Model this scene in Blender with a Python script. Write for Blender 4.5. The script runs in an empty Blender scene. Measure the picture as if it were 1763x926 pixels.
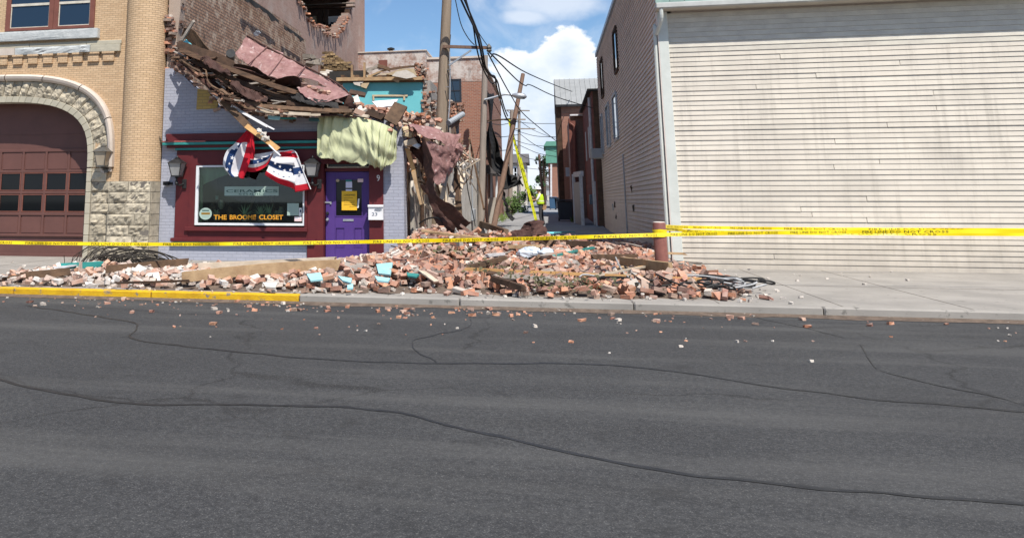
import bpy, bmesh, math, random
from mathutils import Vector, Matrix, noise
rnd = random.Random(7)
S = bpy.context.scene
COL = S.collection
# ---------------------------------------------------------------- camera
F, PPX, PPY, HOR, VPX = 1500.0, 600.0, 69.0, 345.0, 943.0      # focal length and principal point in photo pixels
up_ = Vector((0, 1, -(HOR - PPY) / F)).normalized()
yd_ = Vector(((VPX - PPX) / F, -(HOR - PPY) / F, -1)).normalized()
xd_ = yd_.cross(up_)
RC = Matrix((xd_, yd_, up_))
CAM = Vector((0, 0, 1.4))
cd = bpy.data.cameras.new('camera'); cam = bpy.data.objects.new('camera', cd); COL.objects.link(cam)
cd.sensor_fit = 'HORIZONTAL'; cd.sensor_width = 36.0
FW, FH = 1763.0, 926.0
cd.lens = F / FW * 36.0
cd.shift_x = (FW / 2 - PPX) / FW
cd.shift_y = (PPY - FH / 2) / FW
cd.clip_end = 3000
cam.matrix_world = Matrix.Translation(CAM) @ RC.to_4x4()
S.camera = cam
def ray(u, v): return RC @ Vector(((u - PPX) / F, -(v - PPY) / F, -1))
def P(u, v, Y): r = ray(u, v); return CAM + r * (Y / r.y)
def PX(u, v, X): r = ray(u, v); return CAM + r * (X / r.x)
def PZ(u, v, Z): r = ray(u, v); return CAM + r * ((Z - CAM.z) / r.z)
# ---------------------------------------------------------------- sky and sun
sun_dir = Vector((0.25, -0.43, 0.76)).normalized()            # towards the sun
SUN_EL = math.asin(sun_dir.z); SUN_AZ = math.atan2(sun_dir.x, sun_dir.y)
w = bpy.data.worlds.new('World'); S.world = w; w.use_nodes = True
nt = w.node_tree; nt.nodes.clear()
def N(t, ty, **k):
    n = t.nodes.new(ty)
    for a, b in k.items():
        if a[0] == '_': n.inputs[a[1:].replace('_', ' ')].default_value = b
        else: setattr(n, a, b)
    return n
def mth(t, op, a, b=None, clamp=False):
    n = t.nodes.new('ShaderNodeMath'); n.operation = op; n.use_clamp = clamp
    for i, x in enumerate((a, b)):
        if x is None: continue
        if isinstance(x, (int, float)): n.inputs[i].default_value = x
        else: t.links.new(x, n.inputs[i])
    return n.outputs[0]
sky = N(nt, 'ShaderNodeTexSky', sky_type='NISHITA', sun_disc=False, sun_elevation=SUN_EL, sun_rotation=SUN_AZ, altitude=100, air_density=1.0, dust_density=.4, ozone_density=1.6)
tc = N(nt, 'ShaderNodeTexCoord')
sep = N(nt, 'ShaderNodeSeparateXYZ'); nt.links.new(tc.outputs['Generated'], sep.inputs[0])
az = mth(nt, 'ARCTAN2', sep.outputs[0], sep.outputs[1]); el = mth(nt, 'ARCSINE', sep.outputs[2])
cmb = N(nt, 'ShaderNodeCombineXYZ'); nt.links.new(az, cmb.inputs[0]); nt.links.new(mth(nt, 'MULTIPLY', el, 1.5), cmb.inputs[1])
nz = N(nt, 'ShaderNodeTexNoise', noise_dimensions='3D', _Scale=11.0, _Detail=9.0, _Roughness=.56); nt.links.new(cmb.outputs[0], nz.inputs['Vector'])
nw = N(nt, 'ShaderNodeTexNoise', noise_dimensions='3D', _Scale=5.0, _Detail=8.0, _Roughness=.6, _Distortion=.6); nt.links.new(cmb.outputs[0], nw.inputs['Vector'])
n2 = N(nt, 'ShaderNodeTexNoise', noise_dimensions='3D', _Scale=20.0, _Detail=6.0, _Roughness=.6); nt.links.new(cmb.outputs[0], n2.inputs['Vector'])
# cumulus heads: noisy ellipses standing on the horizon haze, repeated round the sky
heads = None
def dirang(u, v):
    d = ray(u, v).normalized(); return math.atan2(d.x, d.y), math.asin(d.z)
spots = []
for u, v, ru, rv in ((972, 112, 66, 64), (912, 138, 90, 62), (1045, 140, 110, 66), (870, 215, 130, 120), (990, 240, 170, 140)):
    a, e = dirang(u, v); spots.append((a, e, ru / 1500, rv / 1500))
for k in range(26):
    a = -3.1 + k * .24
    if -.55 < a < .5: continue
    spots.append((a, rnd.uniform(.03, .16), rnd.uniform(.06, .13), rnd.uniform(.04, .09)))
for a, e, ra, re in spots:
    dx = mth(nt, 'DIVIDE', mth(nt, 'SUBTRACT', az, a), ra); dy = mth(nt, 'DIVIDE', mth(nt, 'SUBTRACT', el, e), re)
    d = mth(nt, 'SUBTRACT', 1.0, mth(nt, 'SQRT', mth(nt, 'ADD', mth(nt, 'MULTIPLY', dx, dx), mth(nt, 'MULTIPLY', dy, dy))))
    heads = d if heads is None else mth(nt, 'MAXIMUM', heads, d)
puff = mth(nt, 'ADD', heads, mth(nt, 'MULTIPLY', mth(nt, 'SUBTRACT', nz.outputs[0], .5), 2.0))
puff = mth(nt, 'ADD', puff, mth(nt, 'MULTIPLY', mth(nt, 'SUBTRACT', n2.outputs[0], .5), .9))
cum = N(nt, 'ShaderNodeMapRange', interpolation_type='SMOOTHSTEP', _From_Min=.0, _From_Max=.22); nt.links.new(puff, cum.inputs[0])
wis = N(nt, 'ShaderNodeMapRange', interpolation_type='SMOOTHSTEP', _From_Min=.46, _From_Max=.76); nt.links.new(nw.outputs[0], wis.inputs[0])
hz = N(nt, 'ShaderNodeMapRange', interpolation_type='SMOOTHSTEP', _From_Min=.16, _From_Max=-.02); nt.links.new(el, hz.inputs[0])
soft = None                                              # thin high cloud: soft ovals broken up by noise
for u, v, ru, rv in ((965, 6, 110, 34), (905, 30, 60, 18), (1035, -30, 120, 40)):
    a, e = dirang(u, v); dx = mth(nt, 'DIVIDE', mth(nt, 'SUBTRACT', az, a), ru / 1500); dy = mth(nt, 'DIVIDE', mth(nt, 'SUBTRACT', el, e), rv / 1500)
    d = mth(nt, 'SUBTRACT', 1.0, mth(nt, 'SQRT', mth(nt, 'ADD', mth(nt, 'MULTIPLY', dx, dx), mth(nt, 'MULTIPLY', dy, dy)))); soft = d if soft is None else mth(nt, 'MAXIMUM', soft, d)
sfm = N(nt, 'ShaderNodeMapRange', interpolation_type='SMOOTHSTEP', _From_Min=-.25, _From_Max=.75); nt.links.new(mth(nt, 'ADD', soft, mth(nt, 'MULTIPLY', mth(nt, 'SUBTRACT', nz.outputs[0], .5), 2.2)), sfm.inputs[0])
cl = mth(nt, 'MAXIMUM', cum.outputs[0], mth(nt, 'MULTIPLY', wis.outputs[0], .6))
cl = mth(nt, 'MAXIMUM', cl, mth(nt, 'MULTIPLY', sfm.outputs[0], .5))
cl = mth(nt, 'MAXIMUM', cl, mth(nt, 'MULTIPLY', hz.outputs[0], .5))
shade = N(nt, 'ShaderNodeMapRange', _From_Min=.05, _From_Max=1.1, _To_Min=1.0, _To_Max=.0); nt.links.new(mth(nt, 'ADD', puff, mth(nt, 'MULTIPLY', mth(nt, 'SUBTRACT', .22, el), 2.2)), shade.inputs[0])
ccol = N(nt, 'ShaderNodeMixRGB', _Color1=(.60, .70, .84, 1), _Color2=(1.0, 1.0, 1.0, 1)); nt.links.new(shade.outputs[0], ccol.inputs[0])
tint = N(nt, 'ShaderNodeMixRGB', blend_type='MULTIPLY', _Fac=1., _Color2=(.80, .97, 1.12, 1)); nt.links.new(sky.outputs[0], tint.inputs[1])
bg1 = N(nt, 'ShaderNodeBackground', _Strength=.095); nt.links.new(tint.outputs[0], bg1.inputs[0])
bg2 = N(nt, 'ShaderNodeBackground', _Strength=.95); nt.links.new(ccol.outputs[0], bg2.inputs[0])
mxs = N(nt, 'ShaderNodeMixShader'); nt.links.new(cl, mxs.inputs[0]); nt.links.new(bg1.outputs[0], mxs.inputs[1]); nt.links.new(bg2.outputs[0], mxs.inputs[2])
wo = N(nt, 'ShaderNodeOutputWorld'); nt.links.new(mxs.outputs[0], wo.inputs[0])
ld = bpy.data.lights.new('sun', 'SUN'); ld.energy = 5.0; ld.angle = math.radians(.55); ld.color = (1, .95, .87)
sun = bpy.data.objects.new('sun', ld); COL.objects.link(sun); sun.location = (20, -20, 60)
sun.rotation_euler = sun_dir.to_track_quat('Z', 'Y').to_euler()
S.view_settings.view_transform = 'Standard'; S.view_settings.look = 'None'; S.view_settings.gamma = 1; S.view_settings.exposure = .34
S.cycles.use_denoising = True
S.cycles.max_bounces = 8; S.cycles.diffuse_bounces = 4; S.cycles.transparent_max_bounces = 12
# ---------------------------------------------------------------- materials
MATS = {}
def newmat(name):
    m = bpy.data.materials.new(name); m.use_nodes = True; t = m.node_tree
    MATS[name] = m
    return m, t, t.nodes['Principled BSDF']
def c4(c): return (c[0], c[1], c[2], 1)
def mix(t, fac, a, b, mode='MIX'):
    n = t.nodes.new('ShaderNodeMixRGB'); n.blend_type = mode
    for i, x in enumerate((fac, a, b)):
        if isinstance(x, (int, float)): n.inputs[i].default_value = x
        elif isinstance(x, tuple): n.inputs[i].default_value = c4(x)
        else: t.links.new(x, n.inputs[i])
    return n.outputs[0]
def mrange(t, x, a, b, c=0., d=1.):
    n = N(t, 'ShaderNodeMapRange', _From_Min=a, _From_Max=b, _To_Min=c, _To_Max=d); t.links.new(x, n.inputs[0]); return n.outputs[0]
def nois(t, vec, s, d=5., r=.6):
    n = N(t, 'ShaderNodeTexNoise', _Scale=s, _Detail=d, _Roughness=r); t.links.new(vec, n.inputs['Vector']); return n.outputs[0]
def vmap(t, vec, sc):
    n = N(t, 'ShaderNodeMapping'); n.inputs['Scale'].default_value = sc; t.links.new(vec, n.inputs[0]); return n.outputs[0]
def bumpn(t, bs, h, st, dist=.02, prev=None):
    b = N(t, 'ShaderNodeBump', _Strength=st, _Distance=dist); t.links.new(h, b.inputs['Height'])
    if prev is not None: t.links.new(prev, b.inputs['Normal'])
    t.links.new(b.outputs[0], bs.inputs['Normal']); return b.outputs[0]
def mat(name, c1, c2=None, s=4., rough=.85, metal=0., bump=.25, bsc=30., spots=None, rv=0., island=0., st=(1, 1, 1), spec=.3, dust=None, pal=None, world=False, streak=None, splash=None):
    """plain weathered surface: two colours in noise, spots of a third, per-object variation, relief"""
    m, t, b = newmat(name)
    tc = N(t, 'ShaderNodeTexCoord'); vec = tc.outputs['Object']
    if world: vec = N(t, 'ShaderNodeNewGeometry').outputs['Position']
    vs = vmap(t, vec, st)
    if rv or pal:
        oi = N(t, 'ShaderNodeObjectInfo'); r = oi.outputs['Random']
        add = N(t, 'ShaderNodeVectorMath', operation='ADD'); t.links.new(vs, add.inputs[0]); t.links.new(mth(t, 'MULTIPLY', r, 50.), add.inputs[1]); vs = add.outputs[0]
    if island:
        r = N(t, 'ShaderNodeNewGeometry').outputs['Random Per Island']
    n1 = nois(t, vs, s)
    col = mix(t, mrange(t, n1, .35, .65), c1, c2 or c1)
    if pal:
        cr = N(t, 'ShaderNodeValToRGB'); cr.color_ramp.interpolation = 'CONSTANT'; el_ = cr.color_ramp.elements
        while len(el_) < len(pal): el_.new(.5)
        for i, c in enumerate(pal): el_[i].position = i / len(pal); el_[i].color = c4(c)
        t.links.new(r, cr.inputs[0])
        col = mix(t, mrange(t, n1, .3, .75, 0, .35), cr.outputs[0], c2 or c1)
    if rv or island:
        q = mrange(t, mth(t, 'FRACT', mth(t, 'MULTIPLY', r, 17.3)), 0, 1, 1 - (rv or island), 1 + (rv or island))
        hs = N(t, 'ShaderNodeHueSaturation'); t.links.new(q, hs.inputs['Value']); t.links.new(col, hs.inputs['Color']); col = hs.outputs[0]
    if spots:
        sc, ss, th = spots
        col = mix(t, mrange(t, nois(t, vs, ss, 8, .65), th, th + .08), col, sc)
    if dust:
        dc, amt = dust
        g = N(t, 'ShaderNodeNewGeometry'); sx = N(t, 'ShaderNodeSeparateXYZ'); t.links.new(g.outputs['Normal'], sx.inputs[0])
        f = mth(t, 'MULTIPLY', mrange(t, sx.outputs[2], .2, 1.), mrange(t, nois(t, vs, 9., 5), .35, .7), True)
        col = mix(t, mth(t, 'MULTIPLY', f, amt), col, dc)
    if streak:
        col = mix(t, mrange(t, nois(t, vmap(t, vec, (2.2, 2.2, .16)), 3., 8, .7), streak[1], streak[1] + .2, 0, streak[2]), col, streak[0])
        col = mix(t, mrange(t, nois(t, vec, .9, 6, .65), .45, .75, 0, streak[2] * .7), col, streak[0])
    if splash:
        g2 = N(t, 'ShaderNodeNewGeometry'); s2 = N(t, 'ShaderNodeSeparateXYZ'); t.links.new(g2.outputs['Position'], s2.inputs[0])
        col = mix(t, mth(t, 'MULTIPLY', mrange(t, mth(t, 'ADD', s2.outputs[2], mth(t, 'MULTIPLY', nois(t, g2.outputs['Position'], 2.5, 6), 1.2)), .45, 1.35, 1., 0.), .6, True), col, splash)
    t.links.new(col, b.inputs['Base Color'])
    b.inputs['Roughness'].default_value = rough; b.inputs['Metallic'].default_value = metal; b.inputs['Specular IOR Level'].default_value = spec
    if bump: bumpn(t, b, nois(t, vs, bsc, 6, .7), bump)
    return m
def mat_brick(name, plane, c1, c2, mortar, bw=.215, bh=.072, ms=.008, wash=None, dark=None, bump=.5, cyl=None, rough=.9, sat=.35, vary=None):
    m, t, b = newmat(name)
    g = N(t, 'ShaderNodeNewGeometry'); sp = N(t, 'ShaderNodeSeparateXYZ'); t.links.new(g.outputs['Position'], sp.inputs[0])
    cb = N(t, 'ShaderNodeCombineXYZ')
    if plane == 'c':
        h = mth(t, 'MULTIPLY', mth(t, 'ARCTAN2', mth(t, 'SUBTRACT', sp.outputs[0], cyl[0]), mth(t, 'SUBTRACT', sp.outputs[1], cyl[1])), cyl[2])
    else: h = sp.outputs[0] if plane == 'x' else sp.outputs[1]
    wob = mth(t, 'MULTIPLY', mth(t, 'SUBTRACT', nois(t, g.outputs['Position'], 2.5, 3), .5), .02)
    t.links.new(h, cb.inputs[0]); t.links.new(mth(t, 'ADD', sp.outputs[2], wob), cb.inputs[1])
    br = N(t, 'ShaderNodeTexBrick', _Scale=1., _Mortar_Size=ms, _Mortar_Smooth=.2, _Bias=0., _Brick_Width=bw, _Row_Height=bh, _Color1=c4(c1), _Color2=c4(c2), _Mortar=c4(mortar))
    t.links.new(cb.outputs[0], br.inputs['Vector'])
    col = br.outputs['Color']
    pos = g.outputs['Position']
    col = mix(t, mrange(t, nois(t, pos, 14., 5, .7), .3, .75, 0, sat), col, tuple(x * .55 for x in c1))
    if vary: col = mix(t, mrange(t, nois(t, pos, vary[1], 7, .65), vary[2], vary[2] + .1, 0, vary[3]), col, vary[0])
    if wash: col = mix(t, mrange(t, nois(t, pos, wash[1], 8, .7), wash[2], wash[2] + .14, 0, wash[3]), col, wash[0])
    if dark: col = mix(t, mrange(t, nois(t, vmap(t, pos, (1, 1, .45)), dark[1], 8, .7), dark[2], dark[2] + .15, 0, dark[3]), col, dark[0])
    t.links.new(col, b.inputs['Base Color']); b.inputs['Roughness'].default_value = rough; b.inputs['Specular IOR Level'].default_value = .2
    if bump:
        b1 = bumpn(t, b, mth(t, 'SUBTRACT', 1., br.outputs['Fac']), bump, .012)
        bumpn(t, b, nois(t, pos, 35., 6, .7), bump * .6, .012, b1)
    return m
def glass(name, tint=(.02, .03, .035), rough=.02, alpha=None, spec=.6):
    m, t, b = newmat(name)
    b.inputs['Base Color'].default_value = c4(tint); b.inputs['Roughness'].default_value = rough; b.inputs['Specular IOR Level'].default_value = spec
    if alpha is not None:       # see-through shop glass: clear with a mirror sheen
        tr = N(t, 'ShaderNodeBsdfTransparent', _Color=c4(alpha)); gl = N(t, 'ShaderNodeBsdfGlossy', _Roughness=.02)
        fr = N(t, 'ShaderNodeFresnel', _IOR=1.5); mx = N(t, 'ShaderNodeMixShader')
        t.links.new(fr.outputs[0], mx.inputs[0]); t.links.new(tr.outputs[0], mx.inputs[1]); t.links.new(gl.outputs[0], mx.inputs[2])
        t.links.new(mx.outputs[0], t.nodes['Material Output'].inputs[0])
    return m
# ---------------------------------------------------------------- mesh builder
OFF = {}
class MB:
    def __init__(s): s.v = []; s.f = []; s.mi = []
    def add(s, vs, fs, mi=0):
        k = len(s.v); s.v += [Vector(p) for p in vs]; s.f += [tuple(i + k for i in f) for f in fs]; s.mi += [mi] * len(fs); return s
    def bx(s, x0, x1, y0, y1, z0, z1, mi=0):
        return s.add([(x0, y0, z0), (x1, y0, z0), (x1, y1, z0), (x0, y1, z0), (x0, y0, z1), (x1, y0, z1), (x1, y1, z1), (x0, y1, z1)],
                     [(0, 3, 2, 1), (4, 5, 6, 7), (0, 1, 5, 4), (1, 2, 6, 5), (2, 3, 7, 6), (3, 0, 4, 7)], mi)
    def ob(s, c, sz, rot=None, mi=0, jit=0):
        hx, hy, hz = sz[0] / 2, sz[1] / 2, sz[2] / 2; c = Vector(c)
        vs = []
        for z in (-hz, hz):
            for x, y in ((-hx, -hy), (hx, -hy), (hx, hy), (-hx, hy)):
                p = Vector((x + rnd.uniform(-jit, jit), y + rnd.uniform(-jit, jit), z + rnd.uniform(-jit, jit)))
                vs.append(c + (rot @ p if rot is not None else p))
        return s.add(vs, [(0, 3, 2, 1), (4, 5, 6, 7), (0, 1, 5, 4), (1, 2, 6, 5), (2, 3, 7, 6), (3, 0, 4, 7)], mi)
    def prism(s, poly, d0, d1, ax='y', mi=0):
        """2-D outline extruded along an axis: ax y -> outline is (x, z); x -> (y, z); z -> (x, y)"""
        f = {'y': lambda p, d: (p[0], d, p[1]), 'x': lambda p, d: (d, p[0], p[1]), 'z': lambda p, d: (p[0], p[1], d)}[ax]
        n = len(poly)
        return s.add([f(p, d0) for p in poly] + [f(p, d1) for p in poly], [tuple(range(n)), tuple(range(2 * n - 1, n - 1, -1))] + [(i, n + i, n + (i + 1) % n, (i + 1) % n) for i in range(n)], mi)
    def tube(s, pts, r, n=6, mi=0, cap=True):
        pts = [Vector(p) for p in pts]; k = len(pts); rs = r if isinstance(r, (list, tuple)) else [r] * k
        vs = []; a = None
        for i, p in enumerate(pts):
            t = (pts[min(i + 1, k - 1)] - pts[max(i - 1, 0)]).normalized()
            if a is None: a = t.orthogonal().normalized()
            a = (a - t * a.dot(t)); a = a.normalized() if a.length > 1e-6 else t.orthogonal().normalized()
            b = t.cross(a)
            vs += [p + (a * math.cos(q) + b * math.sin(q)) * rs[i] for q in [2 * math.pi * j / n for j in range(n)]]
        fs = [(i * n + j, i * n + (j + 1) % n, (i + 1) * n + (j + 1) % n, (i + 1) * n + j) for i in range(k - 1) for j in range(n)]
        if cap: fs += [tuple(range(n - 1, -1, -1)), tuple(range((k - 1) * n, k * n))]
        return s.add(vs, fs, mi)
    def lathe(s, prof, c, n=14, mi=0):
        c = Vector(c); k = len(prof)
        vs = [c + Vector((r * math.cos(2 * math.pi * j / n), r * math.sin(2 * math.pi * j / n), z)) for r, z in prof for j in range(n)]
        fs = [(i * n + j, i * n + (j + 1) % n, (i + 1) * n + (j + 1) % n, (i + 1) * n + j) for i in range(k - 1) for j in range(n)] + [tuple(range(n - 1, -1, -1)), tuple(range((k - 1) * n, k * n))]
        return s.add(vs, fs, mi)
    def bar(s, a, b, w, h, upv=(0, 0, 1), mi=0, n=1, bend=0., jit=0.):
        """beam from a to b, w across, h along upv"""
        a, b = Vector(a), Vector(b); t = (b - a).normalized(); u = Vector(upv); u = u - t * u.dot(t)
        u = u.normalized() if u.length > 1e-4 else t.orthogonal().normalized(); sd = t.cross(u)
        vs = []
        for i in range(n + 1):
            f = i / n; c = a.lerp(b, f) + u * (bend * 4 * f * (1 - f))
            for x, y in ((-1, -1), (1, -1), (1, 1), (-1, 1)):
                e = rnd.uniform(-jit, jit) * 3 if i in (0, n) else 0
                vs.append(c + sd * (x * w / 2 + rnd.uniform(-jit, jit) * .2) + u * (y * h / 2 + rnd.uniform(-jit, jit) * .2) + t * e)
        fs = [(i * 4 + j, i * 4 + (j + 1) % 4, i * 4 + 4 + (j + 1) % 4, i * 4 + 4 + j) for i in range(n) for j in range(4)] + [(3, 2, 1, 0), tuple(range(n * 4, n * 4 + 4))]
        return s.add(vs, fs, mi)
    def grid(s, fn, nu, nv, mi=0):
        vs = [fn(i / nu, j / nv) for i in range(nu + 1) for j in range(nv + 1)]
        return s.add(vs, [(i * (nv + 1) + j, (i + 1) * (nv + 1) + j, (i + 1) * (nv + 1) + j + 1, i * (nv + 1) + j + 1) for i in range(nu) for j in range(nv)], mi)
    def mesh(s, name, off=Vector((0, 0, 0)), mats=None, smooth=False):
        me = bpy.data.meshes.new(name); me.from_pydata([tuple(p - off) for p in s.v], [], s.f)
        for m in (mats if isinstance(mats, (list, tuple)) else [mats]): me.materials.append(MATS[m] if isinstance(m, str) else m)
        if any(s.mi): me.polygons.foreach_set('material_index', s.mi)
        bm = bmesh.new(); bm.from_mesh(me); bmesh.ops.recalc_face_normals(bm, faces=bm.faces); bm.to_mesh(me); bm.free()
        if smooth: me.polygons.foreach_set('use_smooth', [True] * len(me.polygons)); me.set_sharp_from_angle(angle=math.radians(42))
        me.update(); return me
    def build(s, name, m, parent=None, smooth=False, solid=0., sub=0, bevel=0.):
        if parent is not None: off = OFF[parent]
        else:
            lo = [min(p[i] for p in s.v) for i in range(3)]; hi = [max(p[i] for p in s.v) for i in range(3)]
            off = Vector(((lo[0] + hi[0]) / 2, (lo[1] + hi[1]) / 2, lo[2]))
        o = bpy.data.objects.new(name, s.mesh(name, off, m, smooth)); COL.objects.link(o)
        if parent is not None: o.parent = parent
        else: o.location = off
        OFF[o] = off
        if sub: md = o.modifiers.new('subdivision', 'SUBSURF'); md.levels = md.render_levels = sub
        if solid: md = o.modifiers.new('thickness', 'SOLIDIFY'); md.thickness = solid; md.offset = 0
        if bevel: md = o.modifiers.new('bevel', 'BEVEL'); md.width = bevel; md.segments = 1; md.limit_method = 'ANGLE'
        return o
def tag(o, label, cat=None, group=None):
    o['label'] = label
    if cat: o['category'] = cat
    if group: o['group'] = group
    return o
def thing(name, label, cat, loc, group=None):
    o = bpy.data.objects.new(name, None); COL.objects.link(o); o.location = loc; o.empty_display_size = .2; OFF[o] = Vector(loc)
    return tag(o, label, cat, group)
def struct(o): o['kind'] = 'structure'; return o
def stuff(o): o['kind'] = 'stuff'; return o
def box(name, m, par, x0, x1, y0, y1, z0, z1, bevel=0.): return MB().bx(x0, x1, y0, y1, z0, z1).build(name, m, par, bevel=bevel)
TXT = {}
def text(name, s, m, par, u0, u1, v0, v1, Y, proud=.004, bold=0.):
    """flat lettering of the built-in font fitted to a pixel box on a wall plane"""
    cu = bpy.data.curves.new(name, 'FONT'); cu.body = s; cu.extrude = .02; cu.offset = bold
    o = bpy.data.objects.new(name, cu); COL.objects.link(o); bpy.context.view_layer.update()
    me = bpy.data.meshes.new_from_object(o.evaluated_get(bpy.context.evaluated_depsgraph_get())); bpy.data.objects.remove(o)
    xs = [q.co.x for q in me.vertices]; ys = [q.co.y for q in me.vertices]
    a, b = P(u0, v1, Y), P(u1, v0, Y)
    off = OFF[par]
    for q in me.vertices:
        x = a.x + (q.co.x - min(xs)) / (max(xs) - min(xs)) * (b.x - a.x); z = a.z + (q.co.y - min(ys)) / (max(ys) - min(ys)) * (b.z - a.z)
        q.co = Vector((x, Y - (proud if q.co.z > 0 else .001), z)) - off
    me.materials.clear(); me.materials.append(MATS[m])
    o = bpy.data.objects.new(name, me); COL.objects.link(o); o.parent = par; OFF[o] = off
    return o
def cr(pts, n=8):
    """smooth curve through points"""
    pts = [Vector(p) for p in pts]; out = []
    for i in range(len(pts) - 1):
        p0, p1, p2, p3 = pts[max(i - 1, 0)], pts[i], pts[i + 1], pts[min(i + 2, len(pts) - 1)]
        for k in range(n):
            t = k / n
            out.append(.5 * ((2 * p1) + (p2 - p0) * t + (2 * p0 - 5 * p1 + 4 * p2 - p3) * t * t + (3 * p1 - p0 - 3 * p2 + p3) * t ** 3))
    return out + [pts[-1]]
def at_curve(c, f):
    x = f * (len(c) - 1); i = min(int(x), len(c) - 2); return c[i].lerp(c[i + 1], x - i)
def hermz(p, s=1., a=.05): return noise.noise(Vector(p) * s) * a
# ---------------------------------------------------------------- palette
mat('concrete', (.33, .305, .275), (.25, .232, .21), .9, .9, bump=.35, bsc=60, spots=((.16, .15, .135), 7, .60), world=True)
mat('asphalt', (.062, .062, .063), (.046, .046, .048), .45, .9, bump=.5, bsc=90, spots=((.10, .098, .095), 45, .62), world=True)
def wear(name):
    t = MATS[name].node_tree; b = t.nodes['Principled BSDF']; old = b.inputs['Base Color'].links[0].from_socket
    g = N(t, 'ShaderNodeNewGeometry'); pos = g.outputs['Position']; nz3 = N(t, 'ShaderNodeTexNoise', _Scale=1.4, _Detail=6.)
    t.links.new(pos, nz3.inputs['Vector']); ad = N(t, 'ShaderNodeVectorMath', operation='MULTIPLY_ADD'); t.links.new(nz3.outputs['Color'], ad.inputs[0]); ad.inputs[1].default_value = (.9, .9, 0); t.links.new(pos, ad.inputs[2])
    vo = N(t, 'ShaderNodeTexVoronoi', feature='DISTANCE_TO_EDGE', _Scale=.21); t.links.new(ad.outputs[0], vo.inputs['Vector'])
    gate = mrange(t, nois(t, pos, .35, 3), .43, .53)
    crack = mth(t, 'MULTIPLY', mrange(t, vo.outputs['Distance'], .0025, .007, 1., 0.), gate, True)
    c = mix(t, mth(t, 'MULTIPLY', crack, .8), old, (.022, .021, .021))
    pt = mrange(t, nois(t, vmap(t, pos, (.22, .9, 1)), .8, 4), .52, .60, 0, .3)          # darker patched and oily strips along the lane
    c = mix(t, pt, c, (.035, .034, .034))
    c = mix(t, mrange(t, nois(t, pos, 110., 2), .56, .68, 0, .75), c, (.19, .185, .175))     # pale aggregate
    c = mix(t, mrange(t, nois(t, pos, 38., 4, .75), .40, .60, .65, 0.), c, (.02, .02, .021))
    c = mix(t, mrange(t, nois(t, pos, 2.2, 5, .6), .60, .70, 0, .55), c, (.026, .025, .025))          # oil
    c = mix(t, mrange(t, nois(t, vmap(t, pos, (.12, 1.2, 1)), 1.1, 6), .5, .72, 0, .5), c, (.115, .112, .107))   # dusty wheel-swept bands
    t.links.new(c, b.inputs['Base Color'])
wear('asphalt')
mat('alley_tar', (.30, .30, .305), (.22, .22, .225), .7, .9, bump=.4, bsc=60, spots=((.3, .29, .28), 12, .66), world=True)
mat('kerb_yellow', (.66, .40, .012), (.5, .28, .012), 3, .8, bump=.5, spots=((.19, .17, .15), 7, .585), world=True)
mat('dirt', (.17, .125, .095), (.095, .07, .055), 9, .95, bump=.8, bsc=60, spots=((.36, .31, .26), 18, .62), world=True)
mat_brick('yellow_brick', 'x', (.61, .43, .265), (.51, .345, .205), (.27, .19, .125), bw=.155, bh=.0545, ms=.005, bump=.35, dark=((.13, .10, .08), 1.3, .60, .55), sat=.25)
CC = (-9.72, 20.0, .5)
mat_brick('yellow_brick_round', 'c', (.65, .46, .285), (.55, .38, .225), (.27, .185, .12), bw=.155, bh=.0545, ms=.006, bump=.35, cyl=CC, dark=((.12, .09, .07), 1.6, .62, .5), sat=.25)
mat_brick('rough_party_brick', 'y', (.46, .28, .19), (.29, .17, .12), (.13, .10, .085), bw=.21, bh=.09, ms=.018, bump=1.6, wash=((.52, .42, .33), 3.0, .48, .75), dark=((.05, .035, .03), 3.5, .56, .75), sat=.6)
mat_brick('pink_party_brick', 'y', (.40, .255, .21), (.33, .205, .165), (.33, .27, .23), bw=.21, bh=.08, ms=.01, bump=.45, wash=((.42, .36, .32), .9, .5, .5), dark=((.16, .12, .11), 1.2, .56, .5), sat=.3)
mat_brick('painted_brick', 'x', (.372, .382, .445), (.342, .352, .412), (.29, .298, .35), bw=.215, bh=.074, ms=.006, bump=.55, wash=((.50, .49, .53), 3.5, .57, .6), dark=((.2, .19, .22), 9, .69, .6), sat=.06)
mat_brick('painted_brick_side', 'y', (.46, .455, .49), (.43, .42, .46), (.36, .35, .39), bw=.215, bh=.074, ms=.006, bump=.5, wash=((.53, .5, .48), 3, .5, .7), sat=.06)
mat_brick('ochre_brick', 'x', (.52, .37, .13), (.46, .32, .11), (.36, .26, .12), bw=.23, bh=.075, ms=.008, bump=.5, dark=((.2, .12, .05), 6, .6, .7))
mat_brick('red_brick_x', 'x', (.36, .155, .10), (.27, .115, .08), (.35, .26, .21), bw=.215, bh=.075, ms=.012, bump=.4, sat=.3, dark=((.09, .05, .04), 1.5, .6, .5))
mat_brick('red_brick_y', 'y', (.34, .145, .095), (.25, .11, .075), (.32, .24, .2), bw=.215, bh=.075, ms=.012, bump=.4, sat=.3, dark=((.09, .05, .04), 1.5, .6, .5))
mat_brick('washed_brick', 'x', (.37, .20, .15), (.30, .17, .13), (.40, .34, .30), bw=.215, bh=.075, ms=.012, bump=.4, wash=((.58, .53, .49), 1.2, .42, .9), dark=((.13, .10, .09), 1.8, .56, .75))
mat_brick('grey_brick', 'x', (.36, .33, .30), (.30, .28, .26), (.42, .40, .37), bump=.4, dark=((.12, .1, .09), 2, .58, .6))
mat_brick('brown_brick', 'x', (.25, .14, .10), (.19, .105, .08), (.27, .22, .19), bump=.4)
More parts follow.
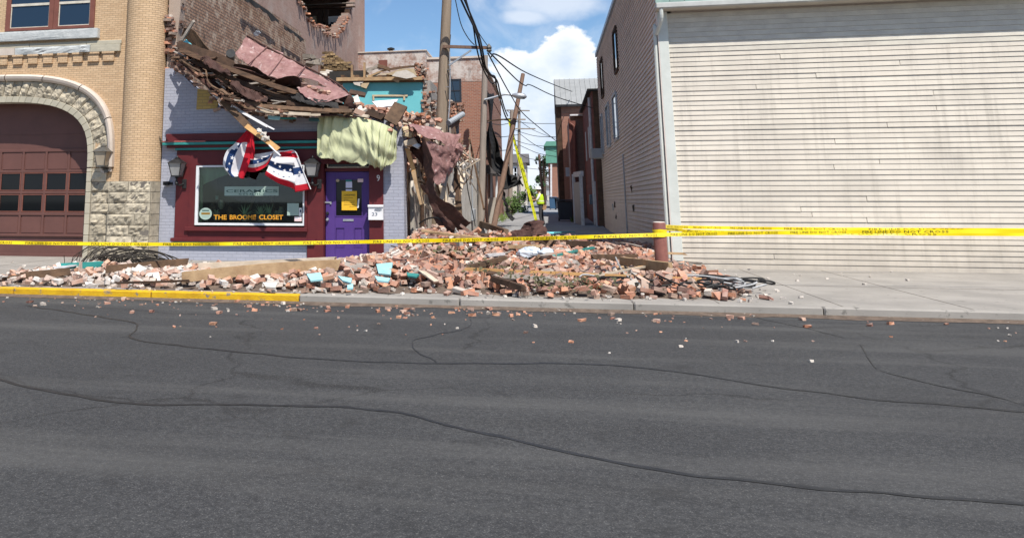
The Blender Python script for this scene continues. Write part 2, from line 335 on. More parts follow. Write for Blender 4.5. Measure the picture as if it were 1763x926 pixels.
mat('brick_loose', (.36, .16, .10), (.50, .40, .33), 7, .92, bump=.5, bsc=45, pal=[(.40, .155, .085), (.33, .145, .095), (.45, .19, .105), (.26, .11, .08), (.37, .18, .125), (.48, .225, .125), (.30, .175, .135), (.42, .265, .195), (.18, .095, .075), (.50, .44, .38), (.41, .155, .08), (.23, .14, .11), (.36, .24, .18)], rv=.22, dust=((.56, .50, .44), .32), spots=((.52, .46, .40), 5.5, .655))
mat('brick_rubble', (.36, .16, .10), (.50, .40, .33), 7, .92, bump=.5, bsc=45, pal=[(.40, .155, .085), (.33, .145, .095), (.45, .19, .105), (.26, .11, .08), (.37, .18, .125), (.48, .225, .125), (.30, .175, .135), (.42, .265, .195), (.18, .095, .075), (.50, .44, .38), (.41, .155, .08), (.23, .14, .11), (.36, .24, .18)], island=.28, dust=((.56, .50, .44), .32), spots=((.52, .46, .40), 5.5, .655))
mat('brick_dusty', (.5, .3, .22), (.62, .56, .5), 7, .92, bump=.5, bsc=45, pal=[(.46, .22, .14), (.52, .33, .25), (.52, .42, .35), (.56, .50, .45), (.42, .23, .16), (.50, .24, .13), (.46, .33, .26), (.56, .52, .48), (.40, .28, .23)], rv=.15, dust=((.60, .56, .51), .5), spots=((.55, .51, .46), 5.5, .62))
mat('rubble_dusty', (.5, .3, .22), (.62, .56, .5), 7, .92, bump=.5, bsc=45, pal=[(.46, .22, .14), (.52, .33, .25), (.52, .42, .35), (.56, .50, .45), (.42, .23, .16), (.50, .24, .13), (.46, .33, .26), (.56, .52, .48), (.40, .28, .23)], island=.2, dust=((.60, .56, .51), .5), spots=((.55, .51, .46), 5.5, .62))
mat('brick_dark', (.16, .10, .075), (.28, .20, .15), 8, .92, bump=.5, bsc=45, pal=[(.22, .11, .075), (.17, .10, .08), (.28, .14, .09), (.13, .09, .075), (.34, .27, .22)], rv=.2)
mat('mortar_bits', (.55, .50, .45), (.44, .39, .34), 8, .95, island=.3)
mat('stone', (.46, .40, .30), (.32, .28, .215), 6, .9, bump=1., bsc=16, spots=((.15, .135, .11), 6, .60), rv=.22)
mat('stone_blue', (.50, .51, .50), (.36, .38, .38), 4, .9, bump=.8, bsc=14, spots=((.18, .18, .17), 5, .64), rv=.1)
mat('stone_smooth', (.44, .40, .31), (.37, .34, .27), 3, .85, bump=.2, rv=.08)
mat('stone_pale', (.58, .50, .43), (.49, .42, .36), 3, .8, bump=.2, rv=.06)
mat('stone_joint', (.19, .165, .135), (.13, .115, .1), 8, .95)
mat('garage_brown', (.135, .062, .052), (.115, .054, .046), 2, .5, bump=.06, bsc=25, spots=((.2, .12, .1), 22, .74))
mat('window_brown', (.20, .075, .055), (.16, .06, .045), 4, .6, bump=.08)
mat('cream_paint', (.62, .57, .48), (.5, .46, .38), 5, .6, bump=.1)
mat('burgundy', (.115, .018, .02), (.095, .015, .018), 4, .55, bump=.1, bsc=20, spots=((.4, .28, .24), 26, .75))
mat('teal_trim', (.035, .26, .235), (.03, .2, .185), 5, .55, bump=.1, spots=((.12, .04, .04), 16, .73))
mat('old_red_trim', (.36, .12, .10), (.27, .08, .07), 9, .7, bump=.2)
mat('white_frame', (.74, .76, .78), (.66, .68, .7), 4, .45, bump=.05, rv=.04)
mat('purple_door', (.085, .04, .205), (.073, .034, .18), 3, .42, bump=.08, bsc=22)
mat('black_metal', (.02, .02, .022), (.035, .034, .034), 8, .45, metal=.3, bump=.15)
mat('bronze_metal', (.15, .14, .125), (.1, .095, .085), 8, .5, metal=.4, bump=.1)
mat('lamp_glass', (.34, .34, .33), (.25, .245, .24), 3, .12, bump=.0, spec=.6)
mat('lamp_glass_old', (.42, .36, .27), (.33, .27, .2), 3, .15, bump=.0, spec=.6)
mat('steel', (.55, .56, .57), (.42, .43, .45), 6, .38, metal=.7, bump=.1)
mat('galvanised', (.42, .45, .48), (.34, .36, .39), 6, .5, metal=.4, bump=.1)
mat('paper_white', (.78, .78, .78), (.7, .7, .71), 4, .7, bump=.05)
mat('paper_lilac', (.62, .62, .75), None, 4, .7, bump=.05)
mat('notice_yellow', (.80, .48, .03), (.75, .43, .03), 4, .6, bump=.05)
mat('ink', (.02, .02, .022), None, 4, .6, bump=0)
mat('ink_green', (.05, .10, .09), None, 4, .6, bump=0)
mat('ink_faint', (.30, .40, .36), None, 4, .6, bump=0)
mat('ink_blue', (.03, .055, .10), None, 4, .6, bump=0)
mat('tape_ink', (.10, .08, .01), None, 4, .6, bump=0)
mat('ink_brown', (.25, .14, .02), None, 4, .6, bump=0)
mat('sign_sage', (.35, .46, .40), (.31, .41, .36), 3, .6, bump=.03)
mat('orange_letter', (.66, .25, .02), (.60, .32, .03), 14, .5, bump=0)
mat('sticker_pink', (.70, .52, .52), None, 4, .6, bump=0)
mat('plant_leaf', (.30, .38, .22), (.2, .27, .15), 8, .6, bump=0)
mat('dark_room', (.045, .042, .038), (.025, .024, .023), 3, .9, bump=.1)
mat('curtain_sage', (.52, .535, .335), (.46, .475, .29), 3, .9, bump=.25, bsc=60, spec=.1)
mat('green_drape', (.30, .36, .23), (.24, .29, .19), 3, .9, bump=.1, spec=.1)
mat('cloth_white', (.72, .71, .72), (.66, .65, .67), 6, .9, bump=.1, bsc=120, spec=.1)
mat('cloth_red', (.52, .02, .035), (.42, .015, .028), 6, .9, bump=.1, bsc=120, spec=.1)
mat('cloth_blue', (.022, .05, .14), (.018, .04, .115), 6, .9, bump=.1, bsc=120, spec=.1)
mat('wood_old', (.165, .10, .06), (.09, .056, .036), 6, .85, bump=.5, bsc=18, st=(1, 1, 1), rv=.25, spots=((.05, .032, .022), 5, .64))
mat('wood_dark', (.085, .048, .03), (.045, .027, .018), 5, .85, bump=.5, bsc=18, rv=.3)
mat('wood_dark2', (.15, .085, .05), (.06, .036, .024), 3, .8, bump=.5, bsc=18, st=(1, 3, 6))
mat('wood_fresh', (.60, .36, .15), (.50, .28, .11), 5, .75, bump=.25, bsc=20, rv=.1)
mat('wood_joist', (.42, .29, .165), (.28, .18, .10), 4, .85, bump=.5, bsc=18, rv=.12, spots=((.12, .07, .04), 4, .64))
mat('wood_grey', (.33, .29, .25), (.22, .19, .16), 5, .9, bump=.5, bsc=18, rv=.2)
mat('wood_pale', (.55, .46, .36), (.44, .36, .27), 5, .85, bump=.4, bsc=18, rv=.15)
mat('lath_white', (.66, .66, .67), (.52, .5, .5), 6, .8, bump=.2, rv=.1)
mat('plaster_aqua', (.16, .52, .57), (.14, .48, .53), 2, .8, bump=.1, rv=.05)
mat('plaster_aqua_pale', (.36, .62, .64), (.3, .56, .6), 5, .8, bump=.1)
mat('plaster_white', (.66, .62, .56), (.55, .5, .44), 4, .9, bump=.3, rv=.1)
mat('plaster_tan', (.52, .42, .28), (.45, .35, .22), 5, .9, bump=.3, rv=.12)
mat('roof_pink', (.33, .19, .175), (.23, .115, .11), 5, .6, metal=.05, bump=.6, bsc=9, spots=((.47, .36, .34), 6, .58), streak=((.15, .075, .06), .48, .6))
mat('roof_underside', (.075, .034, .026), (.04, .019, .015), 4, .75, bump=.3, bsc=10, spots=((.22, .11, .075), 6, .63))  # brown roofing, darkened further to hold the shade of the roof hollow
mat('tar_black', (.02, .019, .019), (.035, .032, .03), 5, .8, bump=.3)
mat('stucco', (.45, .41, .36), (.37, .335, .29), 1.6, .92, bump=.5, bsc=22, spots=((.21, .185, .165), 2.6, .62), world=True)
mat('stucco_white', (.58, .555, .52), (.44, .415, .385), 1.8, .92, bump=.5, bsc=22, spots=((.2, .18, .17), 3.2, .60), world=True)
mat('pole_wood', (.30, .235, .175), (.22, .17, .125), 3, .9, bump=.5, bsc=14, st=(6, 6, .35), spots=((.12, .09, .07), 3, .62))
mat('pole_grey', (.33, .28, .24), (.25, .215, .185), 3, .9, bump=.4, bsc=14, st=(6, 6, .35))
mat('pole_brown', (.20, .125, .09), (.14, .088, .065), 3, .9, bump=.4, bsc=14, st=(6, 6, .35))
mat('cable', (.012, .012, .013), None, 4, .6, bump=0)
mat('siding_cream', (.63, .57, .485), (.57, .515, .44), 1.4, .6, bump=.1, bsc=12, spots=((.30, .26, .22), 22, .70), rv=.05, streak=((.30, .27, .23), .50, .42), splash=(.25, .22, .19))
mat('siding_taupe', (.68, .585, .52), (.62, .53, .47), 1.2, .65, bump=.1, bsc=12, spots=((.18, .15, .13), 14, .72), rv=.06, streak=((.36, .31, .27), .53, .35))
mat('clapboard_old', (.60, .56, .48), (.50, .46, .4), 3, .8, bump=.2, spots=((.2, .17, .14), 18, .70), rv=.05)
mat('corner_white', (.60, .62, .58), (.52, .54, .50), 2, .7, bump=.15, spots=((.26, .27, .22), 5, .68))
mat('shingle_green', (.19, .26, .235), (.14, .20, .185), 5, .9, bump=.4, rv=.15)
mat('gutter_grey', (.50, .50, .48), (.42, .42, .40), 4, .55, bump=.1)
mat('metal_roof', (.34, .345, .34), (.29, .295, .29), 2, .5, metal=.2, bump=.1)
mat('red_board', (.20, .07, .055), (.15, .055, .045), 4, .8, bump=.2, rv=.06)
mat('rust_red', (.26, .10, .075), (.19, .07, .055), 7, .38, bump=.25, bsc=10, spots=((.07, .035, .03), 9, .62), spec=.5)
mat('tape_yellow', (.86, .66, .005), (.84, .63, .005), 3, .35, bump=.05, spec=.5)
mat('ladder_yellow', (.60, .62, .015), (.54, .56, .015), 6, .5, bump=0)
mat('tarp', (.011, .011, .012), (.02, .02, .021), 3, .7, bump=.5, bsc=9)
mat('green_clad', (.13, .33, .25), (.11, .28, .21), 4, .7, bump=.1)
mat('house_grey', (.45, .44, .42), (.4, .39, .38), 2, .8, bump=.1)
mat('house_cream', (.58, .53, .45), None, 2, .8, bump=.1)
mat('roof_shingle', (.13, .12, .12), (.09, .085, .085), 9, .9, bump=.5, bsc=20)
mat('leaf', (.075, .13, .03), (.045, .085, .022), 1.5, .65, island=.35, bump=0)
mat('leaf_dark', (.035, .07, .025), (.022, .045, .018), 1.5, .65, island=.35, bump=0)
mat('bark', (.09, .06, .04), (.06, .04, .03), 9, .9)
mat('grass', (.10, .16, .035), (.14, .18, .05), 2, .8, island=.3, bump=0)
mat('bin_dark', (.03, .034, .045), (.024, .027, .036), 3, .5, bump=.05)
mat('bin_blue', (.04, .09, .16), None, 3, .5, bump=.05)
mat('skin', (.50, .28, .19), (.46, .25, .17), 8, .6, bump=0)
mat('hat_white', (.8, .8, .8), None, 4, .35, bump=0)
mat('shirt_white', (.72, .72, .70), None, 4, .9, bump=0)
mat('vest_lime', (.50, .72, .03), None, 4, .8, bump=0)
mat('vest_band', (.75, .73, .55), None, 4, .6, bump=0)
mat('trousers', (.045, .045, .055), (.06, .058, .06), 6, .9, bump=0)
mat('boots', (.05, .03, .02), None, 4, .8, bump=0)
mat('leather_tan', (.36, .22, .12), None, 4, .8, bump=0)
mat('red_plastic', (.5, .02, .03), None, 4, .5, bump=0)
mat('clear_plastic', (.55, .6, .66), (.45, .5, .56), 5, .25, bump=.3, bsc=10, spec=.6)
mat('dry_leaf', (.11, .10, .05), (.065, .06, .03), 4, .8, island=.4, bump=0)
mat('tar_seal', (.018, .018, .019), (.03, .03, .031), 6, .55, bump=.3)
mat('cable_brown', (.05, .042, .035), (.03, .026, .022), 6, .8, bump=0)
mat('cable_pale', (.4, .4, .4), (.3, .3, .3), 6, .6, bump=0)
glass('glass_dark', (.006, .007, .008), .04, None, .26)
glass('glass_sky', (.015, .03, .055), .05)
glass('shop_glass', alpha=(.80, .90, .86))
# ---------------------------------------------------------------- ground
def alley_z(Y): return max(0., (Y - 30) * .014)
KY = 13.05
mb = MB(); mb.grid(lambda a, b: Vector((-600 + 1200 * a, KY - 620 * b, -.12)), 4, 4); struct(mb.build('road', 'asphalt'))
mb = MB(); mb.bx(-40, 40, KY + .16, 21.0, -.3, 0); struct(mb.build('pavement', 'concrete'))
def gnd(a, b):
    Y = 20.9 + 900 * b ** 3; return Vector((-500 + 1000 * a, Y, alley_z(Y) - .02))
mb = MB(); mb.grid(gnd, 4, 60); struct(mb.build('ground', 'dirt'))
def aly(a, b):
    Y = 21.05 + 130 * b; return Vector((-3.1 + 5.6 * a, Y, alley_z(Y) + .01))
mb = MB(); mb.grid(aly, 2, 60); struct(mb.build('alley_road', 'alley_tar'))
# kerb stones, yellow paint
x = -22.9
for k in range(15):
    L = 2.4
    o = box('kerb', 'kerb_yellow' if x < -3.8 else 'concrete', None, x + .006, x + L - .006, KY, KY + .155, -.3, .012, bevel=.02); struct(o)
    x += L
# pavement joints: thin recessed grooves are drawn as shallow dark strips between slabs
for k in range(18):
    xx = -21 + k * 1.55
    struct(box('pavement_joint', 'stone_joint', None, xx, xx + .012, KY + .17, 19.9, -.01, .003))
struct(box('pavement_joint', 'stone_joint', None, -22, 22, 16.3, 16.312, -.01, .0035))

gd = MB(); gd.grid(lambda a, b: Vector((-30 + 70 * a, KY - .004 - b * (.16 + .13 * noise.noise(Vector((a * 90, 0, 0))) + .07 * noise.noise(Vector((a * 310, 2, 0)))), -.116 + .03 * (1 - b) ** 2)), 420, 2)
stuff(gd.build('gutter_dirt', 'dirt', None)); tag(bpy.data.objects['gutter_dirt'], 'band of grit and dirt along the foot of the kerb', 'dirt')
# ---------------------------------------------------------------- left building: arched garage
FY = 20.0
XP = -9.17                                           # party wall plane
LB = thing('brick_garage_building', 'yellow brick building with arched stone garage entrance and round corner column', 'building', (-12, 22, 0))
acx = P(-30, 300, FY).x; a_ = P(151, 300, FY).x - acx; zs = P(150, 290, FY).z; zc = P(0, 177, FY).z; NN = 3.3
def arch(t, d=0.):
    """superellipse arch, t 0 (right springing) .. pi"""
    c, s_ = math.cos(t), math.sin(t)
    x = acx + (a_ + d) * math.copysign(abs(c) ** (2 / NN), c); z = zs + (zc - zs + d) * abs(s_) ** (2 / NN); return x, z
TT = []
# even arc-length samples of the arch
_fine = [math.pi * i / 4000 for i in range(4001)]; _p = [arch(t) for t in _fine]; _l = [0]
for i in range(1, 4001): _l.append(_l[-1] + math.dist(_p[i], _p[i - 1]))
def tlen(f):
    L = f * _l[-1]; import bisect; return _fine[min(bisect.bisect_left(_l, L), 4000)]
ZT = 13.0
mb = MB(); W0 = acx - a_ - 2.2
samp = [arch(tlen(i / 60), .05) for i in range(61)]
for (x0, z0), (x1, z1) in zip(samp, samp[1:]):
    mb.add([(x0, FY, z0), (x1, FY, z1), (x1, FY, ZT), (x0, FY, ZT)], [(0, 1, 2, 3)])
mb.bx(acx + a_ + .05, -9.5, FY, FY + .4, -.1, ZT)
mb.bx(W0, acx - a_ - .05, FY, FY + .4, -.1, ZT)
mb.build('wall', 'yellow_brick', LB)
mb = MB()                                            # soffit of the arch
for (x0, z0), (x1, z1) in zip(samp, samp[1:]):
    x0b, z0b = x0, z0
    mb.add([(x0, FY, z0), (x1, FY, z1), (x1, FY + .6, z1), (x0, FY + .6, z0)], [(0, 1, 2, 3)])
for sx in (acx + a_ + .05, acx - a_ - .05): mb.add([(sx, FY, -.1), (sx, FY + .6, -.1), (sx, FY + .6, zs), (sx, FY, zs)], [(0, 1, 2, 3)])
mb.build('arch_soffit', 'stone_smooth', LB)
def rockface(poly, y0, y1, amp=.045, inset=.02):
    """stone with a broken face: four corners in (x, z), back at y1, front broken by noise round y0"""
    mb = MB(); A_, B_, C_, D_ = [Vector((p[0], 0, p[1])) for p in poly]
    lu = max((B_ - A_).length, (C_ - D_).length); lv = max((D_ - A_).length, (C_ - B_).length)
    nu = max(3, min(14, int(lu / .045))); nv_ = max(3, min(14, int(lv / .045))); sd = Vector((rnd.uniform(0, 99), rnd.uniform(0, 99), 0)); tl = (rnd.uniform(-.9, .9), rnd.uniform(-.9, .9))
    def fn(a, b):
        p = (A_.lerp(B_, a)).lerp(D_.lerp(C_, a), b); e = min(1, 5 * min(a, 1 - a, b, 1 - b) + .05)
        vd = noise.voronoi(p * 6.5 + sd)[0]; n = (vd[1] - vd[0]) * 1.1 - .55 + noise.noise(p * 3 + sd) * .9 + noise.noise(p * 19 + sd) * .35 + (a - .5) * tl[0] + (b - .5) * tl[1]
        p.y = y0 + amp * .7 - e ** .6 * amp * (.75 + 1.0 * n); return p
    k = len(mb.v); mb.grid(fn, nu, nv_)
    ring = [i * (nv_ + 1) for i in range(nu + 1)] + [nu * (nv_ + 1) + j for j in range(1, nv_ + 1)] + [i * (nv_ + 1) + nv_ for i in range(nu - 1, -1, -1)] + [j for j in range(nv_ - 1, 0, -1)]
    b0 = len(mb.v); mb.v += [Vector((mb.v[q].x, y1, mb.v[q].z)) for q in ring]; n = len(ring)
    for q in range(n): mb.f.append((ring[q], b0 + q, b0 + (q + 1) % n, ring[(q + 1) % n])); mb.mi.append(0)
    return mb
# rock-faced voussoirs and the smooth inner ring, one by one
nv = 38
for i in range(nv):
    t0, t1 = tlen((i + .03) / nv), tlen((i + .97) / nv)
    q = [arch(t0, .16), arch(t0, .54), arch(t1, .54), arch(t1, .16)]
    if max(p[0] for p in q) < -14.6: continue
    rockface(q, FY - .08, FY - .001, .075).build('stone', 'stone', LB)
nr = 44
for i in range(nr):
    t0, t1 = tlen((i + .012) / nr), tlen((i + .988) / nr); q = [arch(t0, -.004), arch(t0, .15), arch(t1, .15), arch(t1, -.004)]
    if max(p[0] for p in q) < -14.6: continue
    MB().prism(q, FY - .06, FY + .3).build('stone', 'stone_smooth', LB, bevel=.008)
mb = MB()                                            # hood mould
def hood(t, d, y): x, z = arch(t, d); return Vector((x, y, z))
prof = [(.55, FY - .002), (.55, FY - .09), (.60, FY - .15), (.66, FY - .17), (.71, FY - .12), (.71, FY - .002)]
hs = 54
for k in range(2):
    pass
for i in range(9):
    mbs = MB(); lo, hi = (i + .01) / 9, (i + .99) / 9
    mbs.grid(lambda a, b: hood(tlen(lo + (hi - lo) * a), *[p0 + (p1 - p0) * (b * 5 - int(min(b * 5, 4.999))) for p0, p1 in zip(prof[min(int(b * 5), 4)], prof[min(int(b * 5) + 1, 5)])]), 12, 5)
    mbs.build('hood_mould', 'stone_pale', LB, smooth=False)
xj = acx + a_
zb = P(190, 285, FY).z                               # hood leg down to the scroll
mb = MB(); mb.bx(xj + .555, xj + .705, FY - .14, FY, zb - .02, zs + .02)
mb.build('hood_mould', 'stone_pale', LB, bevel=.02)
mb = MB()
for k in range(14):                                  # scroll stop
    f = k / 13; an = -.5 + f * 7.5; r = .15 * (1 - f * .75)
    if k: mb.bar(prev, (xj + .5 + r * math.cos(an), FY - .06, zb - .08 + r * math.sin(an)), .10, .045, (0, -1, 0))
    prev = (xj + .5 + r * math.cos(an), FY - .06, zb - .08 + r * math.sin(an))
mb.build('scroll_stop', 'stone_pale', LB)
# jamb and column-base stones in courses
zrow = [P(180, v, FY).z for v in (313, 331, 349.5, 368, 386.5, 405, 423.5, 447)]; zrow[-1] = -.02
def course(x0, x1, z0, z1, y, cuts, m='stone', smooth=None):
    xs = [x0] + sorted(cuts) + [x1]
    for p, q in zip(xs, xs[1:]):
        rockface([(p + .006, z0 + .005), (q - .006, z0 + .005), (q - .006, z1 - .006), (p + .006, z1 - .006)], y, y + .075, .065).build('stone', m, LB)
for i in range(7):
    z1, z0 = zrow[i], zrow[i + 1]
    MB().prism([(xj - .004, z0 + .004), (xj + .13, z0 + .004), (xj + .13, z1 - .004), (xj - .004, z1 - .004)], FY - .06, FY + .3).build('stone', 'stone_smooth', LB, bevel=.008)
    x0, x1 = xj + .14, -10.30
    course(x0, x1, z0, z1, FY - .07, [x0 + (x1 - x0) * rnd.uniform(.35, .65)] if i % 2 else [])
    course(-10.29, -9.205, z0, z1, FY - .56, [-10.29 + rnd.uniform(.4, .7)])
    for sx in (-10.29, -9.205):                     # returns of the column base
        pass
mb = MB().bx(xj + .005, -9.215, FY - .018, FY + .02, -.05, zrow[0]).bx(-10.285, -9.21, FY - .505, FY + .3, -.05, zrow[0] - .004)
mb.build('joint_core', 'stone_joint', LB)
for i in range(7):                                   # side returns, visible on the left of the base
    z1, z0 = zrow[i], zrow[i + 1]
    box('stone', 'stone', LB, -10.312, -10.28, FY - .49, FY - .02, z0 + .006, z1 - .006)
    box('stone', 'stone', LB, -9.205, -9.19, FY - .49, FY - .02, z0 + .006, z1 - .006)
# stones beside the arch between springing and jamb courses (left of the hood leg)
zz = zrow[0]; k = 0
while zz < zs - .02:
    z1 = min(zz + .235, zs)
    MB().prism([(xj - .004, zz + .004), (xj + .13, zz + .004), (xj + .13, z1 - .004), (xj - .004, z1 - .004)], FY - .06, FY + .3).build('stone', 'stone_smooth', LB, bevel=.008)
    rockface([(xj + .14, zz + .005), (xj + .53, zz + .005), (xj + .53, z1 - .005), (xj + .14, z1 - .005)], FY - .07, FY, .045).build('stone', 'stone', LB)
    zz = z1
mb = MB().lathe([(.5, zrow[0]), (.5, ZT)], (CC[0], CC[1], 0), 48)
mb.build('column', 'yellow_brick_round', LB, smooth=True)
# upper windows
def sash(x0, x1, z0, z1):
    wn = MB(); t = .13
    wn.bx(x0, x0 + t, FY - .06, FY + .1, z0, z1).bx(x1 - t, x1, FY - .06, FY + .1, z0, z1).bx(x0 + t, x1 - t, FY - .058, FY + .1, z0, z0 + .08)
    o = wn.build('window', 'window_brown', LB, bevel=.008)
    zm = P(50, 9, FY).z
    MB().bx(x0 + t, x1 - t, FY - .03, FY + .05, zm - .035, zm + .03).build('meeting_rail', 'cream_paint', o)
    f = MB(); f.bx(x0 + t, x0 + t + .022, FY - .022, FY + .04, z0 + .08, zm - .035).bx(x1 - t - .022, x1 - t, FY - .022, FY + .04, z0 + .08, zm - .035).bx(x0 + t + .022, x1 - t - .022, FY - .022, FY + .04, z0 + .08, z0 + .105)
    f.build('glazing_bead', 'cream_paint', o)
    MB().bx(x0 + t, x1 - t, FY - .005, FY + .005, z0 + .08, zm - .035).build('pane', 'glass_sky', o)
    MB().bx(x0 + t, x1 - t, FY - .02, FY - .01, zm + .03, z1).build('pane', 'glass_sky', o)
zw = P(90, 52, FY).z
xa, xb, xc = P(11, 40, FY).x, P(93, 40, FY).x, P(163, 40, FY).x
sash(xa, xb - .004, zw, 7.4); sash(xb + .004, xc, zw, 7.4)
zsi0, zsi1 = P(150, 67, FY).z, P(150, 51, FY).z
rockface([(W0 + 1.2, zsi0), (P(172, 60, FY).x, zsi0), (P(172, 60, FY).x, zsi1), (W0 + 1.2, zsi1)], FY - .14, FY, .02).build('window_sill', 'stone_blue', LB)
zc0, zc1 = P(100, 93, FY).z, P(100, 81, FY).z; zc2 = P(100, 74, FY).z
xs = [W0 + .5, P(28, 90, FY).x, P(140, 90, FY).x, P(158, 90, FY).x, P(209, 85, FY).x]
for i, (p, q) in enumerate(zip(xs, xs[1:])): rockface([(p + .004, zc0), (q - .004, zc0), (q - .004, zc1), (p + .004, zc1)], FY - (.14 if i == 2 else .09), FY, .035 if i in (1, 2) else .006).build('string_course', ['stone_pale', 'stone_blue', 'stone_blue', 'stone_smooth'][i], LB)
xs = [W0 + .5, P(52, 80, FY).x, P(150, 80, FY).x, P(210, 80, FY).x]
for p, q in zip(xs, xs[1:]): MB().bx(p + .003, q - .003, FY - .05, FY - .001, zc1 + .003, zc2).build('string_course', 'stone_smooth', LB, bevel=.01)
z0, z1 = P(100, 109, FY).z, zc0 - .004
for k in range(12):                                  # brick dentils
    x0 = P(-26 + 26 * k * .985, 100, FY).x; wd = .26 if k < 7 else .3
    if x0 + wd > -10.3: break
    o = MB().bx(x0, x0 + wd, FY - .06, FY - .001, z0, z1 - .05).bx(x0 - .02, x0 + wd + .02, FY - .085, FY - .061 + .061, z1 - .049, z1)
    o.build('dentil', 'yellow_brick', LB)
# party wall with the breach; cells follow the brick module
A, B = PX(430, -4, XP), PX(527, 66, XP); ysm = B.y
hole = [(505, -40), (514, 4), (530, 30), (543, 44), (556, 50), (566, 60), (574, 62), (583, 50), (592, 40), (600, 28), (608, 14), (612, -2), (616, -40)]
hp = [(PX(u, v, XP).y, PX(u, v, XP).z) for u, v in hole]
def inside(p, poly):
    r = False
    for (x0, y0), (x1, y1) in zip(poly, poly[1:] + poly[:1]):
        if (y0 > p[1]) != (y1 > p[1]) and p[0] < (x1 - x0) * (p[1] - y0) / (y1 - y0) + x0: r = not r
    return r
Y1 = PX(628, 60, XP).y
PY0 = FY + .36
ny = int((Y1 - PY0) / .22); nz_ = int(ZT / .16); dy = (Y1 - PY0) / ny; dz = ZT / nz_
mb = MB(); keep = {}
for i in range(ny):
    for j in range(nz_):
        y, z = PY0 + (i + .5) * dy, (j + .5) * dz
        if not inside((y + rnd.uniform(-.13, .13), z + rnd.uniform(-.13, .13)), hp): keep[i, j] = 1
vid = {}
def vv(i, j):
    if (i, j) not in vid: vid[i, j] = len(mb.v); mb.v.append(Vector((XP - .18, PY0 + i * dy, j * dz)))
    return vid[i, j]
for i, j in keep:
    y, z = PY0 + (i + .5) * dy, (j + .5) * dz
    rough = y < ysm and z < A.z + (B.z - A.z) * (y - A.y) / (B.y - A.y)
    mb.f.append((vv(i, j), vv(i + 1, j), vv(i + 1, j + 1), vv(i, j + 1))); mb.mi.append(0 if rough else 1)
o = mb.build('party_wall', ['rough_party_brick', 'pink_party_brick'], LB)
md = o.modifiers.new('thickness', 'SOLIDIFY'); md.thickness = .36; md.offset = 0; md.use_rim = True
# bring the outer face to XP exactly is not needed: both faces sit .18 either side
brick_me = []
def brick_mesh(L, m, W=.1, H=.062):
    b = MB(); b.ob((0, 0, H / 2), (L, W, H), None, 0, .008)
    return b.mesh('brick', Vector((0, 0, 0)), m)
for m in ('brick_loose', 'brick_dark', 'brick_dusty'):
    brick_me.append([brick_mesh(rnd.choice((.2, .2, .19, .15, .1)), m) for _ in range(8)])
def put_brick(par, p, rot, k=0, name='brick'):
    o = bpy.data.objects.new(name, rnd.choice(brick_me[k])); COL.objects.link(o)
    if par is not None: o.parent = par; o.location = Vector(p) - OFF[par]
    else: o.location = p
    o.rotation_euler = rot; return o
nb = 0
for (i, j) in list(keep):                            # toothed broken bricks round the breach
    edge = [(i + a, j + b) for a, b in ((1, 0), (-1, 0), (0, 1), (0, -1)) if (i + a, j + b) not in keep and 0 <= i + a < ny and 0 <= j + b < nz_]
    if edge and (j + 1) * dz < 11.3 and nb < 150:
        for _ in range(2):
            ii, jj = edge[0]; f = rnd.uniform(.2, .7)
            put_brick(LB, (XP + rnd.uniform(-.02, .2), PY0 + (i + .5 + (ii - i) * f) * dy, (j + .3 + (jj - j) * f) * dz), (rnd.uniform(-.2, .2), rnd.uniform(-.2, .2), rnd.choice((0, 1.57)) + rnd.uniform(-.3, .3))); nb += 1
# torn flashing along the old roof line
fl = [PX(u, v, XP + .2) for u, v in ((418, -10), (440, 6), (462, 21), (478, 36))]
fl2 = [PX(u, v, XP + .2) for u, v in ((488, 44), (500, 52), (514, 62), (521, 68))]
for c, wd in ((fl, .2), (fl2, .16)):
    cc = cr(c, 5)
    MB().grid(lambda a, b: at_curve(cc, a) + Vector((.03 + .06 * noise.noise(Vector((a * 7, 1, 0))) * b, 0, -b * wd * (.75 + .9 * noise.noise(Vector((a * 6, 5, wd)))))), 20, 2).build('flashing', 'tar_black', LB, solid=.02)
# rest of the shell: far walls, roof, floor, so the inside is dark
mb = MB(); mb.bx(W0, W0 + .3, FY + .41, Y1 - .3, 0, ZT).bx(W0, XP - .19, Y1 - .3, Y1, 0, ZT)
mb.build('wall', 'brown_brick', LB)
mb = MB(); mb.bx(W0 - .2, XP + .25, FY - .2, Y1 + .2, ZT, ZT + .3); mb.build('roof', 'roof_shingle', LB)
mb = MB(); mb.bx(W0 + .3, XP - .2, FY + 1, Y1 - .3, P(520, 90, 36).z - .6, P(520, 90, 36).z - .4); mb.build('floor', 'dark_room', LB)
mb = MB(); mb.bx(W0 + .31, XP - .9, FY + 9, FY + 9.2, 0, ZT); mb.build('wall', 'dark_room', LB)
# grey and dark timber frame of an inner wall, seen through the breach
IY = 41.2
def iw(u0, u1, v0, v1, m, nm, d=0.): a, b = P(u0, v1, IY), P(u1, v0, IY); return MB().bx(a.x, b.x, IY - d, IY + .12, a.z, b.z).build(nm, m, LB)
iw(490, 611, 5, 12, 'wood_grey', 'lintel', .1); iw(490, 611, -12, -2, 'wood_grey', 'lintel', .06); iw(490, 611, 12.5, 17, 'wood_dark', 'lintel', .04)
for u, w4 in ((516, 7), (546, 9), (559, 6), (594, 8)): iw(u, u + w4, 17, 80, 'wood_dark', 'post', .02 + .004 * (u % 7))
iw(523, 546, 28, 44, 'plaster_tan', 'blind', -.05); iw(565, 594, 27, 42, 'plaster_white', 'blind', -.05); iw(569, 577, 38.5, 56, 'glass_sky', 'pane', -.02)
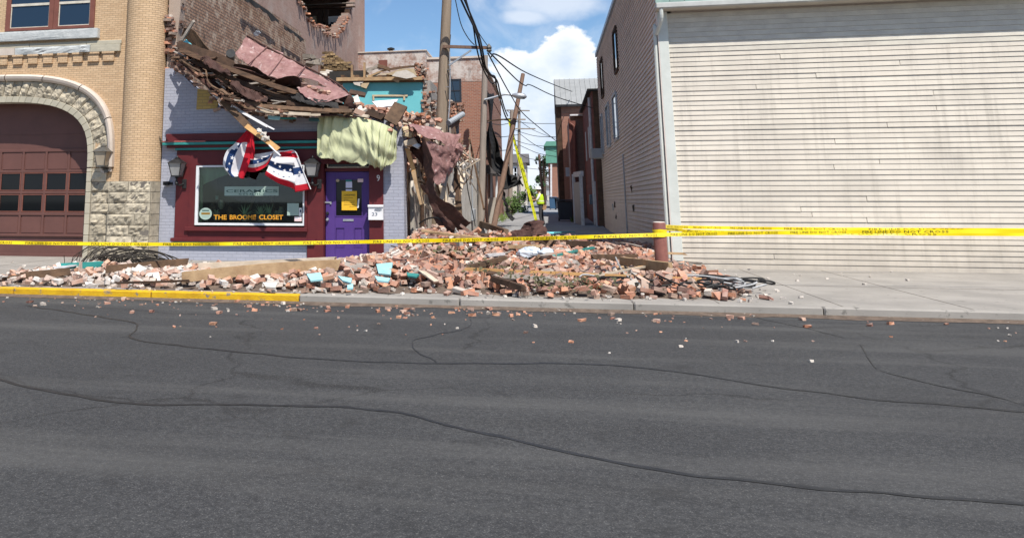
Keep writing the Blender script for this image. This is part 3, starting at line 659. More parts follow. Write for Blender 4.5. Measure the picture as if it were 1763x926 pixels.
# garage door
GD = thing('garage_door', 'brown panelled garage door with two rows of square panes', 'door', (acx, 20.5, 0))
DY = 20.52
mb = MB(); pts = [arch(tlen(i / 40), .1) for i in range(41)]
mb.prism([(acx + a_ + .1, -.02)] + pts + [(acx - a_ - .1, -.02)], DY, DY + .06); mb.build('door_leaf', 'garage_brown', GD)
def dz_(v): return P(60, v, DY).z
cols = [P(20 + 39.3 * k, 300, DY).x for k in range(-2, 5)]; pw = P(37, 300, DY).x - P(5, 300, DY).x
for x in cols:
    if x > xj - .1: continue
    for v0, v1 in ((264, 292), (373, 401)):
        z0, z1 = dz_(v1), dz_(v0); f = .035
        o = MB().bx(x - pw / 2, x + pw / 2, DY - .012, DY, z0, z1).build('panel', 'garage_brown', GD, bevel=.008)
for k, x in enumerate(cols):
    x2 = min(x + pw / 2, xj + .1)
    for v0, v1 in ((299, 327), (336, 363.5)):
        z0, z1 = dz_(v1), dz_(v0)
        pn = MB().bx(x - pw / 2, x + pw / 2, DY - .008, DY - .002, z0, z1).build('pane', 'glass_dark', GD)
        f = MB(); t = .022
        f.bx(x - pw / 2 - t, x - pw / 2, DY - .03, DY, z0 - t, z1 + t).bx(x + pw / 2, x + pw / 2 + t, DY - .03, DY, z0 - t, z1 + t).bx(x - pw / 2, x + pw / 2, DY - .03, DY, z0 - t, z0).bx(x - pw / 2, x + pw / 2, DY - .03, DY, z1, z1 + t)
        f.build('frame', 'window_brown', pn)
for k in range(len(cols) - 1):
    xm = (cols[k] + cols[k + 1]) / 2
    if xm < xj: MB().bx(xm - .03, xm + .03, DY - .032, DY, dz_(404), dz_(262)).build('stile', 'garage_brown', GD, bevel=.006)
for v0, v1, t in ((257, 262, .03), (293, 297, .034), (329.5, 333.5, .034), (366, 370.5, .034), (403, 407, .045), (436, 446, .03), (232, 233.5, .006)):
    MB().bx(acx - a_, xj + .06, DY - t, DY + .001, dz_(v1), dz_(v0)).build('rail', 'garage_brown', GD, bevel=.006)
# wall lanterns
def lantern(u, v0, v1, Y, label, gm, mm, big=1.):
    """tapered carriage lantern: bracket, glazed body with corner bars, roof and finial"""
    c = P(u, (v0 + v1) / 2, Y - .22); h = (P(u, v0, Y - .22).z - P(u, v1, Y - .22).z); r = h * .30 * big
    L = thing('wall_lantern', label, 'lantern', (c.x, Y, c.z - h / 2), 'wall lanterns')
    z0 = c.z - h / 2
    def fr(ra, za, rb, zb_): 
        m = MB(); q = [(-1, -1), (1, -1), (1, 1), (-1, 1)]
        m.add([(c.x + x * ra, c.y + y * ra, za) for x, y in q] + [(c.x + x * rb, c.y + y * rb, zb_) for x, y in q], [(3, 2, 1, 0), (4, 5, 6, 7)] + [(i, (i + 1) % 4, 4 + (i + 1) % 4, 4 + i) for i in range(4)]); return m
    fr(r * .55, z0 + h * .12, r * .92, z0 + h * .66).build('glass', gm, L)
    m = MB()
    for x, y in ((-1, -1), (1, -1), (1, 1), (-1, 1)): m.bar((c.x + x * r * .57, c.y + y * r * .57, z0 + h * .10), (c.x + x * r * .95, c.y + y * r * .95, z0 + h * .67), .016, .016)
    m.build('corner_bars', mm, L)
    fr(r * .62, z0 + h * .06, r * .62, z0 + h * .12).build('base', mm, L)
    o = fr(r * 1.12, z0 + h * .66, r * .35, z0 + h * .86).build('roof', mm, L)
    MB().lathe([(.01, z0), (r * .35, z0 + h * .02), (r * .2, z0 + h * .06)], (c.x, c.y, 0), 8).build('drop', mm, L)
    MB().lathe([(r * .36, z0 + h * .86), (r * .42, z0 + h * .89), (r * .15, z0 + h * .92), (.012, z0 + h)], (c.x, c.y, 0), 8).build('finial', mm, o)
    return L, c, r, z0, h
L, c, r, z0, h = lantern(177, 247, 290, FY - .05, 'weathered bronze lantern on the stone jamb beside the garage door', 'lamp_glass_old', 'bronze_metal', .92)
MB().bar((c.x, c.y, z0 + .04), (c.x + .02, FY - .06, z0 - .02), .03, .03).bx(c.x - .04, c.x + .06, FY - .1, FY - .05, z0 - .1, z0 + .08).build('bracket', 'bronze_metal', L)
for u, lab in ((305, 'black carriage lantern on the left edge of the shop window surround'), (538, 'black carriage lantern between the shop window and the purple door')):
    L, c, r, z0, h = lantern(u, 268, 307, FY - .06, lab, 'lamp_glass', 'black_metal', 1.05)
    MB().tube(cr([(c.x, c.y, z0 + .02), (c.x, c.y, z0 - .12), (c.x + .06, c.y + .08, z0 - .16), (c.x + .1, FY - .08, z0 - .12)], 4), .022, 6).lathe([(.03, z0 - .16), (.05, z0 - .12), (.03, z0 - .06)], (c.x, c.y, 0), 8).build('bracket', 'black_metal', L)
    MB().bx(c.x + .06, c.x + .17, FY - .10, FY - .066, z0 - .24, z0 - .02).build('back_plate', 'black_metal', L, bevel=.01)
# ---------------------------------------------------------------- collapsed shop
SB = thing('collapsed_shop_building', 'lavender grey painted brick shop with burgundy front, its upper floor collapsed', 'building', (-6.2, 20.5, 0))
XL, XR = -9.19, -3.2
def fx(u, v=350): return P(u, v, FY).x
def fz(v, u=420): return P(u, v, FY).z
zcor = fz(264)
top = [(XL, P(286, 118, FY).z), (fx(303, 118), P(303, 119, FY).z), (fx(318, 130), P(318, 133, FY).z), (fx(335, 145), P(335, 150, FY).z), (fx(352), P(352, 160, FY).z), (fx(370), P(370, 184, FY).z), (fx(395), P(395, 194, FY).z), (fx(430), P(430, 199, FY).z), (fx(480), P(480, 203, FY).z),
       (fx(550), P(550, 202, FY).z), (fx(620), P(620, 196, FY).z), (fx(690, 205), P(690, 206, FY).z), (XR, P(697, 212, FY).z)]
xw0, xw1 = fx(303), fx(557)            # burgundy surround
zu0, zu1 = fz(412), fz(262)
mb = MB()
mb.prism([(XL, zu1 - .01)] + top + [(XR, zu1 - .01)], FY, FY + .3)
mb.bx(XL, xw0 + .1, FY, FY + .3, -.1, zu1 - .01)
mb.bx(xw0 + .1, xw1 - .12, FY, FY + .3, -.1, zu0 + .02)
xd0, xd1 = P(558, 380, FY).x, P(640, 380, FY).x
xp0, xp1 = P(639, 380, FY).x, P(661, 380, FY).x
mb.bx(xp1 - .02, XR, FY, FY + .3, -.1, zu1 - .01)
mb.build('wall', 'painted_brick', SB)
mb = MB(); mb.bx(XR - .3, XR + .004, FY + .304, FY + .42, -.1, P(697, 225, FY).z); mb.build('wall_return', 'painted_brick_side', SB)
# unpainted ochre patch, and torn brick teeth along the broken top edge
MB().prism([(fx(333), fz(189, 350)), (fx(370), fz(188, 350)), (fx(370), fz(176, 350)), (fx(358), fz(168, 350)), (fx(352), fz(156, 350)), (fx(334), fz(153, 340))], FY - .006, FY + .05).build('bare_brick_patch', 'ochre_brick', SB)
k = 0
for (x0, z0), (x1, z1) in zip(top, top[1:]):
    L = math.dist((x0, z0), (x1, z1)); n = max(2, int(L / .075))
    for i in range(n):
        f = (i + rnd.random()) / n
        put_brick(SB, (x0 + (x1 - x0) * f, FY + rnd.uniform(-.05, .22), z0 + (z1 - z0) * f + rnd.uniform(-.16, .05)), (rnd.uniform(-.25, .25), rnd.uniform(-.35, .35), rnd.uniform(-.6, .6) + rnd.choice((0, 0, 1.57))), 0 if rnd.random() < .5 else 1); k += 1
for i in range(95):                                   # ragged end of the party wall beside the round column
    v = rnd.uniform(30, 122); u = 291 + max(0, (v - 92) * .35) + rnd.uniform(-4, 9 + max(0, 12 - abs(v - 110) * .4))
    p = P(u, v, FY + rnd.uniform(-.1, .3)); put_brick(SB, p, (rnd.uniform(-.15, .15), rnd.uniform(-.15, .15), rnd.uniform(-.4, .4) + rnd.choice((0, 1.57))), 0 if rnd.random() < .7 else 1)
for i in range(60):
    v = rnd.uniform(4, 60); u = 297 + rnd.uniform(-8, 16)
    p = P(u, v, FY + rnd.uniform(.15, .4)); put_brick(SB, p, (rnd.uniform(-.15, .15), rnd.uniform(-.15, .15), rnd.uniform(-.4, .4)), 1)
MB().prism([(XL, P(290, 119, FY).z), (P(300, 119, FY).x, P(300, 119, FY).z), (P(303, 60, FY).x, P(303, 60, FY).z), (P(308, 20, FY).x, P(308, 20, FY).z), (P(312, -60, FY).x, 7.2), (XL, 7.2)], FY + .08, FY + .35).build('wall_core', 'brick_dark', SB)
# cornice and surround
def fb(nm, m, u0, u1, v0, v1, d0, d1, par=None, bevel=0., uz=420):
    return MB().bx(fx(u0), fx(u1), FY - d1, FY - d0, fz(v1, uz), fz(v0, uz)).build(nm, m, par or SB, bevel=bevel)
co = fb('cornice', 'burgundy', 284, 662, 229, 243.5, .0, .10, bevel=.01)
fb('cornice_moulding', 'teal_trim', 281, 662, 244.5, 249, .0, .19, co, .008)
fb('cornice_moulding', 'old_red_trim', 281, 356, 242, 244.4, .0, .195, co, .006)
fb('cornice_moulding', 'burgundy', 287, 662, 249.2, 253.8, .0, .13, co, .005)
fb('cornice_moulding', 'teal_trim', 301, 660, 254, 257.8, .0, .11, co, .006)
fb('frieze', 'burgundy', 303, 662, 258, 284, .0, .05)
MB().bx(fx(303), fx(326.5), FY - .05, FY + .1, zu0, fz(284)).build('surround', 'burgundy', SB, bevel=.006)
MB().bx(fx(530), fx(557.5), FY - .05, FY + .1, -.05, fz(284)).build('surround', 'burgundy', SB, bevel=.006)
fb('surround_panel', 'burgundy', 326.5, 530, 398.5, 410.5, -.05, .035)
fb('surround_panel', 'burgundy', 326.5, 337, 284, 392, -.05, .07); fb('surround_panel', 'burgundy', 525.5, 530, 284, 392, -.05, .07)
fb('window_ledge', 'burgundy', 322, 531, 391, 398, -.02, .11, bevel=.006)
fb('base_ledge', 'burgundy', 299, 545, 410.5, 416.5, -.02, .13, bevel=.006)
fb('base_moulding', 'teal_trim', 303, 541, 416.6, 420.5, -.01, .08, bevel=.004)
# shop window
WN = fb('shop_window', 'white_frame', 337, 341.5, 284.5, 388, -.06, .04)
for a in ((341.5, 525, 284.5, 287.5), (341.5, 525, 384, 388), (522, 525.5, 287.5, 384)): fb('frame', 'white_frame', *a, -.06, .04, WN)
MB().bx(fx(341.5), fx(522), FY + .015, FY + .021, fz(384), fz(287.5)).build('pane', 'shop_glass', WN)
# shop interior
IN = MB(); x0, x1, za, zb_ = fx(305), fx(540), fz(418), fz(262)
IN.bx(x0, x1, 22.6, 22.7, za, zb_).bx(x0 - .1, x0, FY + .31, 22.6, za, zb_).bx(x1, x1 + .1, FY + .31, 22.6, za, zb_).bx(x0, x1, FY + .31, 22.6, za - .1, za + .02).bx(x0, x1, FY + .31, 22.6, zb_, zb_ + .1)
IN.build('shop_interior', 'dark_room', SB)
def drape(a, b):                                       # green valance tied back at both sides
    u = 343 + 180 * a; lo = 288 + 30 * abs(2 * a - 1) ** 1.6 + 4; fold = math.sin(a * 60) * .025
    p = P(u, 287 + (lo - 287) * b, FY + .16); p.y += fold; return p
o = MB().grid(drape, 80, 6).build('window_valance', 'green_drape', None, smooth=True, solid=.006); tag(o, 'dark green valance hanging inside the shop window', 'curtain')
o = MB().grid(lambda a, b: P(342 + 5 * a + 2 * math.sin(b * 3), 300 + 84 * b, FY + .12) + Vector((0, .02 * math.sin(a * 14), 0)), 12, 10).build('window_curtain', 'green_drape', None, smooth=True, solid=.006); tag(o, 'narrow green curtain down the left side of the shop window', 'curtain')
def flat(nm, m, u0, u1, v0, v1, Y, par=None, th=.006): 
    a, b = P(u0, v1, Y), P(u1, v0, Y); return MB().bx(a.x, b.x, Y - th, Y, a.z, b.z).build(nm, m, par)
YS = FY + .012
o = flat('window_sign', 'sign_sage', 386.5, 480, 321, 337, YS); tag(o, 'oblong sage green sign hung behind the shop window glass', 'sign')
text('lettering', 'THE BROOME CLOSET', 'ink_faint', o, 402, 465, 322.5, 325, YS - .006, .002)
text('lettering', 'CERAMICS', 'ink_green', o, 389.5, 478, 326.3, 331.6, YS - .006, .002, .012); text('lettering', 'STUDIO', 'ink_green', o, 411, 455, 332.6, 336, YS - .006, .0028, .012)
T = thing('window_lettering', 'orange shop lettering along the bottom of the window', 'lettering', P(368, 378, YS))
for wd_, ua, ub in (('THE', 368, 390.5), ('BROOME', 395.5, 441), ('CLOSET', 446, 487.5)): text('word', wd_, 'orange_letter', T, ua, ub, 370, 378, YS, .004, .022)
cx_, cz_ = P(354, 368, YS).x, P(354, 368, YS).z
o = MB().prism([(cx_ + .16 * math.cos(q), cz_ + .14 * math.sin(q)) for q in [i * math.pi / 12 for i in range(24)]], YS - .006, YS).build('round_sticker', 'sign_sage', None); tag(o, 'round pale green sticker in the lower left of the shop window', 'sticker')
for vv0, vv1, uu, m in ((361.5, 363.5, 6, 'ink_green'), (366, 369.5, 7.5, 'ink_brown'), (372, 374, 6, 'ink_faint')): flat('print', m, 354 - uu, 354 + uu, vv0, vv1, YS - .0065, o, .001)
o = flat('window_notice', 'sign_sage', 494.5, 514.5, 350, 371, YS); tag(o, 'pale green typed notice in the lower right of the shop window', 'notice')
for k in range(6): flat('print', 'ink_faint', 498, 511, 352.5 + k * 3, 353.3 + k * 3, YS - .0065, o, .001)
o = flat('window_decal', 'paper_white', 514.8, 519.5, 358, 372, YS); tag(o, 'small white decal beside the pale green window notice', 'sticker')
flat('print', 'ink_blue', 516, 518.4, 361, 366, YS - .0065, o, .001)
o = flat('window_decal', 'sticker_pink', 507, 519.5, 373, 381, YS); tag(o, 'small pink card stickers at the lower right window corner', 'sticker')
for k in range(3): flat('print', 'paper_white', 508 + k * 4, 511 + k * 4, 374, 377, YS - .0065, o, .001)
o = flat('display_tag', 'sign_sage', 371, 376, 337, 344, FY + .9); tag(o, 'small square price card deep inside the shop window', 'card')
def spiky(u, v, h, n, lab, Y):
    b = P(u, v, Y); t = thing('potted_plant', lab, 'plant', b); m = MB()
    for k in range(n):
        a = rnd.uniform(-1.1, 1.1); q = rnd.uniform(-.8, .8); l = h * rnd.uniform(.6, 1)
        tip = b + Vector((math.sin(a) * l * .8, q * l * .4, math.cos(a) * l)); w_ = .02
        m.add([b + Vector((-w_, 0, .1)), b + Vector((w_, 0, .1)), tip], [(0, 1, 2)])
    m.build('leaves', 'plant_leaf', t); MB().lathe([(.06, b.z - .1), (.09, b.z + .1)], (b.x, b.y, 0), 10).build('pot', 'lamp_glass_old', t)
spiky(421, 378, .42, 20, 'spiky plant at the middle of the shop window display', FY + .35); spiky(449, 378, .40, 34, 'small bushy plant in the shop window right of the spiky one', FY + .4); spiky(464, 377, .42, 16, 'thin branching plant at the right of the window display', FY + .45); spiky(372, 372, .22, 12, 'low plant beside the round sticker in the shop window', FY + .3)
o = MB().bx(fx(345), fx(520), FY + .25, FY + .8, fz(384) - .02, fz(382)).build('display_shelf', 'wood_dark', SB)
for k, (u, v, m) in enumerate(((366, 356, 'wood_old'), (381, 352, 'lamp_glass_old'), (396, 364, 'wood_old'), (484, 364, 'lamp_glass_old'), (476, 370, 'plaster_tan'))):
    p = P(u, v, FY + .7); o = MB().lathe([(.03, p.z - .12), (.08, p.z - .06), (.09, p.z + .02), (.04, p.z + .08), (.05, p.z + .11)], (p.x, p.y, 0), 10).build('pottery_vase', m, None, smooth=True)
    tag(o, ['brown vase on the left of the dim window display', 'tan vase below the price card in the window display', 'dark vase left of the spiky plant in the window', 'tan vase left of the window notice', 'low tan pot beside the thin branching plant'][k], 'vase', 'pottery in the shop window')
for a, b in (((425, 372), (441, 330)), ((474, 375), (466, 335))): MB().bar(P(*a, FY + 1.4), P(*b, FY + 1.6), .06, .06).build('easel_leg', 'wood_old', SB)
# door
XD = FY + .12
DR = thing('shop_door', 'purple panelled shop door with glazed upper half and condemned notice', 'door', (P(599, 447, XD).x, XD, 0))
def dbx(nm, m, u0, u1, v0, v1, y0, y1, par=DR, bevel=0.):
    a, b = P(u0, v1, XD), P(u1, v0, XD); return MB().bx(a.x, b.x, XD - y1, XD - y0, a.z, b.z).build(nm, m, par, bevel=bevel)
dbx('stile', 'purple_door', 560.5, 577, 296, 448, -.04, .0, bevel=.004); dbx('stile', 'purple_door', 624.5, 638, 296, 448, -.04, .0, bevel=.004)
dbx('rail', 'purple_door', 577, 624.5, 296, 308, -.04, -.0005); dbx('rail', 'purple_door', 577, 624.5, 373, 391, -.04, -.0005); dbx('rail', 'purple_door', 577, 624.5, 426, 448, -.04, -.0005); dbx('rail', 'purple_door', 594, 609, 391, 426, -.04, -.0008)
for u0, u1 in ((577, 594), (609, 624.5)):
    dbx('panel', 'purple_door', u0 + 1.5, u1 - 1.5, 392.5, 424.5, -.03, -.012, bevel=.008)
    for a in ((u0, u0 + 1.5, 391, 426), (u1 - 1.5, u1, 391, 426), (u0 + 1.5, u1 - 1.5, 391, 392.5), (u0 + 1.5, u1 - 1.5, 424.5, 426)): dbx('panel_moulding', 'purple_door', *a, -.03, .006)
pn = dbx('pane', 'glass_dark', 577, 624.5, 308, 373, -.028, -.02)
for a in ((577, 578.6, 308, 373), (623, 624.5, 308, 373), (578.6, 623, 308, 309.6), (578.6, 623, 371.4, 373)): dbx('glazing_bead', 'purple_door', *a, -.02, .008, pn)
nt_ = dbx('condemned_notice', 'notice_yellow', 588.5, 614.8, 329, 362, .012, .016)
text('lettering', 'CONDEMNED', 'ink', nt_, 592, 611.5, 334.5, 337.3, XD - .0165, .003)
for k, (u0, u1) in enumerate(((592, 608), (592, 600), (592, 611), (592, 610), (592, 611), (602, 611))): dbx('print', 'ink_brown', u0, u1, 340.5 + k * 3, 341.2 + k * 3, .0165, .018, nt_)
dbx('door_paper', 'paper_lilac', 595.5, 606.5, 313, 323.5, .009, .012); dbx('door_paper', 'paper_lilac', 595.5, 606.5, 326, 329.5, .009, .0115); dbx('door_paper', 'teal_trim', 595.3, 606, 309.8, 312.5, .009, .012)
dbx('door_sticker', 'sticker_pink', 616, 625.5, 308, 314, .009, .012); dbx('door_sticker', 'bin_dark', 617, 624.5, 314.3, 317.5, .009, .0115)
p = P(581.5, 311, XD); MB().prism([(p.x + .045 * math.cos(q), p.z + .035 * math.sin(q)) for q in [i * math.pi / 8 for i in range(16)]], XD - .012, XD - .009).build('door_sticker', 'plaster_tan', DR)
a = P(615, 358, XD); MB().prism([(a.x, a.z), (a.x + .035, a.z), (a.x + .06, a.z + .21), (a.x + .02, a.z + .21)], XD - .0105, XD - .008).build('door_paper', 'paper_white', DR)
dbx('mail_slot', 'steel', 590.5, 609, 377.3, 380.8, .0, .014, bevel=.003)
dbx('hasp', 'steel', 558.5, 571, 347.3, 350, .0, .02, bevel=.003); dbx('hasp', 'steel', 568.5, 571, 350, 352, .0, .03, bevel=.003)
for v, m in ((367.2, 'black_metal'), (378, 'steel')):
    p = P(564.5, v, XD); MB().tube([(p.x, XD, p.z), (p.x, XD - .03, p.z), (p.x, XD - .05, p.z), (p.x, XD - .075, p.z)], [.03, .03, .038, .026], 12).build('knob' if m == 'steel' else 'lock', m, DR)
# door frame, transom, step
fr = dbx('door_frame', 'burgundy', 638.2, 661.5, 285, 455, -.2, .155, SB, .006)
dbx('door_frame', 'burgundy', 557, 560.2, 268, 452, -.2, .12, SB); dbx('door_frame', 'burgundy', 560.2, 638.2, 289.5, 295.6, -.1, .05, SB); dbx('door_frame', 'burgundy', 557, 661.5, 262, 275.5, -.2, .13, SB)
tr = dbx('transom_window', 'cream_paint', 563.5, 565.8, 276, 289, -.05, .045, SB)
for a in ((635.5, 638, 276, 289), (565.8, 635.5, 276, 278.2), (565.8, 635.5, 287.2, 289.4)): dbx('frame', 'cream_paint', *a, -.05, .045, tr)
dbx('pane', 'glass_dark', 565.8, 635.5, 278.2, 287.2, -.02, .0, tr)
MB().bx(xd0 - .02, xp1 + .02, FY - .16, FY + .2, -.05, P(600, 448.5, FY).z - .01).build('door_step', 'stone_smooth', SB, bevel=.02)
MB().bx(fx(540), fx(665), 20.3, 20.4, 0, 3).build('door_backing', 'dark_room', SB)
text('house_number', '9', 'paper_white', fr, 648.8, 654, 301.5, 312, XD - .155, .02)
mbx = dbx('mailbox', 'paper_white', 637.8, 662.5, 354.5, 378.5, .156, .26, SB, .006); MBX = mbx
mbx.parent = None; mbx.location = OFF[mbx]; tag(mbx, 'white mailbox marked 23 on the burgundy door post', 'mailbox')
dbx('lid', 'paper_white', 637.2, 663, 352.5, 356.5, .156, .285, mbx, .004)
text('lettering', '23', 'ink_blue', mbx, 640, 649.5, 366, 371.5, XD - .26, .003)
p = P(651, 361.5, XD - .26); MB().prism([(p.x + .09 * math.cos(q), p.z + .035 * math.sin(q)) for q in [i * math.pi / 10 for i in range(20)]], XD - .263, XD - .26).build('emblem', 'galvanised', mbx)
for k in range(4): MB().bar((p.x - .08 + k * .035, XD - .2645, p.z - .02), (p.x - .05 + k * .035, XD - .2645, p.z + .02), .008, .002, (0, -1, 0)).build('emblem', 'ink_blue', mbx)
SC = thing('security_camera', 'small black camera box on the painted wall by the lantern', 'camera', P(291, 316, FY))
a = P(291, 316, FY); MB().bx(a.x - .09, a.x + .04, FY - .16, FY - .03, a.z - .045, a.z + .045).build('body', 'black_metal', SC, bevel=.01); MB().bx(a.x + .04, a.x + .1, FY - .08, FY, a.z - .03, a.z + .03).build('mount', 'black_metal', SC); MB().tube([(a.x - .05, FY - .16, a.z), (a.x - .05, FY - .18, a.z)], .02, 10).build('lens', 'glass_dark', SC)
# alley side: stucco wall with broken top, pilasters, openings
def sy(u): return PX(u, 345, XR).y
def wallpoly(pts, x0, x1, nm, m): return MB().prism([(PX(u, v, XR).y, PX(u, v, XR).z) for u, v in pts], x0, x1, 'x').build(nm, m, SB)
def gz(u, z=-.05): return (PX(u, 345, XR).y, z)
def wall2(uv, nm, m, d=0.):
    """piece of the alley wall: outline of the broken top in pixels, closed at the ground"""
    t = [(PX(u, v, XR).y, PX(u, v, XR).z) for u, v in uv]
    return MB().prism([(t[0][0], -.05)] + t + [(t[-1][0], -.05)], XR - .3, XR + d, 'x').build(nm, m, SB)
Yr = FY + .425
wall2([(713, 300), (716, 292), (722, 286), (730, 292), (737, 300)], 'alley_wall', 'stucco', -.012)
wall2([(737, 276), (741, 262), (752, 256), (760, 262), (766, 280), (772, 276), (775, 290)], 'alley_wall', 'stucco', 0)
wall2([(775, 290), (780, 282), (786, 290), (792, 278), (798, 286), (806, 280), (815, 284), (822, 276), (829, 270)], 'alley_wall', 'stucco_white', -.005)
MB().bx(XR - .25, XR - .1, Yr, sy(713), 0, 2.75).build('side_door', 'wood_dark', SB)
MB().bx(XR - .3, XR - .02, Yr, sy(713), 2.75, 3.05).build('door_head', 'burgundy', SB)
for u in (725, 748, 762): y = sy(u); MB().bx(XR + .001, XR + .05, y, y + .16, 0, 2.5).build('wall_batten', 'stucco', SB)
MB().tube([(XR + .07, sy(722), 0), (XR + .07, sy(722), 2.3)], .05, 10).build('downpipe', 'wood_dark', SB)
y = sy(727); MB().bx(XR, XR + .06, y, y + .45, .62, .7).build('wall_bracket', 'stucco_white', SB)
# ground-floor remains behind the front, hidden core that the debris rests on
mb = MB(); mb.bx(XL + .05, XR - .32, 22.8, 34, 0, 2.9); mb.build('ruin_core', 'brick_dark', SB)
# ---------------------------------------------------------------- debris hanging over the shop front
def plank(nm, m, a, b, w, h, lab, cat='plank', upv=(0, -1, .3), n=3, bend=0., jit=.012, grp=None):
    """a, b: (u, v, Y). w is thickness towards the viewer side, h the visible width"""
    o = MB().bar(P(*a), P(*b), h, w, upv, 0, n, bend, jit).build(nm, m, None)
    return tag(o, lab, cat, grp)
def curveplank(nm, m, pts, w, t, lab, cat='plank', wig=0., grp=None, upv=(0, -1, .2)):
    c = cr([P(*p) for p in pts], 7); n = len(c); mb = MB(); vs = []
    for i, p in enumerate(c):
        tg = (c[min(i + 1, n - 1)] - c[max(i - 1, 0)]).normalized(); u = Vector(upv); u = (u - tg * u.dot(tg)).normalized(); sd = tg.cross(u)
        ww = w * (1 + wig * noise.noise(Vector((i * .7, len(lab) % 7, 0)))) * (.6 if i in (0, n - 1) else 1)
        for x, y in ((-1, -1), (1, -1), (1, 1), (-1, 1)): vs.append(p + sd * (x * ww / 2) + u * (y * t / 2))
    mb.add(vs, [(i * 4 + j, i * 4 + (j + 1) % 4, i * 4 + 4 + (j + 1) % 4, i * 4 + 4 + j) for i in range(n - 1) for j in range(4)] + [(3, 2, 1, 0), tuple(range(n * 4 - 4, n * 4))])
    return tag(mb.build(nm, m, None), lab, cat, grp)
def ribbon(nm, m, e1, e2, lab, cat, nu=24, nv=5, bulge=.0, crump=.0, thick=.012, grp=None, seed=0, m2=None):
    """bent sheet between two edges given as (u, v, Y) rows"""
    c1, c2 = cr([P(*p) for p in e1], 6), cr([P(*p) for p in e2], 6)
    def fn(a, b):
        p = at_curve(c1, a).lerp(at_curve(c2, a), b); q = 4 * b * (1 - b)
        p.y -= bulge * q; d = noise.noise_vector(p * 2.3 + Vector((seed, 0, 0))) * crump + noise.noise_vector(p * 6 + Vector((0, seed, 0))) * crump * .5 + noise.noise_vector(p * 15 + Vector((0, seed, 9))) * crump * .13
        d.y += crump * 1.1 * (abs(noise.noise(p * 3.4 + Vector((seed, 8, 2)))) - .2) + crump * .5 * (abs(noise.noise(p * 8 + Vector((2, seed, 2)))) - .2)
        e = noise.noise(p * 5 + Vector((seed, 3, 1))) * .09 + noise.noise(p * 14 + Vector((seed, 3, 1))) * .05
        if crump > .02 and b in (0., 1.): d += (at_curve(c2, a) - at_curve(c1, a)).normalized() * e * (1 if b else -1)
        return p + d
    o = MB().grid(fn, nu * (2 if crump > .02 else 1), nv * (2 if crump > .02 else 1)).build(nm, m, None, solid=min(thick, .008) if m.startswith('roof') else thick)
    if m2: o.data.materials.append(MATS[m2]); md = o.modifiers['thickness']; md.material_offset = 1; md.offset = -1
    return tag(o, lab, cat, grp)
# sagging roof deck, underside to the street, coloured dark to stand in for the hollow's shade
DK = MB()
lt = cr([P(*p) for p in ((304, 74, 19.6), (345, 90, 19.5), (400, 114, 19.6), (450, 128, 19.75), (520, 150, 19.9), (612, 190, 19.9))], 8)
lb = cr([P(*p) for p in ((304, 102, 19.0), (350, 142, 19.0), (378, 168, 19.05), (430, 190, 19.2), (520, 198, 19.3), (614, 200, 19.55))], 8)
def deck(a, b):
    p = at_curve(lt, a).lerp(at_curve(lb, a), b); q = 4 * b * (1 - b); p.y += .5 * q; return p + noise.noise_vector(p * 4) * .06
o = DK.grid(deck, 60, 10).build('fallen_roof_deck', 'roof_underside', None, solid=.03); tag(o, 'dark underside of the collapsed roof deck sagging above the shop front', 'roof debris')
curveplank('roof_beam', 'wood_dark2', ((309, 86, 19.03), (350, 103, 19.14), (391, 118, 19.25), (440, 136, 19.28), (474, 149, 19.33), (510, 160, 19.48)), .11, .09, 'long curved brown beam across the sagging roof debris', 'beam', .3)
curveplank('roof_beam', 'wood_dark', ((306, 76, 19.11), (345, 90, 19.17), (370, 98, 19.21), (402, 113, 19.38)), .20, .05, 'dark fascia board along the top left of the sagging roof', 'beam', .3)
curveplank('roof_beam', 'wood_dark', ((330, 105, 19.26), (390, 132, 19.39), (450, 156, 19.48), (520, 178, 19.63)), .10, .08, 'dark middle rafter under the long curved brown beam', 'beam', .4)
curveplank('roof_beam', 'wood_old', ((308, 97, 19.17), (350, 140, 19.19), (376, 164, 19.19), (421, 184, 19.23), (470, 190, 19.28), (552, 196, 19.43)), .07, .05, 'thin lower batten following the broken wall top', 'beam', .3)
curveplank('roof_beam', 'wood_pale', ((440, 190.5, 19.21), (490, 195, 19.19), (552, 198, 19.23)), .07, .03, 'pale straight board along the wall top left of the green cloth', 'plank', .2)
curveplank('roof_beam', 'wood_old', ((395, 168, 19.36), (450, 182, 19.28), (520, 188, 19.33), (606, 192, 19.43)), .09, .06, 'brown joist lying on the wall top above the bunting', 'beam', .4)
curveplank('roof_beam', 'wood_dark', ((450, 165, 19.53), (520, 182, 19.48), (600, 187, 19.53)), .09, .06, 'dark joist in the hollow right of the roof debris', 'beam', .5)
ribbon('roof_sheet', 'roof_underside', ((400, 110, 19.85), (425, 112, 19.75), (440, 117, 19.7), (471, 139, 19.8)), ((402, 117, 20.2), (425, 124, 20.2), (446, 132, 20.2), (468, 142, 20.2)), 'dark curled sheet below the left end of the pink roof', 'roof sheet', crump=.03)
o = ribbon('roof_sheet', 'roof_pink', ((425, 63, 21.1), (470, 88, 21.0), (520, 113, 20.8), (577, 143, 20.6), (600, 163, 20.3), (615, 187, 20.1)), ((405, 95, 20.4), (428, 113, 20.2), (471, 139, 20.0), (516, 134, 19.95), (575, 158, 19.95), (611, 190, 19.9)), 'long pink metal roof sheet sliding down from the party wall', 'roof sheet', 40, 6, .05, .055, .02)
pr = o
for (a, b) in (((427, 112, 20.13), (459, 82, 20.95)), ((461, 132, 19.93), (488, 98, 20.85)), ((507, 136, 19.83), (525, 116, 20.7))): MB().bar(P(*a), P(*b), .02, .04, (0, -1, .6)).build('seam', 'roof_pink', pr)
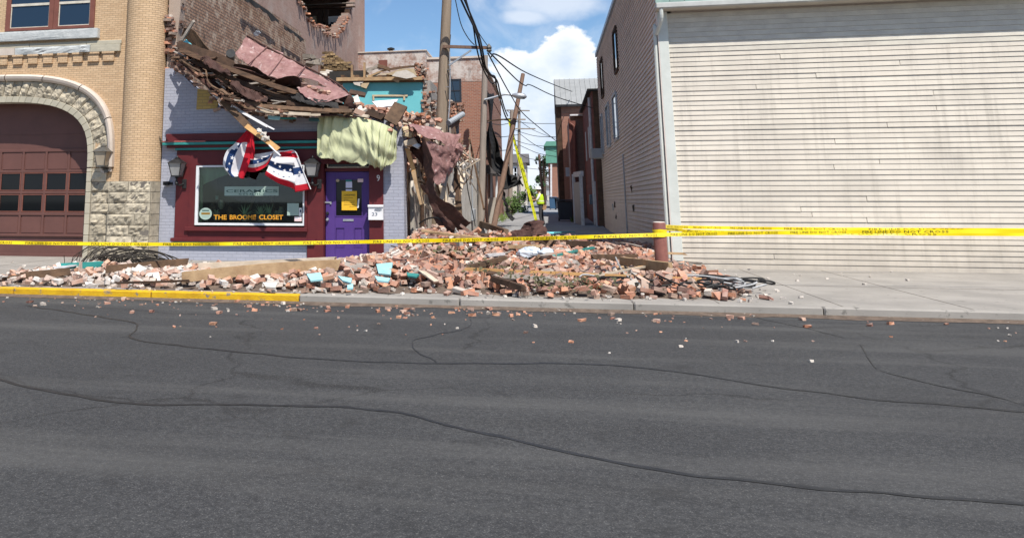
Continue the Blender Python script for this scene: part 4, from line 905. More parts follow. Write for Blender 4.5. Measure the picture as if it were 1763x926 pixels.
MB().tube(cr([P(*p) for p in ((425, 62, 21.05), (470, 87, 20.95), (520, 112, 20.75), (577, 142, 20.55), (601, 162, 20.25), (616, 186, 20.05))], 5), .025, 6).build('ridge_roll', 'roof_underside', pr)
ribbon('roof_sheet', 'roof_pink', ((512, 150, 19.6), (530, 148, 19.8), (560, 152, 19.9), (603, 166, 19.85)), ((516, 158, 19.45), (534, 172, 19.35), (549, 177, 19.35), (582, 170, 19.5)), 'curled pink flap at the lower edge of the roof sheet', 'roof sheet', 20, 5, .0, .05, .015, seed=3)
ribbon('roof_sheet', 'roof_underside', ((470, 139, 19.75), (495, 132, 19.6), (514, 134, 19.55), (518, 150, 19.6)), ((472, 144, 20.0), (495, 145, 19.9), (510, 148, 19.8), (514, 152, 19.7)), 'dark folded edge under the middle of the pink roof', 'roof sheet', 14, 4, .0, .02, .015, seed=5)
ribbon('roof_sheet', 'roof_underside', ((598, 164, 19.85), (606, 174, 19.75), (614, 190, 19.7)), ((580, 172, 19.8), (596, 184, 19.8), (612, 197, 19.8)), 'dark turned-up lower end of the pink roof', 'roof sheet', 12, 4, .0, .03, .015, seed=6)
ribbon('torn_board', 'wood_old', ((318, 49, 20.1), (333, 52, 20.1), (350, 74, 20.05), (368, 96, 20.0)), ((312, 62, 20.2), (326, 72, 20.2), (340, 86, 20.2), (352, 93, 20.2)), 'rusty brown triangular panel beside the aqua scrap', 'panel', 10, 3, 0, .02, .03)
plank('roof_post', 'wood_grey', (333.5, 37, 19.8), (311, 73, 19.95), .05, .07, 'thin grey post leaning at the top left of the debris', 'post')
ribbon('plaster_scrap', 'plaster_aqua', ((313, 75, 19.95), (322, 79, 19.95)), ((321, 69, 20.05), (340, 87, 20.0)), 'small aqua plaster scrap at the top left of the debris', 'plaster', 3, 2, 0, .0, .03)
p = P(397, 96, 20.3); o = MB().tube([p + Vector((-.1, .25, -.05)), p, p + Vector((.06, -.15, .03))], [.11, .11, .115], 14).build('vent_pipe', 'black_metal', None, smooth=False); tag(o, 'black vent pipe end beside the pink roof sheet', 'pipe')
ribbon('roof_scrap', 'galvanised', ((437, 60, 21.0), (446, 52, 20.9)), ((441, 64, 21.0), (449, 57, 20.9)), 'small grey metal scrap at the top of the pink roof', 'scrap', 4, 2, 0, .03, .02)
# boards that stick out of the broken edge
plank('broken_board', 'lath_white', (382, 174, 19.30), (400, 182, 19.25), .02, .10, 'left piece of the short white board below the roof debris', n=2); plank('broken_board', 'lath_white', (401, 181, 19.25), (415, 185, 19.25), .02, .11, 'right piece of the short white board below the roof debris', n=2)
plank('broken_board', 'lath_white', (361, 152, 19.45), (375, 168, 19.30), .02, .09, 'grey white board end at the ochre brick patch', n=2)
plank('broken_lath', 'lath_white', (407, 188, 19.30), (462, 219, 19.05), .025, .06, 'long white lath pointing down above the bunting', n=4); plank('broken_lath', 'cloth_white', (459, 217, 19.06), (474, 224, 19.03), .015, .035, 'splintered white tip of the long lath', n=3, jit=.02)
plank('broken_board', 'wood_old', (383, 173, 19.30), (430, 221, 19.10), .04, .16, 'brown plank hanging down to the bunting', n=4)
o = plank('broken_board', 'wood_fresh', (424, 217, 19.08), (478, 256, 18.90), .04, .115, 'fresh orange board end holding the bunting', n=4)
for q, (u, v, sx) in enumerate(((447, 225, .10), (455, 231, .13), (458, 239, .17))):
    c = P(u, v, 18.95); r = MB(); r.grid(lambda a, b: c + Vector(((a - .5) * sx, -.03 - .03 * math.sin(a * 3) * math.sin(b * 3), (b - .5) * .09)) + noise.noise_vector(Vector((a * 3, b * 3, q))) * .03, 6, 4)
    o = r.build('rag', 'plaster_white', None, solid=.02); tag(o, ['small white chip on the orange board, uppermost of three', 'white torn chunk in the middle of the orange board', 'white torn strip on the orange board, lowest of three'][q], 'scrap')
plank('broken_lath', 'cloth_white', (463, 250, 18.90), (484, 269, 18.85), .015, .03, 'thin white stick below the orange board', n=2)
plank('plaster_scrap', 'plaster_aqua_pale', (462, 202, 19.40), (482, 204, 19.40), .03, .09, 'small aqua board below the broken edge above the bunting', 'plaster', n=2); plank('plaster_scrap', 'teal_trim', (483, 204, 19.45), (509, 204, 19.45), .03, .04, 'narrow teal strip right of the small aqua board', 'plaster', n=2)
plank('plaster_scrap', 'ink_green', (533, 206, 19.45), (549, 207, 19.45), .03, .08, 'dark green board end beside the green cloth', 'plaster', n=2)
# splinters and laths in the hollow of the debris: alike, uncountable in look
G1 = 'splintered laths in the roof debris'
for k in range(120):
    a = rnd.random(); b = rnd.uniform(.12, .97); p = deck(a, b); p.y -= rnd.uniform(.05, .5)
    d = Vector((1, rnd.uniform(-.5, .2), rnd.uniform(-.75, .15) if a < .5 else rnd.uniform(-.4, .3))).normalized() * rnd.uniform(.12, .5)
    o = MB().bar(p - d / 2, p + d / 2, rnd.uniform(.02, .05), rnd.uniform(.03, .09), (0, -1, .3), 0, 2, rnd.uniform(-.03, .03), .012).build('splintered_lath', rnd.choice(('wood_dark', 'wood_dark', 'wood_old', 'wood_old', 'wood_grey')), None)
    tag(o, 'splintered lath in the hollow of the sagging roof debris', 'lath', G1)
for q, (e1, e2, m_, lab) in enumerate((
    (((330, 88, 19.3), (360, 100, 19.2), (395, 116, 19.3)), ((335, 100, 19.15), (365, 116, 19.0), (398, 128, 19.15)), 'roof_underside', 'dark torn roofing hanging under the fascia at the upper left'),
    (((395, 140, 19.3), (430, 152, 19.25), (462, 165, 19.35)), ((400, 154, 19.2), (432, 168, 19.1), (460, 176, 19.2)), 'roof_underside', 'dark torn roofing in the middle of the sagging debris'),
    (((500, 160, 19.5), (540, 172, 19.45), (580, 180, 19.5)), ((505, 172, 19.4), (545, 184, 19.3), (585, 190, 19.4)), 'tar_black', 'black roofing felt at the right of the sagging debris'),
    (((345, 122, 19.1), (370, 146, 19.0), (392, 164, 19.0)), ((352, 132, 19.0), (376, 156, 18.95), (398, 172, 18.95)), 'wood_old', 'brown torn lining board along the lower left of the debris'))):
    ribbon('torn_roofing', m_, e1, e2, lab, 'roof sheet', 14, 5, .04, .09, .01, seed=40 + q)
IND = []                                               # single loose bricks, each its own thing
def loose(p, k, lab, grp, tilt=.5):
    o = put_brick(None, p, (rnd.gauss(0, tilt), rnd.gauss(0, tilt), rnd.uniform(0, 6.28)), k); tag(o, lab, 'brick', grp); return o
RUB = MB()
def rub(p, tilt=.5, s=1., mb=None):
    L = rnd.choice((.2, .2, .2, .15, .11, .08)) * s
    r = Matrix.Rotation(rnd.uniform(0, 6.28), 3, 'Z') @ Matrix.Rotation(rnd.gauss(0, tilt), 3, 'X') @ Matrix.Rotation(rnd.gauss(0, tilt), 3, 'Y')
    (mb or RUB).ob(p, (L, rnd.uniform(.07, .1) * s, .062 * s), r, 0, .009)
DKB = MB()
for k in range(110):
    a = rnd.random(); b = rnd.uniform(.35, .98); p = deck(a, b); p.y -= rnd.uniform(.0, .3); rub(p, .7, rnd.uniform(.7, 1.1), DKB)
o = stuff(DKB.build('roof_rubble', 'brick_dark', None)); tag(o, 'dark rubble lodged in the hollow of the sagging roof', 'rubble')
# rubble slope from the pink roof back to the aqua room, and along the wall head to the right
def slope_pt(a, b):
    """a along x, b into depth"""
    x = fx(520) + (XR + .1 - fx(520)) * a; Y = 20.1 + 9.6 * b
    z0 = P(600, 194, 20).z + .04 - .45 * max(0, a - .72) / .28
    return Vector((x, Y, z0 + .72 * b + .12 * math.sin(a * 5 + 1) * b + hermz((x, Y, 0), 1.6, .22) * min(1, b * 4 + .35)))
o = MB().grid(slope_pt, 30, 40).build('rubble_slope', 'dirt', None); stuff(o); tag(o, 'mound of dust and rubble lying over the wrecked ground floor', 'rubble')
URB = MB()
for k in range(1100):
    a, b = rnd.random(), rnd.random() ** 1.6; p = slope_pt(a, b); p.z += rnd.uniform(-.02, .07); rub(p, .5, 1, URB)
for k in range(150):
    u = rnd.uniform(690, 812); t = (u - 690) / 122; Y = PX(u, 300, XR).y; v = 216 + 52 * t + rnd.uniform(-12, 14); p = P(u, v, Y); p.x = XR - .12 + rnd.uniform(-.2, .22); rub(p, .6, 1, URB)
o = stuff(URB.build('upper_brick_rubble', 'brick_rubble', None)); tag(o, 'broken bricks heaped on the wrecked floor behind the green cloth', 'rubble')
L2 = 'loose red brick lying on the broken wall head above the green cloth'
for k in range(70):
    if k < 14: u, v, Y = rnd.uniform(520, 568), rnd.uniform(147, 163), 19.75
    elif k < 46: u = rnd.uniform(612, 690); v = 190 + (u - 612) * .2 + rnd.uniform(-11, 8); Y = 20.0 + rnd.uniform(-.05, .2)
    else: u = rnd.uniform(690, 760); v = 206 + (u - 690) * .22 + rnd.uniform(-13, 6); Y = 20.6 + rnd.uniform(-.1, .5)
    if k < 14: v = 150 + (u - 520) * .28 + rnd.uniform(-6, 6)
    loose(P(u, v, Y), 0, 'loose red brick caught on the pink roof flap' if k < 14 else L2 if k < 46 else 'loose red brick lying at the top of the alley wall', 'bricks on the pink flap' if k < 14 else 'bricks on the wall head' if k < 46 else 'bricks on the alley wall', .4)
ribbon('plywood_sheet', 'wood_old', ((680, 176, 19.95), (701, 185, 19.9)), ((661, 205, 19.7), (683, 217, 19.65)), 'square brown wood panel leaning in the bricks above the green cloth', 'panel', 4, 4, 0, .01, .05)
ribbon('plaster_scrap', 'lath_white', ((640, 176, 20.6), (685, 171, 20.6)), ((650, 186, 20.3), (676, 184, 20.3)), 'white plaster sheet in front of the aqua wall', 'plaster', 5, 3, 0, .02, .03)
ribbon('plywood_sheet', 'wood_dark', ((603, 156, 20.9), (629, 162, 20.9)), ((600, 162, 20.6), (628, 167, 20.6)), 'dark board beside the upper end of the green cloth debris', 'panel', 4, 3, 0, .02, .05)
plank('broken_board', 'plaster_white', (612, 166, 20.2), (622, 196, 19.9), .03, .13, 'grey white board standing at the end of the pink roof', n=3)
plank('broken_board', 'wood_pale', (596, 194, 19.65), (634, 201, 19.55), .03, .07, 'tan board end over the top of the green cloth', n=3)
plank('broken_board', 'brick_rubble', (611, 191, 19.6), (626, 197, 19.6), .06, .12, 'flat pinkish slab resting on the top of the green cloth', 'slab', n=2)
plank('broken_board', 'wood_dark', (625, 190, 20.0), (660, 203, 19.9), .08, .16, 'dark timber below the leaning wood panel', n=3)
plank('broken_board', 'wood_pale', (684, 212, 19.9), (706, 214, 20.2), .05, .06, 'pale splinter at the wall corner below the leaning panel', n=2)
# ---------------------------------------------------------------- aqua upper room
AY = 30.0
AQ = thing('aqua_room_ruin', 'standing aqua painted wall of the wrecked upper room', 'ruin', P(660, 193, AY))
a, b = P(590, 197, AY), P(727, 139, AY)
MB().bx(a.x, b.x, AY, AY + .2, a.z - 2, b.z).build('wall', 'plaster_aqua', AQ)
for k in range(26):
    z = a.z - .3 + k * .075; put_brick(AQ, (b.x + rnd.uniform(-.02, .12), AY + rnd.uniform(-.05, .1), z), (0, 0, rnd.uniform(-.3, .3)), 0)
g = MB(); 
for (u0, v0), (u1, v1) in (((641, 165), (702, 165)), ((643, 165), (643, 173)), ((696, 165), (696, 173))): g.bar(P(u0, v0, AY - .02), P(u1, v1, AY - .02), .03, .06, (0, 0, 1) if v0 == v1 else (1, 0, 0))
g.build('shelf_trace', 'plaster_tan', AQ)
MB().bar(P(580, 137.5, AY - .1), P(728, 135.5, AY - .1), .2, .12).build('floor_joist', 'wood_joist', AQ)
MB().bar(P(585, 141, AY - .05), P(728, 139.5, AY - .05), .1, .08).build('floor_joist', 'wood_old', AQ)
for k in range(9): u = 585 + k * 16 + rnd.uniform(-5, 5); MB().bx(P(u, 140, AY).x, P(u, 140, AY).x + .12, AY - .06, AY + 1.5, P(u, 135, AY).z, P(u, 130, AY).z).build('joist_end', rnd.choice(('wood_old', 'wood_joist')), AQ)
for q, (u0, u1, v0, v1, m) in enumerate(((608, 626, 142, 149, 'plaster_white'), (620, 636, 144, 153, 'plaster_tan'), (676, 690, 136, 143, 'plaster_tan'), (698, 716, 133, 139, 'plaster_white'))):
    c = [(u0, v0), (u1, v0 - 1), ((u0 + u1) / 2 + 3, v1), (u0 + 2, v1 - 3)]; MB().prism([(P(u, v, AY - .15).x, P(u, v, AY - .15).z) for u, v in c], AY - .17, AY - .13).build('plaster_flake', m, AQ)
MB().prism([(P(u, v, AY - .3).x, P(u, v, AY - .3).z) for u, v in ((675, 131), (682, 124), (700, 121), (712, 127), (718, 133), (700, 136))], AY - .34, AY - .28).build('ceiling_sheet', 'plaster_white', AQ)
MB().prism([(P(u, v, AY - .2).x, P(u, v, AY - .2).z) for u, v in ((664, 128), (690, 119), (712, 118), (718, 130), (690, 132))], AY - .2, AY + 1.2).build('ceiling_slab', 'plaster_tan', AQ)
for (u0, v0, u1, v1, m, w_) in ((632, 126, 652, 113, 'wood_grey', .12), (650, 114, 672, 121, 'wood_old', .12), (630, 132, 668, 128, 'wood_pale', .08), (628, 121, 660, 116, 'wood_grey', .08), (670, 120, 722, 114, 'wood_old', .07), (640, 130, 668, 120, 'wood_joist', .06)):
    MB().bar(P(u0, v0, AY + .3), P(u1, v1, AY + .5), .1, w_, (0, 0, 1), 0, 3, .02, .015).build('rafter', m, AQ)
for u, v0, v1, m in ((627.5, 108, 140, 'wood_joist'), (606, 112, 136, 'wood_joist'), (722, 113, 140, 'wood_old'), (727, 118, 140, 'wood_dark')):
    MB().bar(P(u, v1, AY - .05), P(u, v0, AY - .05), .08, .07, (1, 0, 0)).build('stud', m, AQ)
for k in range(40): p = P(rnd.uniform(716, 732), rnd.uniform(112, 140), AY - .1); put_brick(AQ, p, (rnd.uniform(-.3, .3), rnd.uniform(-.3, .3), rnd.uniform(0, 3)), rnd.choice((0, 1)))
MB().bx(P(628, 130, AY).x, P(724, 130, AY).x, AY + 1.6, AY + 1.7, P(650, 141, AY).z, P(650, 119, AY).z).build('back_wall', 'wood_dark', AQ)
MB().bx(P(560, 130, AY).x, P(628, 130, AY).x, AY + .6, AY + .7, P(600, 141, AY).z, P(600, 118, AY).z).build('back_wall', 'dark_room', AQ)
mat('ochre_block', (.30, .21, .11), (.13, .085, .05), 5, .9, rv=.35)
brick_me.append([brick_mesh(.2, 'ochre_block', .12, .075) for _ in range(6)])
OB = thing('ochre_brick_ruin', 'stub of ochre coloured broken brick wall beside the party wall', 'ruin', P(570, 130, 33))
for r in range(9):
    z = P(575, 122, 33).z + r * .085; u0 = 553 + (r * .3); u1 = 604 - (r * 4.4 if r > 3 else rnd.uniform(0, 6))
    x = P(u0, 110, 33).x + .11 * (r % 2)
    while x < P(u1, 110, 33).x:
        b_ = put_brick(OB, (x + .1, 33 + rnd.uniform(-.03, .03), z), (0, rnd.uniform(-.05, .05), rnd.uniform(-.08, .08)), 3); x += .225
MB().bx(P(547, 110, 33).x, P(606, 110, 33).x, 33.06, 33.4, P(575, 145, 33).z, P(575, 112, 33).z).build('core', 'brick_dark', OB)
for (u0, u1, v0, v1, m) in ((528, 548, 95, 116, 'wood_grey'), (553, 600, 122, 137, 'plaster_white')):
    a, b = P(u0, v1, 32), P(u1, v0, 32)
    for k in range(16): MB().ob(Vector((rnd.uniform(a.x, b.x), 32 + rnd.uniform(-.2, .2), rnd.uniform(a.z, b.z))), (rnd.uniform(.2, .4), .15, rnd.uniform(.08, .16)), Matrix.Rotation(rnd.uniform(-.3, .3), 3, 'Y'), 0, .02).build('plaster_chunk' if m != 'wood_grey' else 'timber_chunk', m, OB)
# ---------------------------------------------------------------- sheets and timbers hanging at the alley corner
CY = 20.55
ribbon('roof_sheet', 'roof_pink', ((702, 215, 20.0), (735, 217, 20.2), (765, 226, 20.4), (792, 234, 20.8)), ((708, 221, 19.6), (732, 240, 19.6), (760, 243, 19.9), (785, 258, 20.5)), 'pink metal sheet draped over the alley corner, upper fold', 'roof sheet', 20, 6, .03, .05, .015, seed=9)
ribbon('roof_sheet', 'roof_pink', ((733, 241, 19.65), (755, 245, 19.9), (786, 252, 20.4)), ((742, 314, 19.9), (752, 316, 20.0), (764, 317, 20.2)), 'pink metal sheet hanging straight down beside the alley wall', 'roof sheet', 14, 14, .03, .06, .015, seed=12)
ribbon('bent_metal_strip', 'roof_underside', ((723, 238, 19.75), (729, 262, 19.7), (732, 290, 19.7), (736, 325, 19.65), (744, 342, 19.6), (762, 366, 19.55), (790, 404, 19.5)), ((732, 236, 19.6), (742, 262, 19.4), (746, 292, 19.4), (747, 322, 19.4), (758, 340, 19.35), (784, 357, 19.25), (810, 384, 19.25)), 'long dark bent metal strip twisting down the alley corner', 'metal strip', 40, 4, .02, .03, .012, seed=2)
ribbon('bent_metal_strip', 'roof_underside', ((722, 318, 19.95), (738, 340, 19.85), (746, 365, 19.75), (752, 396, 19.7), (770, 409, 19.65)), ((739, 322, 19.8), (750, 345, 19.7), (764, 365, 19.6), (778, 385, 19.55), (782, 400, 19.55)), 'dark metal flap hanging behind the twisted strip', 'metal strip', 24, 5, .02, .04, .012, seed=4)
plank('wood_brace', 'wood_fresh', (701, 256, 20.1), (714, 300, 20.05), .06, .10, 'upper orange timber brace by the lavender corner', n=2); plank('wood_brace', 'wood_joist', (712, 296, 20.02), (726, 350, 19.95), .07, .10, 'lower brown timber brace hanging by the lavender corner', n=3)
for q, (u, v, s, m) in enumerate(((703, 231, .14, 'plaster_tan'), (708, 246, .17, 'wood_pale'), (716, 250, .12, 'clear_plastic'), (699, 222, .10, 'plaster_tan'))):
    p = P(u, v, 20.0); o = MB().ob(p, (s * 1.6, s, s), Matrix.Rotation(rnd.uniform(-.6, .6), 3, 'Y'), 0, s * .2).build('debris_chunk', m, None, bevel=.02); tag(o, ['tan chunk under the pink sheet at the wall corner', 'pale broken block at the top of the timber brace', 'clear plastic scrap beside the pale broken block', 'small tan chunk on the lavender corner'][q], 'debris')
G3 = 'boards leaning on the alley wall'
for q, (a, b, m, w_) in enumerate((((776, 276, 21.6), (763, 320, 21.2), 'wood_grey', .12), ((790, 290, 24), (770, 372, 22.6), 'wood_grey', .16), ((797, 300, 25), (781, 380, 23.5), 'wood_pale', .14), ((783, 268, 23.5), (788, 345, 23.2), 'wood_dark', .10), ((786, 300, 23.4), (792, 395, 23), 'wood_old', .16), ((770, 300, 21.8), (757, 360, 21.2), 'wood_pale', .10))):
    plank('leaning_board', m, a, b, .05, w_, ['grey board at the lower edge of the hanging pink sheet', 'wide grey board leaning on the alley wall right of the twisted strip', 'pale board leaning furthest down the alley wall', 'dark upright board among the leaning alley boards', 'brown board standing at the bottom right of the leaning boards', 'narrow pale board between hanging sheet and twisted strip'][q], grp=G3, n=3)
plank('steel_rod', 'wood_old', (808, 238, 27.5), (833, 360, 27.5), .05, .06, 'thin brown pole leaning in front of the pale stucco', 'pole'); plank('steel_rod', 'pole_grey', (775, 222, 24), (777, 280, 24), .05, .05, 'short upright rod above the pink hanging sheet', 'pole')
p0, p1 = P(772, 212, 24), P(797, 197, 24.6); o = MB().tube([p0, p1], .08, 12).build('duct_pipe', 'galvanised', None); tag(o, 'grey pipe poking up behind the utility pole', 'pipe')
p = P(812, 370, 28.5); MT = thing('meter_box', 'grey meter box on the pale stucco alley wall', 'meter box', (XR, PX(812, 370, XR).y, PX(812, 370, XR).z)); y = PX(812, 370, XR).y; z = PX(812, 370, XR).z
MB().bx(XR, XR + .15, y - .35, y + .35, z - .25, z + .25).build('box', 'galvanised', MT, bevel=.02); MB().tube([(XR + .05, y, z + .25), (XR + .05, y, z + 1.6)], .03, 8).build('conduit', 'galvanised', MT)
o = MB().tube(cr([P(722, 385, 20.1), P(735, 377, 19.7), P(752, 375, 19.6), P(762, 384, 19.6), P(768, 400, 19.7)], 6), .018, 6).build('loose_cable', 'cable', None); tag(o, 'black cable looping out of the wall at the alley corner', 'cable')
o = MB().tube(cr([P(800, 285, 26), P(806, 330, 26.2), P(815, 372, 26.5), P(818, 390, 26.5)], 6), .015, 5).build('loose_cable', 'cable', None); tag(o, 'thin black cable hanging down the pale stucco', 'cable')
for k in range(28):
    u = rnd.uniform(783, 812); p = P(u, 232 + (u - 783) * 1.1 + rnd.uniform(0, 55), rnd.uniform(22.5, 24.5))
    d = Vector((rnd.uniform(-.3, .3), rnd.uniform(-.3, .3), rnd.uniform(-1, .4))).normalized() * rnd.uniform(.25, .7)
    tag(MB().bar(p - d / 2, p + d / 2, .03, rnd.uniform(.03, .08), (0, -1, 0), 0, 2, .02, .01).build('splintered_lath', rnd.choice(('wood_pale', 'wood_grey', 'wood_old')), None), 'splintered lath in the tangle above the pale stucco alley wall', 'lath', 'laths above the alley wall')
# torn masonry, plaster and laths bursting out along the head of the alley wall
TM = MB()
for k in range(520):
    f = rnd.random(); Y = 20.8 + 6.5 * f; z = 1.9 + 1.35 * rnd.random() ** .8 + .25 * math.sin(f * 9); x = XR + rnd.uniform(-.28, .12) + .25 * max(0, z - 2.7) * rnd.random()
    rub(Vector((x, Y, z)), .6, rnd.uniform(.8, 1.25), TM)
o = stuff(TM.build('torn_masonry', 'brick_rubble', None)); tag(o, 'torn brickwork bursting out of the alley wall behind the hanging sheets', 'rubble')
PL = 'plaster slab torn loose along the head of the alley wall'
for k in range(16):
    f = rnd.random(); p = Vector((XR + rnd.uniform(-.05, .2), 20.9 + 6 * f, rnd.uniform(1.5, 3.1)))
    o = MB().ob(p, (rnd.uniform(.05, .1), rnd.uniform(.2, .5), rnd.uniform(.15, .4)), Matrix.Rotation(rnd.uniform(-.5, .5), 3, 'X') @ Matrix.Rotation(rnd.uniform(-.4, .4), 3, 'Y'), 0, .03).build('plaster_slab', rnd.choice(('plaster_white', 'stucco_white', 'plaster_tan', 'wood_grey')), None); tag(o, PL, 'plaster', 'plaster slabs on the alley wall')
for k in range(44):
    f = rnd.random(); p = Vector((XR + rnd.uniform(.0, .35), 20.6 + 6 * f ** 1.3, rnd.uniform(1.2, 3.3))); d = Vector((rnd.uniform(-.2, .3), rnd.uniform(-.6, .6), rnd.uniform(-1, .2))).normalized() * rnd.uniform(.3, 1.1)
    tag(MB().bar(p - d / 2, p + d / 2, .03, rnd.uniform(.03, .1), (1, 0, 0), 0, 3, rnd.uniform(-.05, .05), .012).build('hanging_lath', rnd.choice(('wood_dark', 'wood_old', 'wood_grey', 'wood_pale', 'wood_dark')), None), 'broken lath dangling from the torn alley wall', 'lath', 'laths dangling on the alley wall')
ribbon('roof_sheet', 'roof_underside', ((712, 226, 20.2), (722, 232, 20.1), (733, 244, 20.0)), ((706, 262, 20.35), (716, 276, 20.3), (730, 290, 20.2)), 'dark crumpled roofing in the hollow behind the timber brace', 'roof sheet', 10, 10, .05, .12, .01, seed=31)
ribbon('roof_sheet', 'roof_pink', ((762, 250, 20.9), (778, 254, 21.3), (792, 246, 21.6)), ((770, 300, 21.1), (780, 296, 21.4), (788, 276, 21.8)), 'mottled pink roofing torn behind the hanging pink sheet', 'roof sheet', 10, 10, .05, .14, .01, seed=33)
MB().bx(XR - .6, XR - .33, FY + .45, 28, 0, 3.0).build('shade_backing', 'dark_room', SB)  # added dark panel standing in for the darkness inside the torn wall
# ---------------------------------------------------------------- bunting and green cloth
def clothgrid(nm, par, fn, colour, nu, nv):
    """cloth with woven-in stripes: faces take a material by their place in the cloth"""
    mb = MB(); mb.grid(fn, nu, nv)
    mb.mi = [colour((i + .5) / nu, (j + .5) / nv) for i in range(nu) for j in range(nv)]
    o = mb.build(nm, ['cloth_white', 'cloth_red', 'cloth_blue'], par, smooth=True, solid=.006); return o
BT = thing('patriotic_bunting', 'torn red white and blue bunting with stars dangling over the shop window', 'bunting', P(460, 290, FY - .2))
def quadfn(e1, e2, fold, nf, Y):
    c1, c2 = cr([P(u, v, Y) for u, v in e1], 6), cr([P(u, v, Y) for u, v in e2], 6)
    return lambda a, b: at_curve(c1, b).lerp(at_curve(c2, b), a) + Vector((0, fold * math.sin(a * nf + b * 1.5) * (.3 + b), fold * .25 * math.cos(a * nf)))
# left piece hangs as a gathered wedge: a runs across from the star edge to the red edge
fn = quadfn([(426, 224), (402, 250), (389, 262), (383, 280), (385, 290), (394, 303)], [(435, 222), (434, 250), (433, 270), (427, 290), (420, 307), (421, 306)], .05, 11, FY - .42)
def colL(a, b):
    if b < .05: return 1
    if a < .12 and .42 < b < .72: return 1
    if a < .5: 
        if .3 < a < .5 and b > .3: return 0
        return 2 if .14 < a else 0
    return 0 if a < .62 else 1
def colL2(a, b):
    if b < .16: return 1
    if a < .10: return 0
    if a < .40: return 2 if b > .3 or a > .25 else (1 if b > .45 else 0)
    if a < .70: return 0
    return 1
clothgrid('left_swag', BT, fn, colL2, 40, 36)
fn2 = quadfn([(430, 221), (430, 240), (430, 262), (429, 274)], [(436, 222), (437, 240), (438, 262), (436, 276)], .03, 6, FY - .47)
clothgrid('tail', BT, fn2, lambda a, b: 0 if b > .94 else 1, 8, 20)
fn3 = quadfn([(423, 266), (440, 266), (460, 263), (471, 261)], [(420, 294), (438, 296), (458, 286), (470, 263)], .03, 8, FY - .3)
clothgrid('middle_swag', BT, lambda a, b: fn3(a, b), lambda a, b: 2 if .30 < a < .58 and .08 < b < .85 else (0 if a < .78 else 1), 30, 30)
fn4 = quadfn([(471, 262), (480, 262), (495, 261), (507, 261)], [(456, 302), (478, 316), (500, 324), (510, 331)], .05, 13, FY - .32)
clothgrid('right_swag', BT, fn4, lambda a, b: 1 if a > .80 or (a < .14 and b > .35) else (2 if .36 < a < .58 else 0), 40, 30)
fn5 = quadfn([(502, 262), (507, 261), (509, 262)], [(508, 331), (522, 329), (535, 326)], .02, 5, FY - .33)
clothgrid('right_tail', BT, fn5, lambda a, b: 1 if a > .84 or .02 < a < .16 else (2 if .40 < a < .56 else 0), 30, 12)
MB().tube(cr([P(470, 261, FY - .36), P(490, 260.5, FY - .36), P(508, 261, FY - .36), P(520, 290, FY - .37), P(535, 326, FY - .37)], 5), .012, 5).build('hem_cord', 'cloth_white', BT)
def star(u, v, r, Y, m='cloth_white'):
    c = P(u, v, Y); MB().prism([(c.x + (r if k % 2 == 0 else r * .42) * math.sin(k * math.pi / 5 + .2), c.z + (r if k % 2 == 0 else r * .42) * math.cos(k * math.pi / 5 + .2)) for k in range(10)], Y - .006, Y).build('star', m, BT)
for u, v, r, Y in ((400, 272, .055, FY - .53), (391, 292, .045, FY - .53), (409, 255, .04, FY - .53), (395, 282, .03, FY - .53), (444, 279, .03, FY - .36), (451, 273, .028, FY - .36), (436, 284, .025, FY - .36), (474, 281, .04, FY - .42), (490, 294, .045, FY - .42), (500, 293, .04, FY - .42), (516, 297, .04, FY - .38), (482, 287, .035, FY - .42)): star(u, v, r, Y)
GC = MB()
t1 = cr([P(u, v, Y) for u, v, Y in ((549, 197, 19.75), (575, 197, 19.7), (600, 199, 19.7), (625, 204, 19.7), (650, 210, 19.7), (672, 219, 19.7), (685, 228, 19.75))], 8)
t2 = cr([P(u, v, Y) for u, v, Y in ((547, 270, 19.72), (565, 274, 19.7), (590, 278, 19.68), (625, 284, 19.66), (645, 286, 19.66), (657, 292, 19.66), (666, 287, 19.66), (683, 276, 19.72))], 8)
def gcl(a, b):
    p = at_curve(t1, a).lerp(at_curve(t2, min(1, max(0, a + .10 * math.sin(b * 3.1) * (a * (1 - a)) * 4 * (1 if a > .3 else .4)))), b)
    sw = math.sin(b * math.pi) * .22 * math.exp(-((a - .62) / .28) ** 2)
    f = .085 * (abs(math.sin(a * 25 + 2.4 * b + 2.2 * math.sin(a * 7))) ** .7 - .5) * (.5 + .5 * (1 - b)) + .03 * math.sin(a * 71 + 5 * b) * (1 - b) + .05 * noise.noise(Vector((a * 9, b * 4, 2))) + .012 * abs(noise.noise(Vector((a * 34 - b * 6, b * 5, 5)))) + .006 * noise.noise(Vector((a * 60, b * 5, 3))) + .05 * math.sin((a * 6 - b * 7) * 2.2) * b * math.exp(-((a - .65) / .3) ** 2)
    p.y -= f + sw + .05; p.z += (.02 * math.sin(a * 37 + 2) + .05 * noise.noise(Vector((a * 22, 7, 0))) + .025 * noise.noise(Vector((a * 80, 3, 0)))) * b; return p
GC.grid(gcl, 220, 56)
o = GC.build('green_cloth', 'curtain_sage', None, smooth=True, solid=.003); tag(o, 'pale green curtain draped over the wall above the purple door', 'curtain')
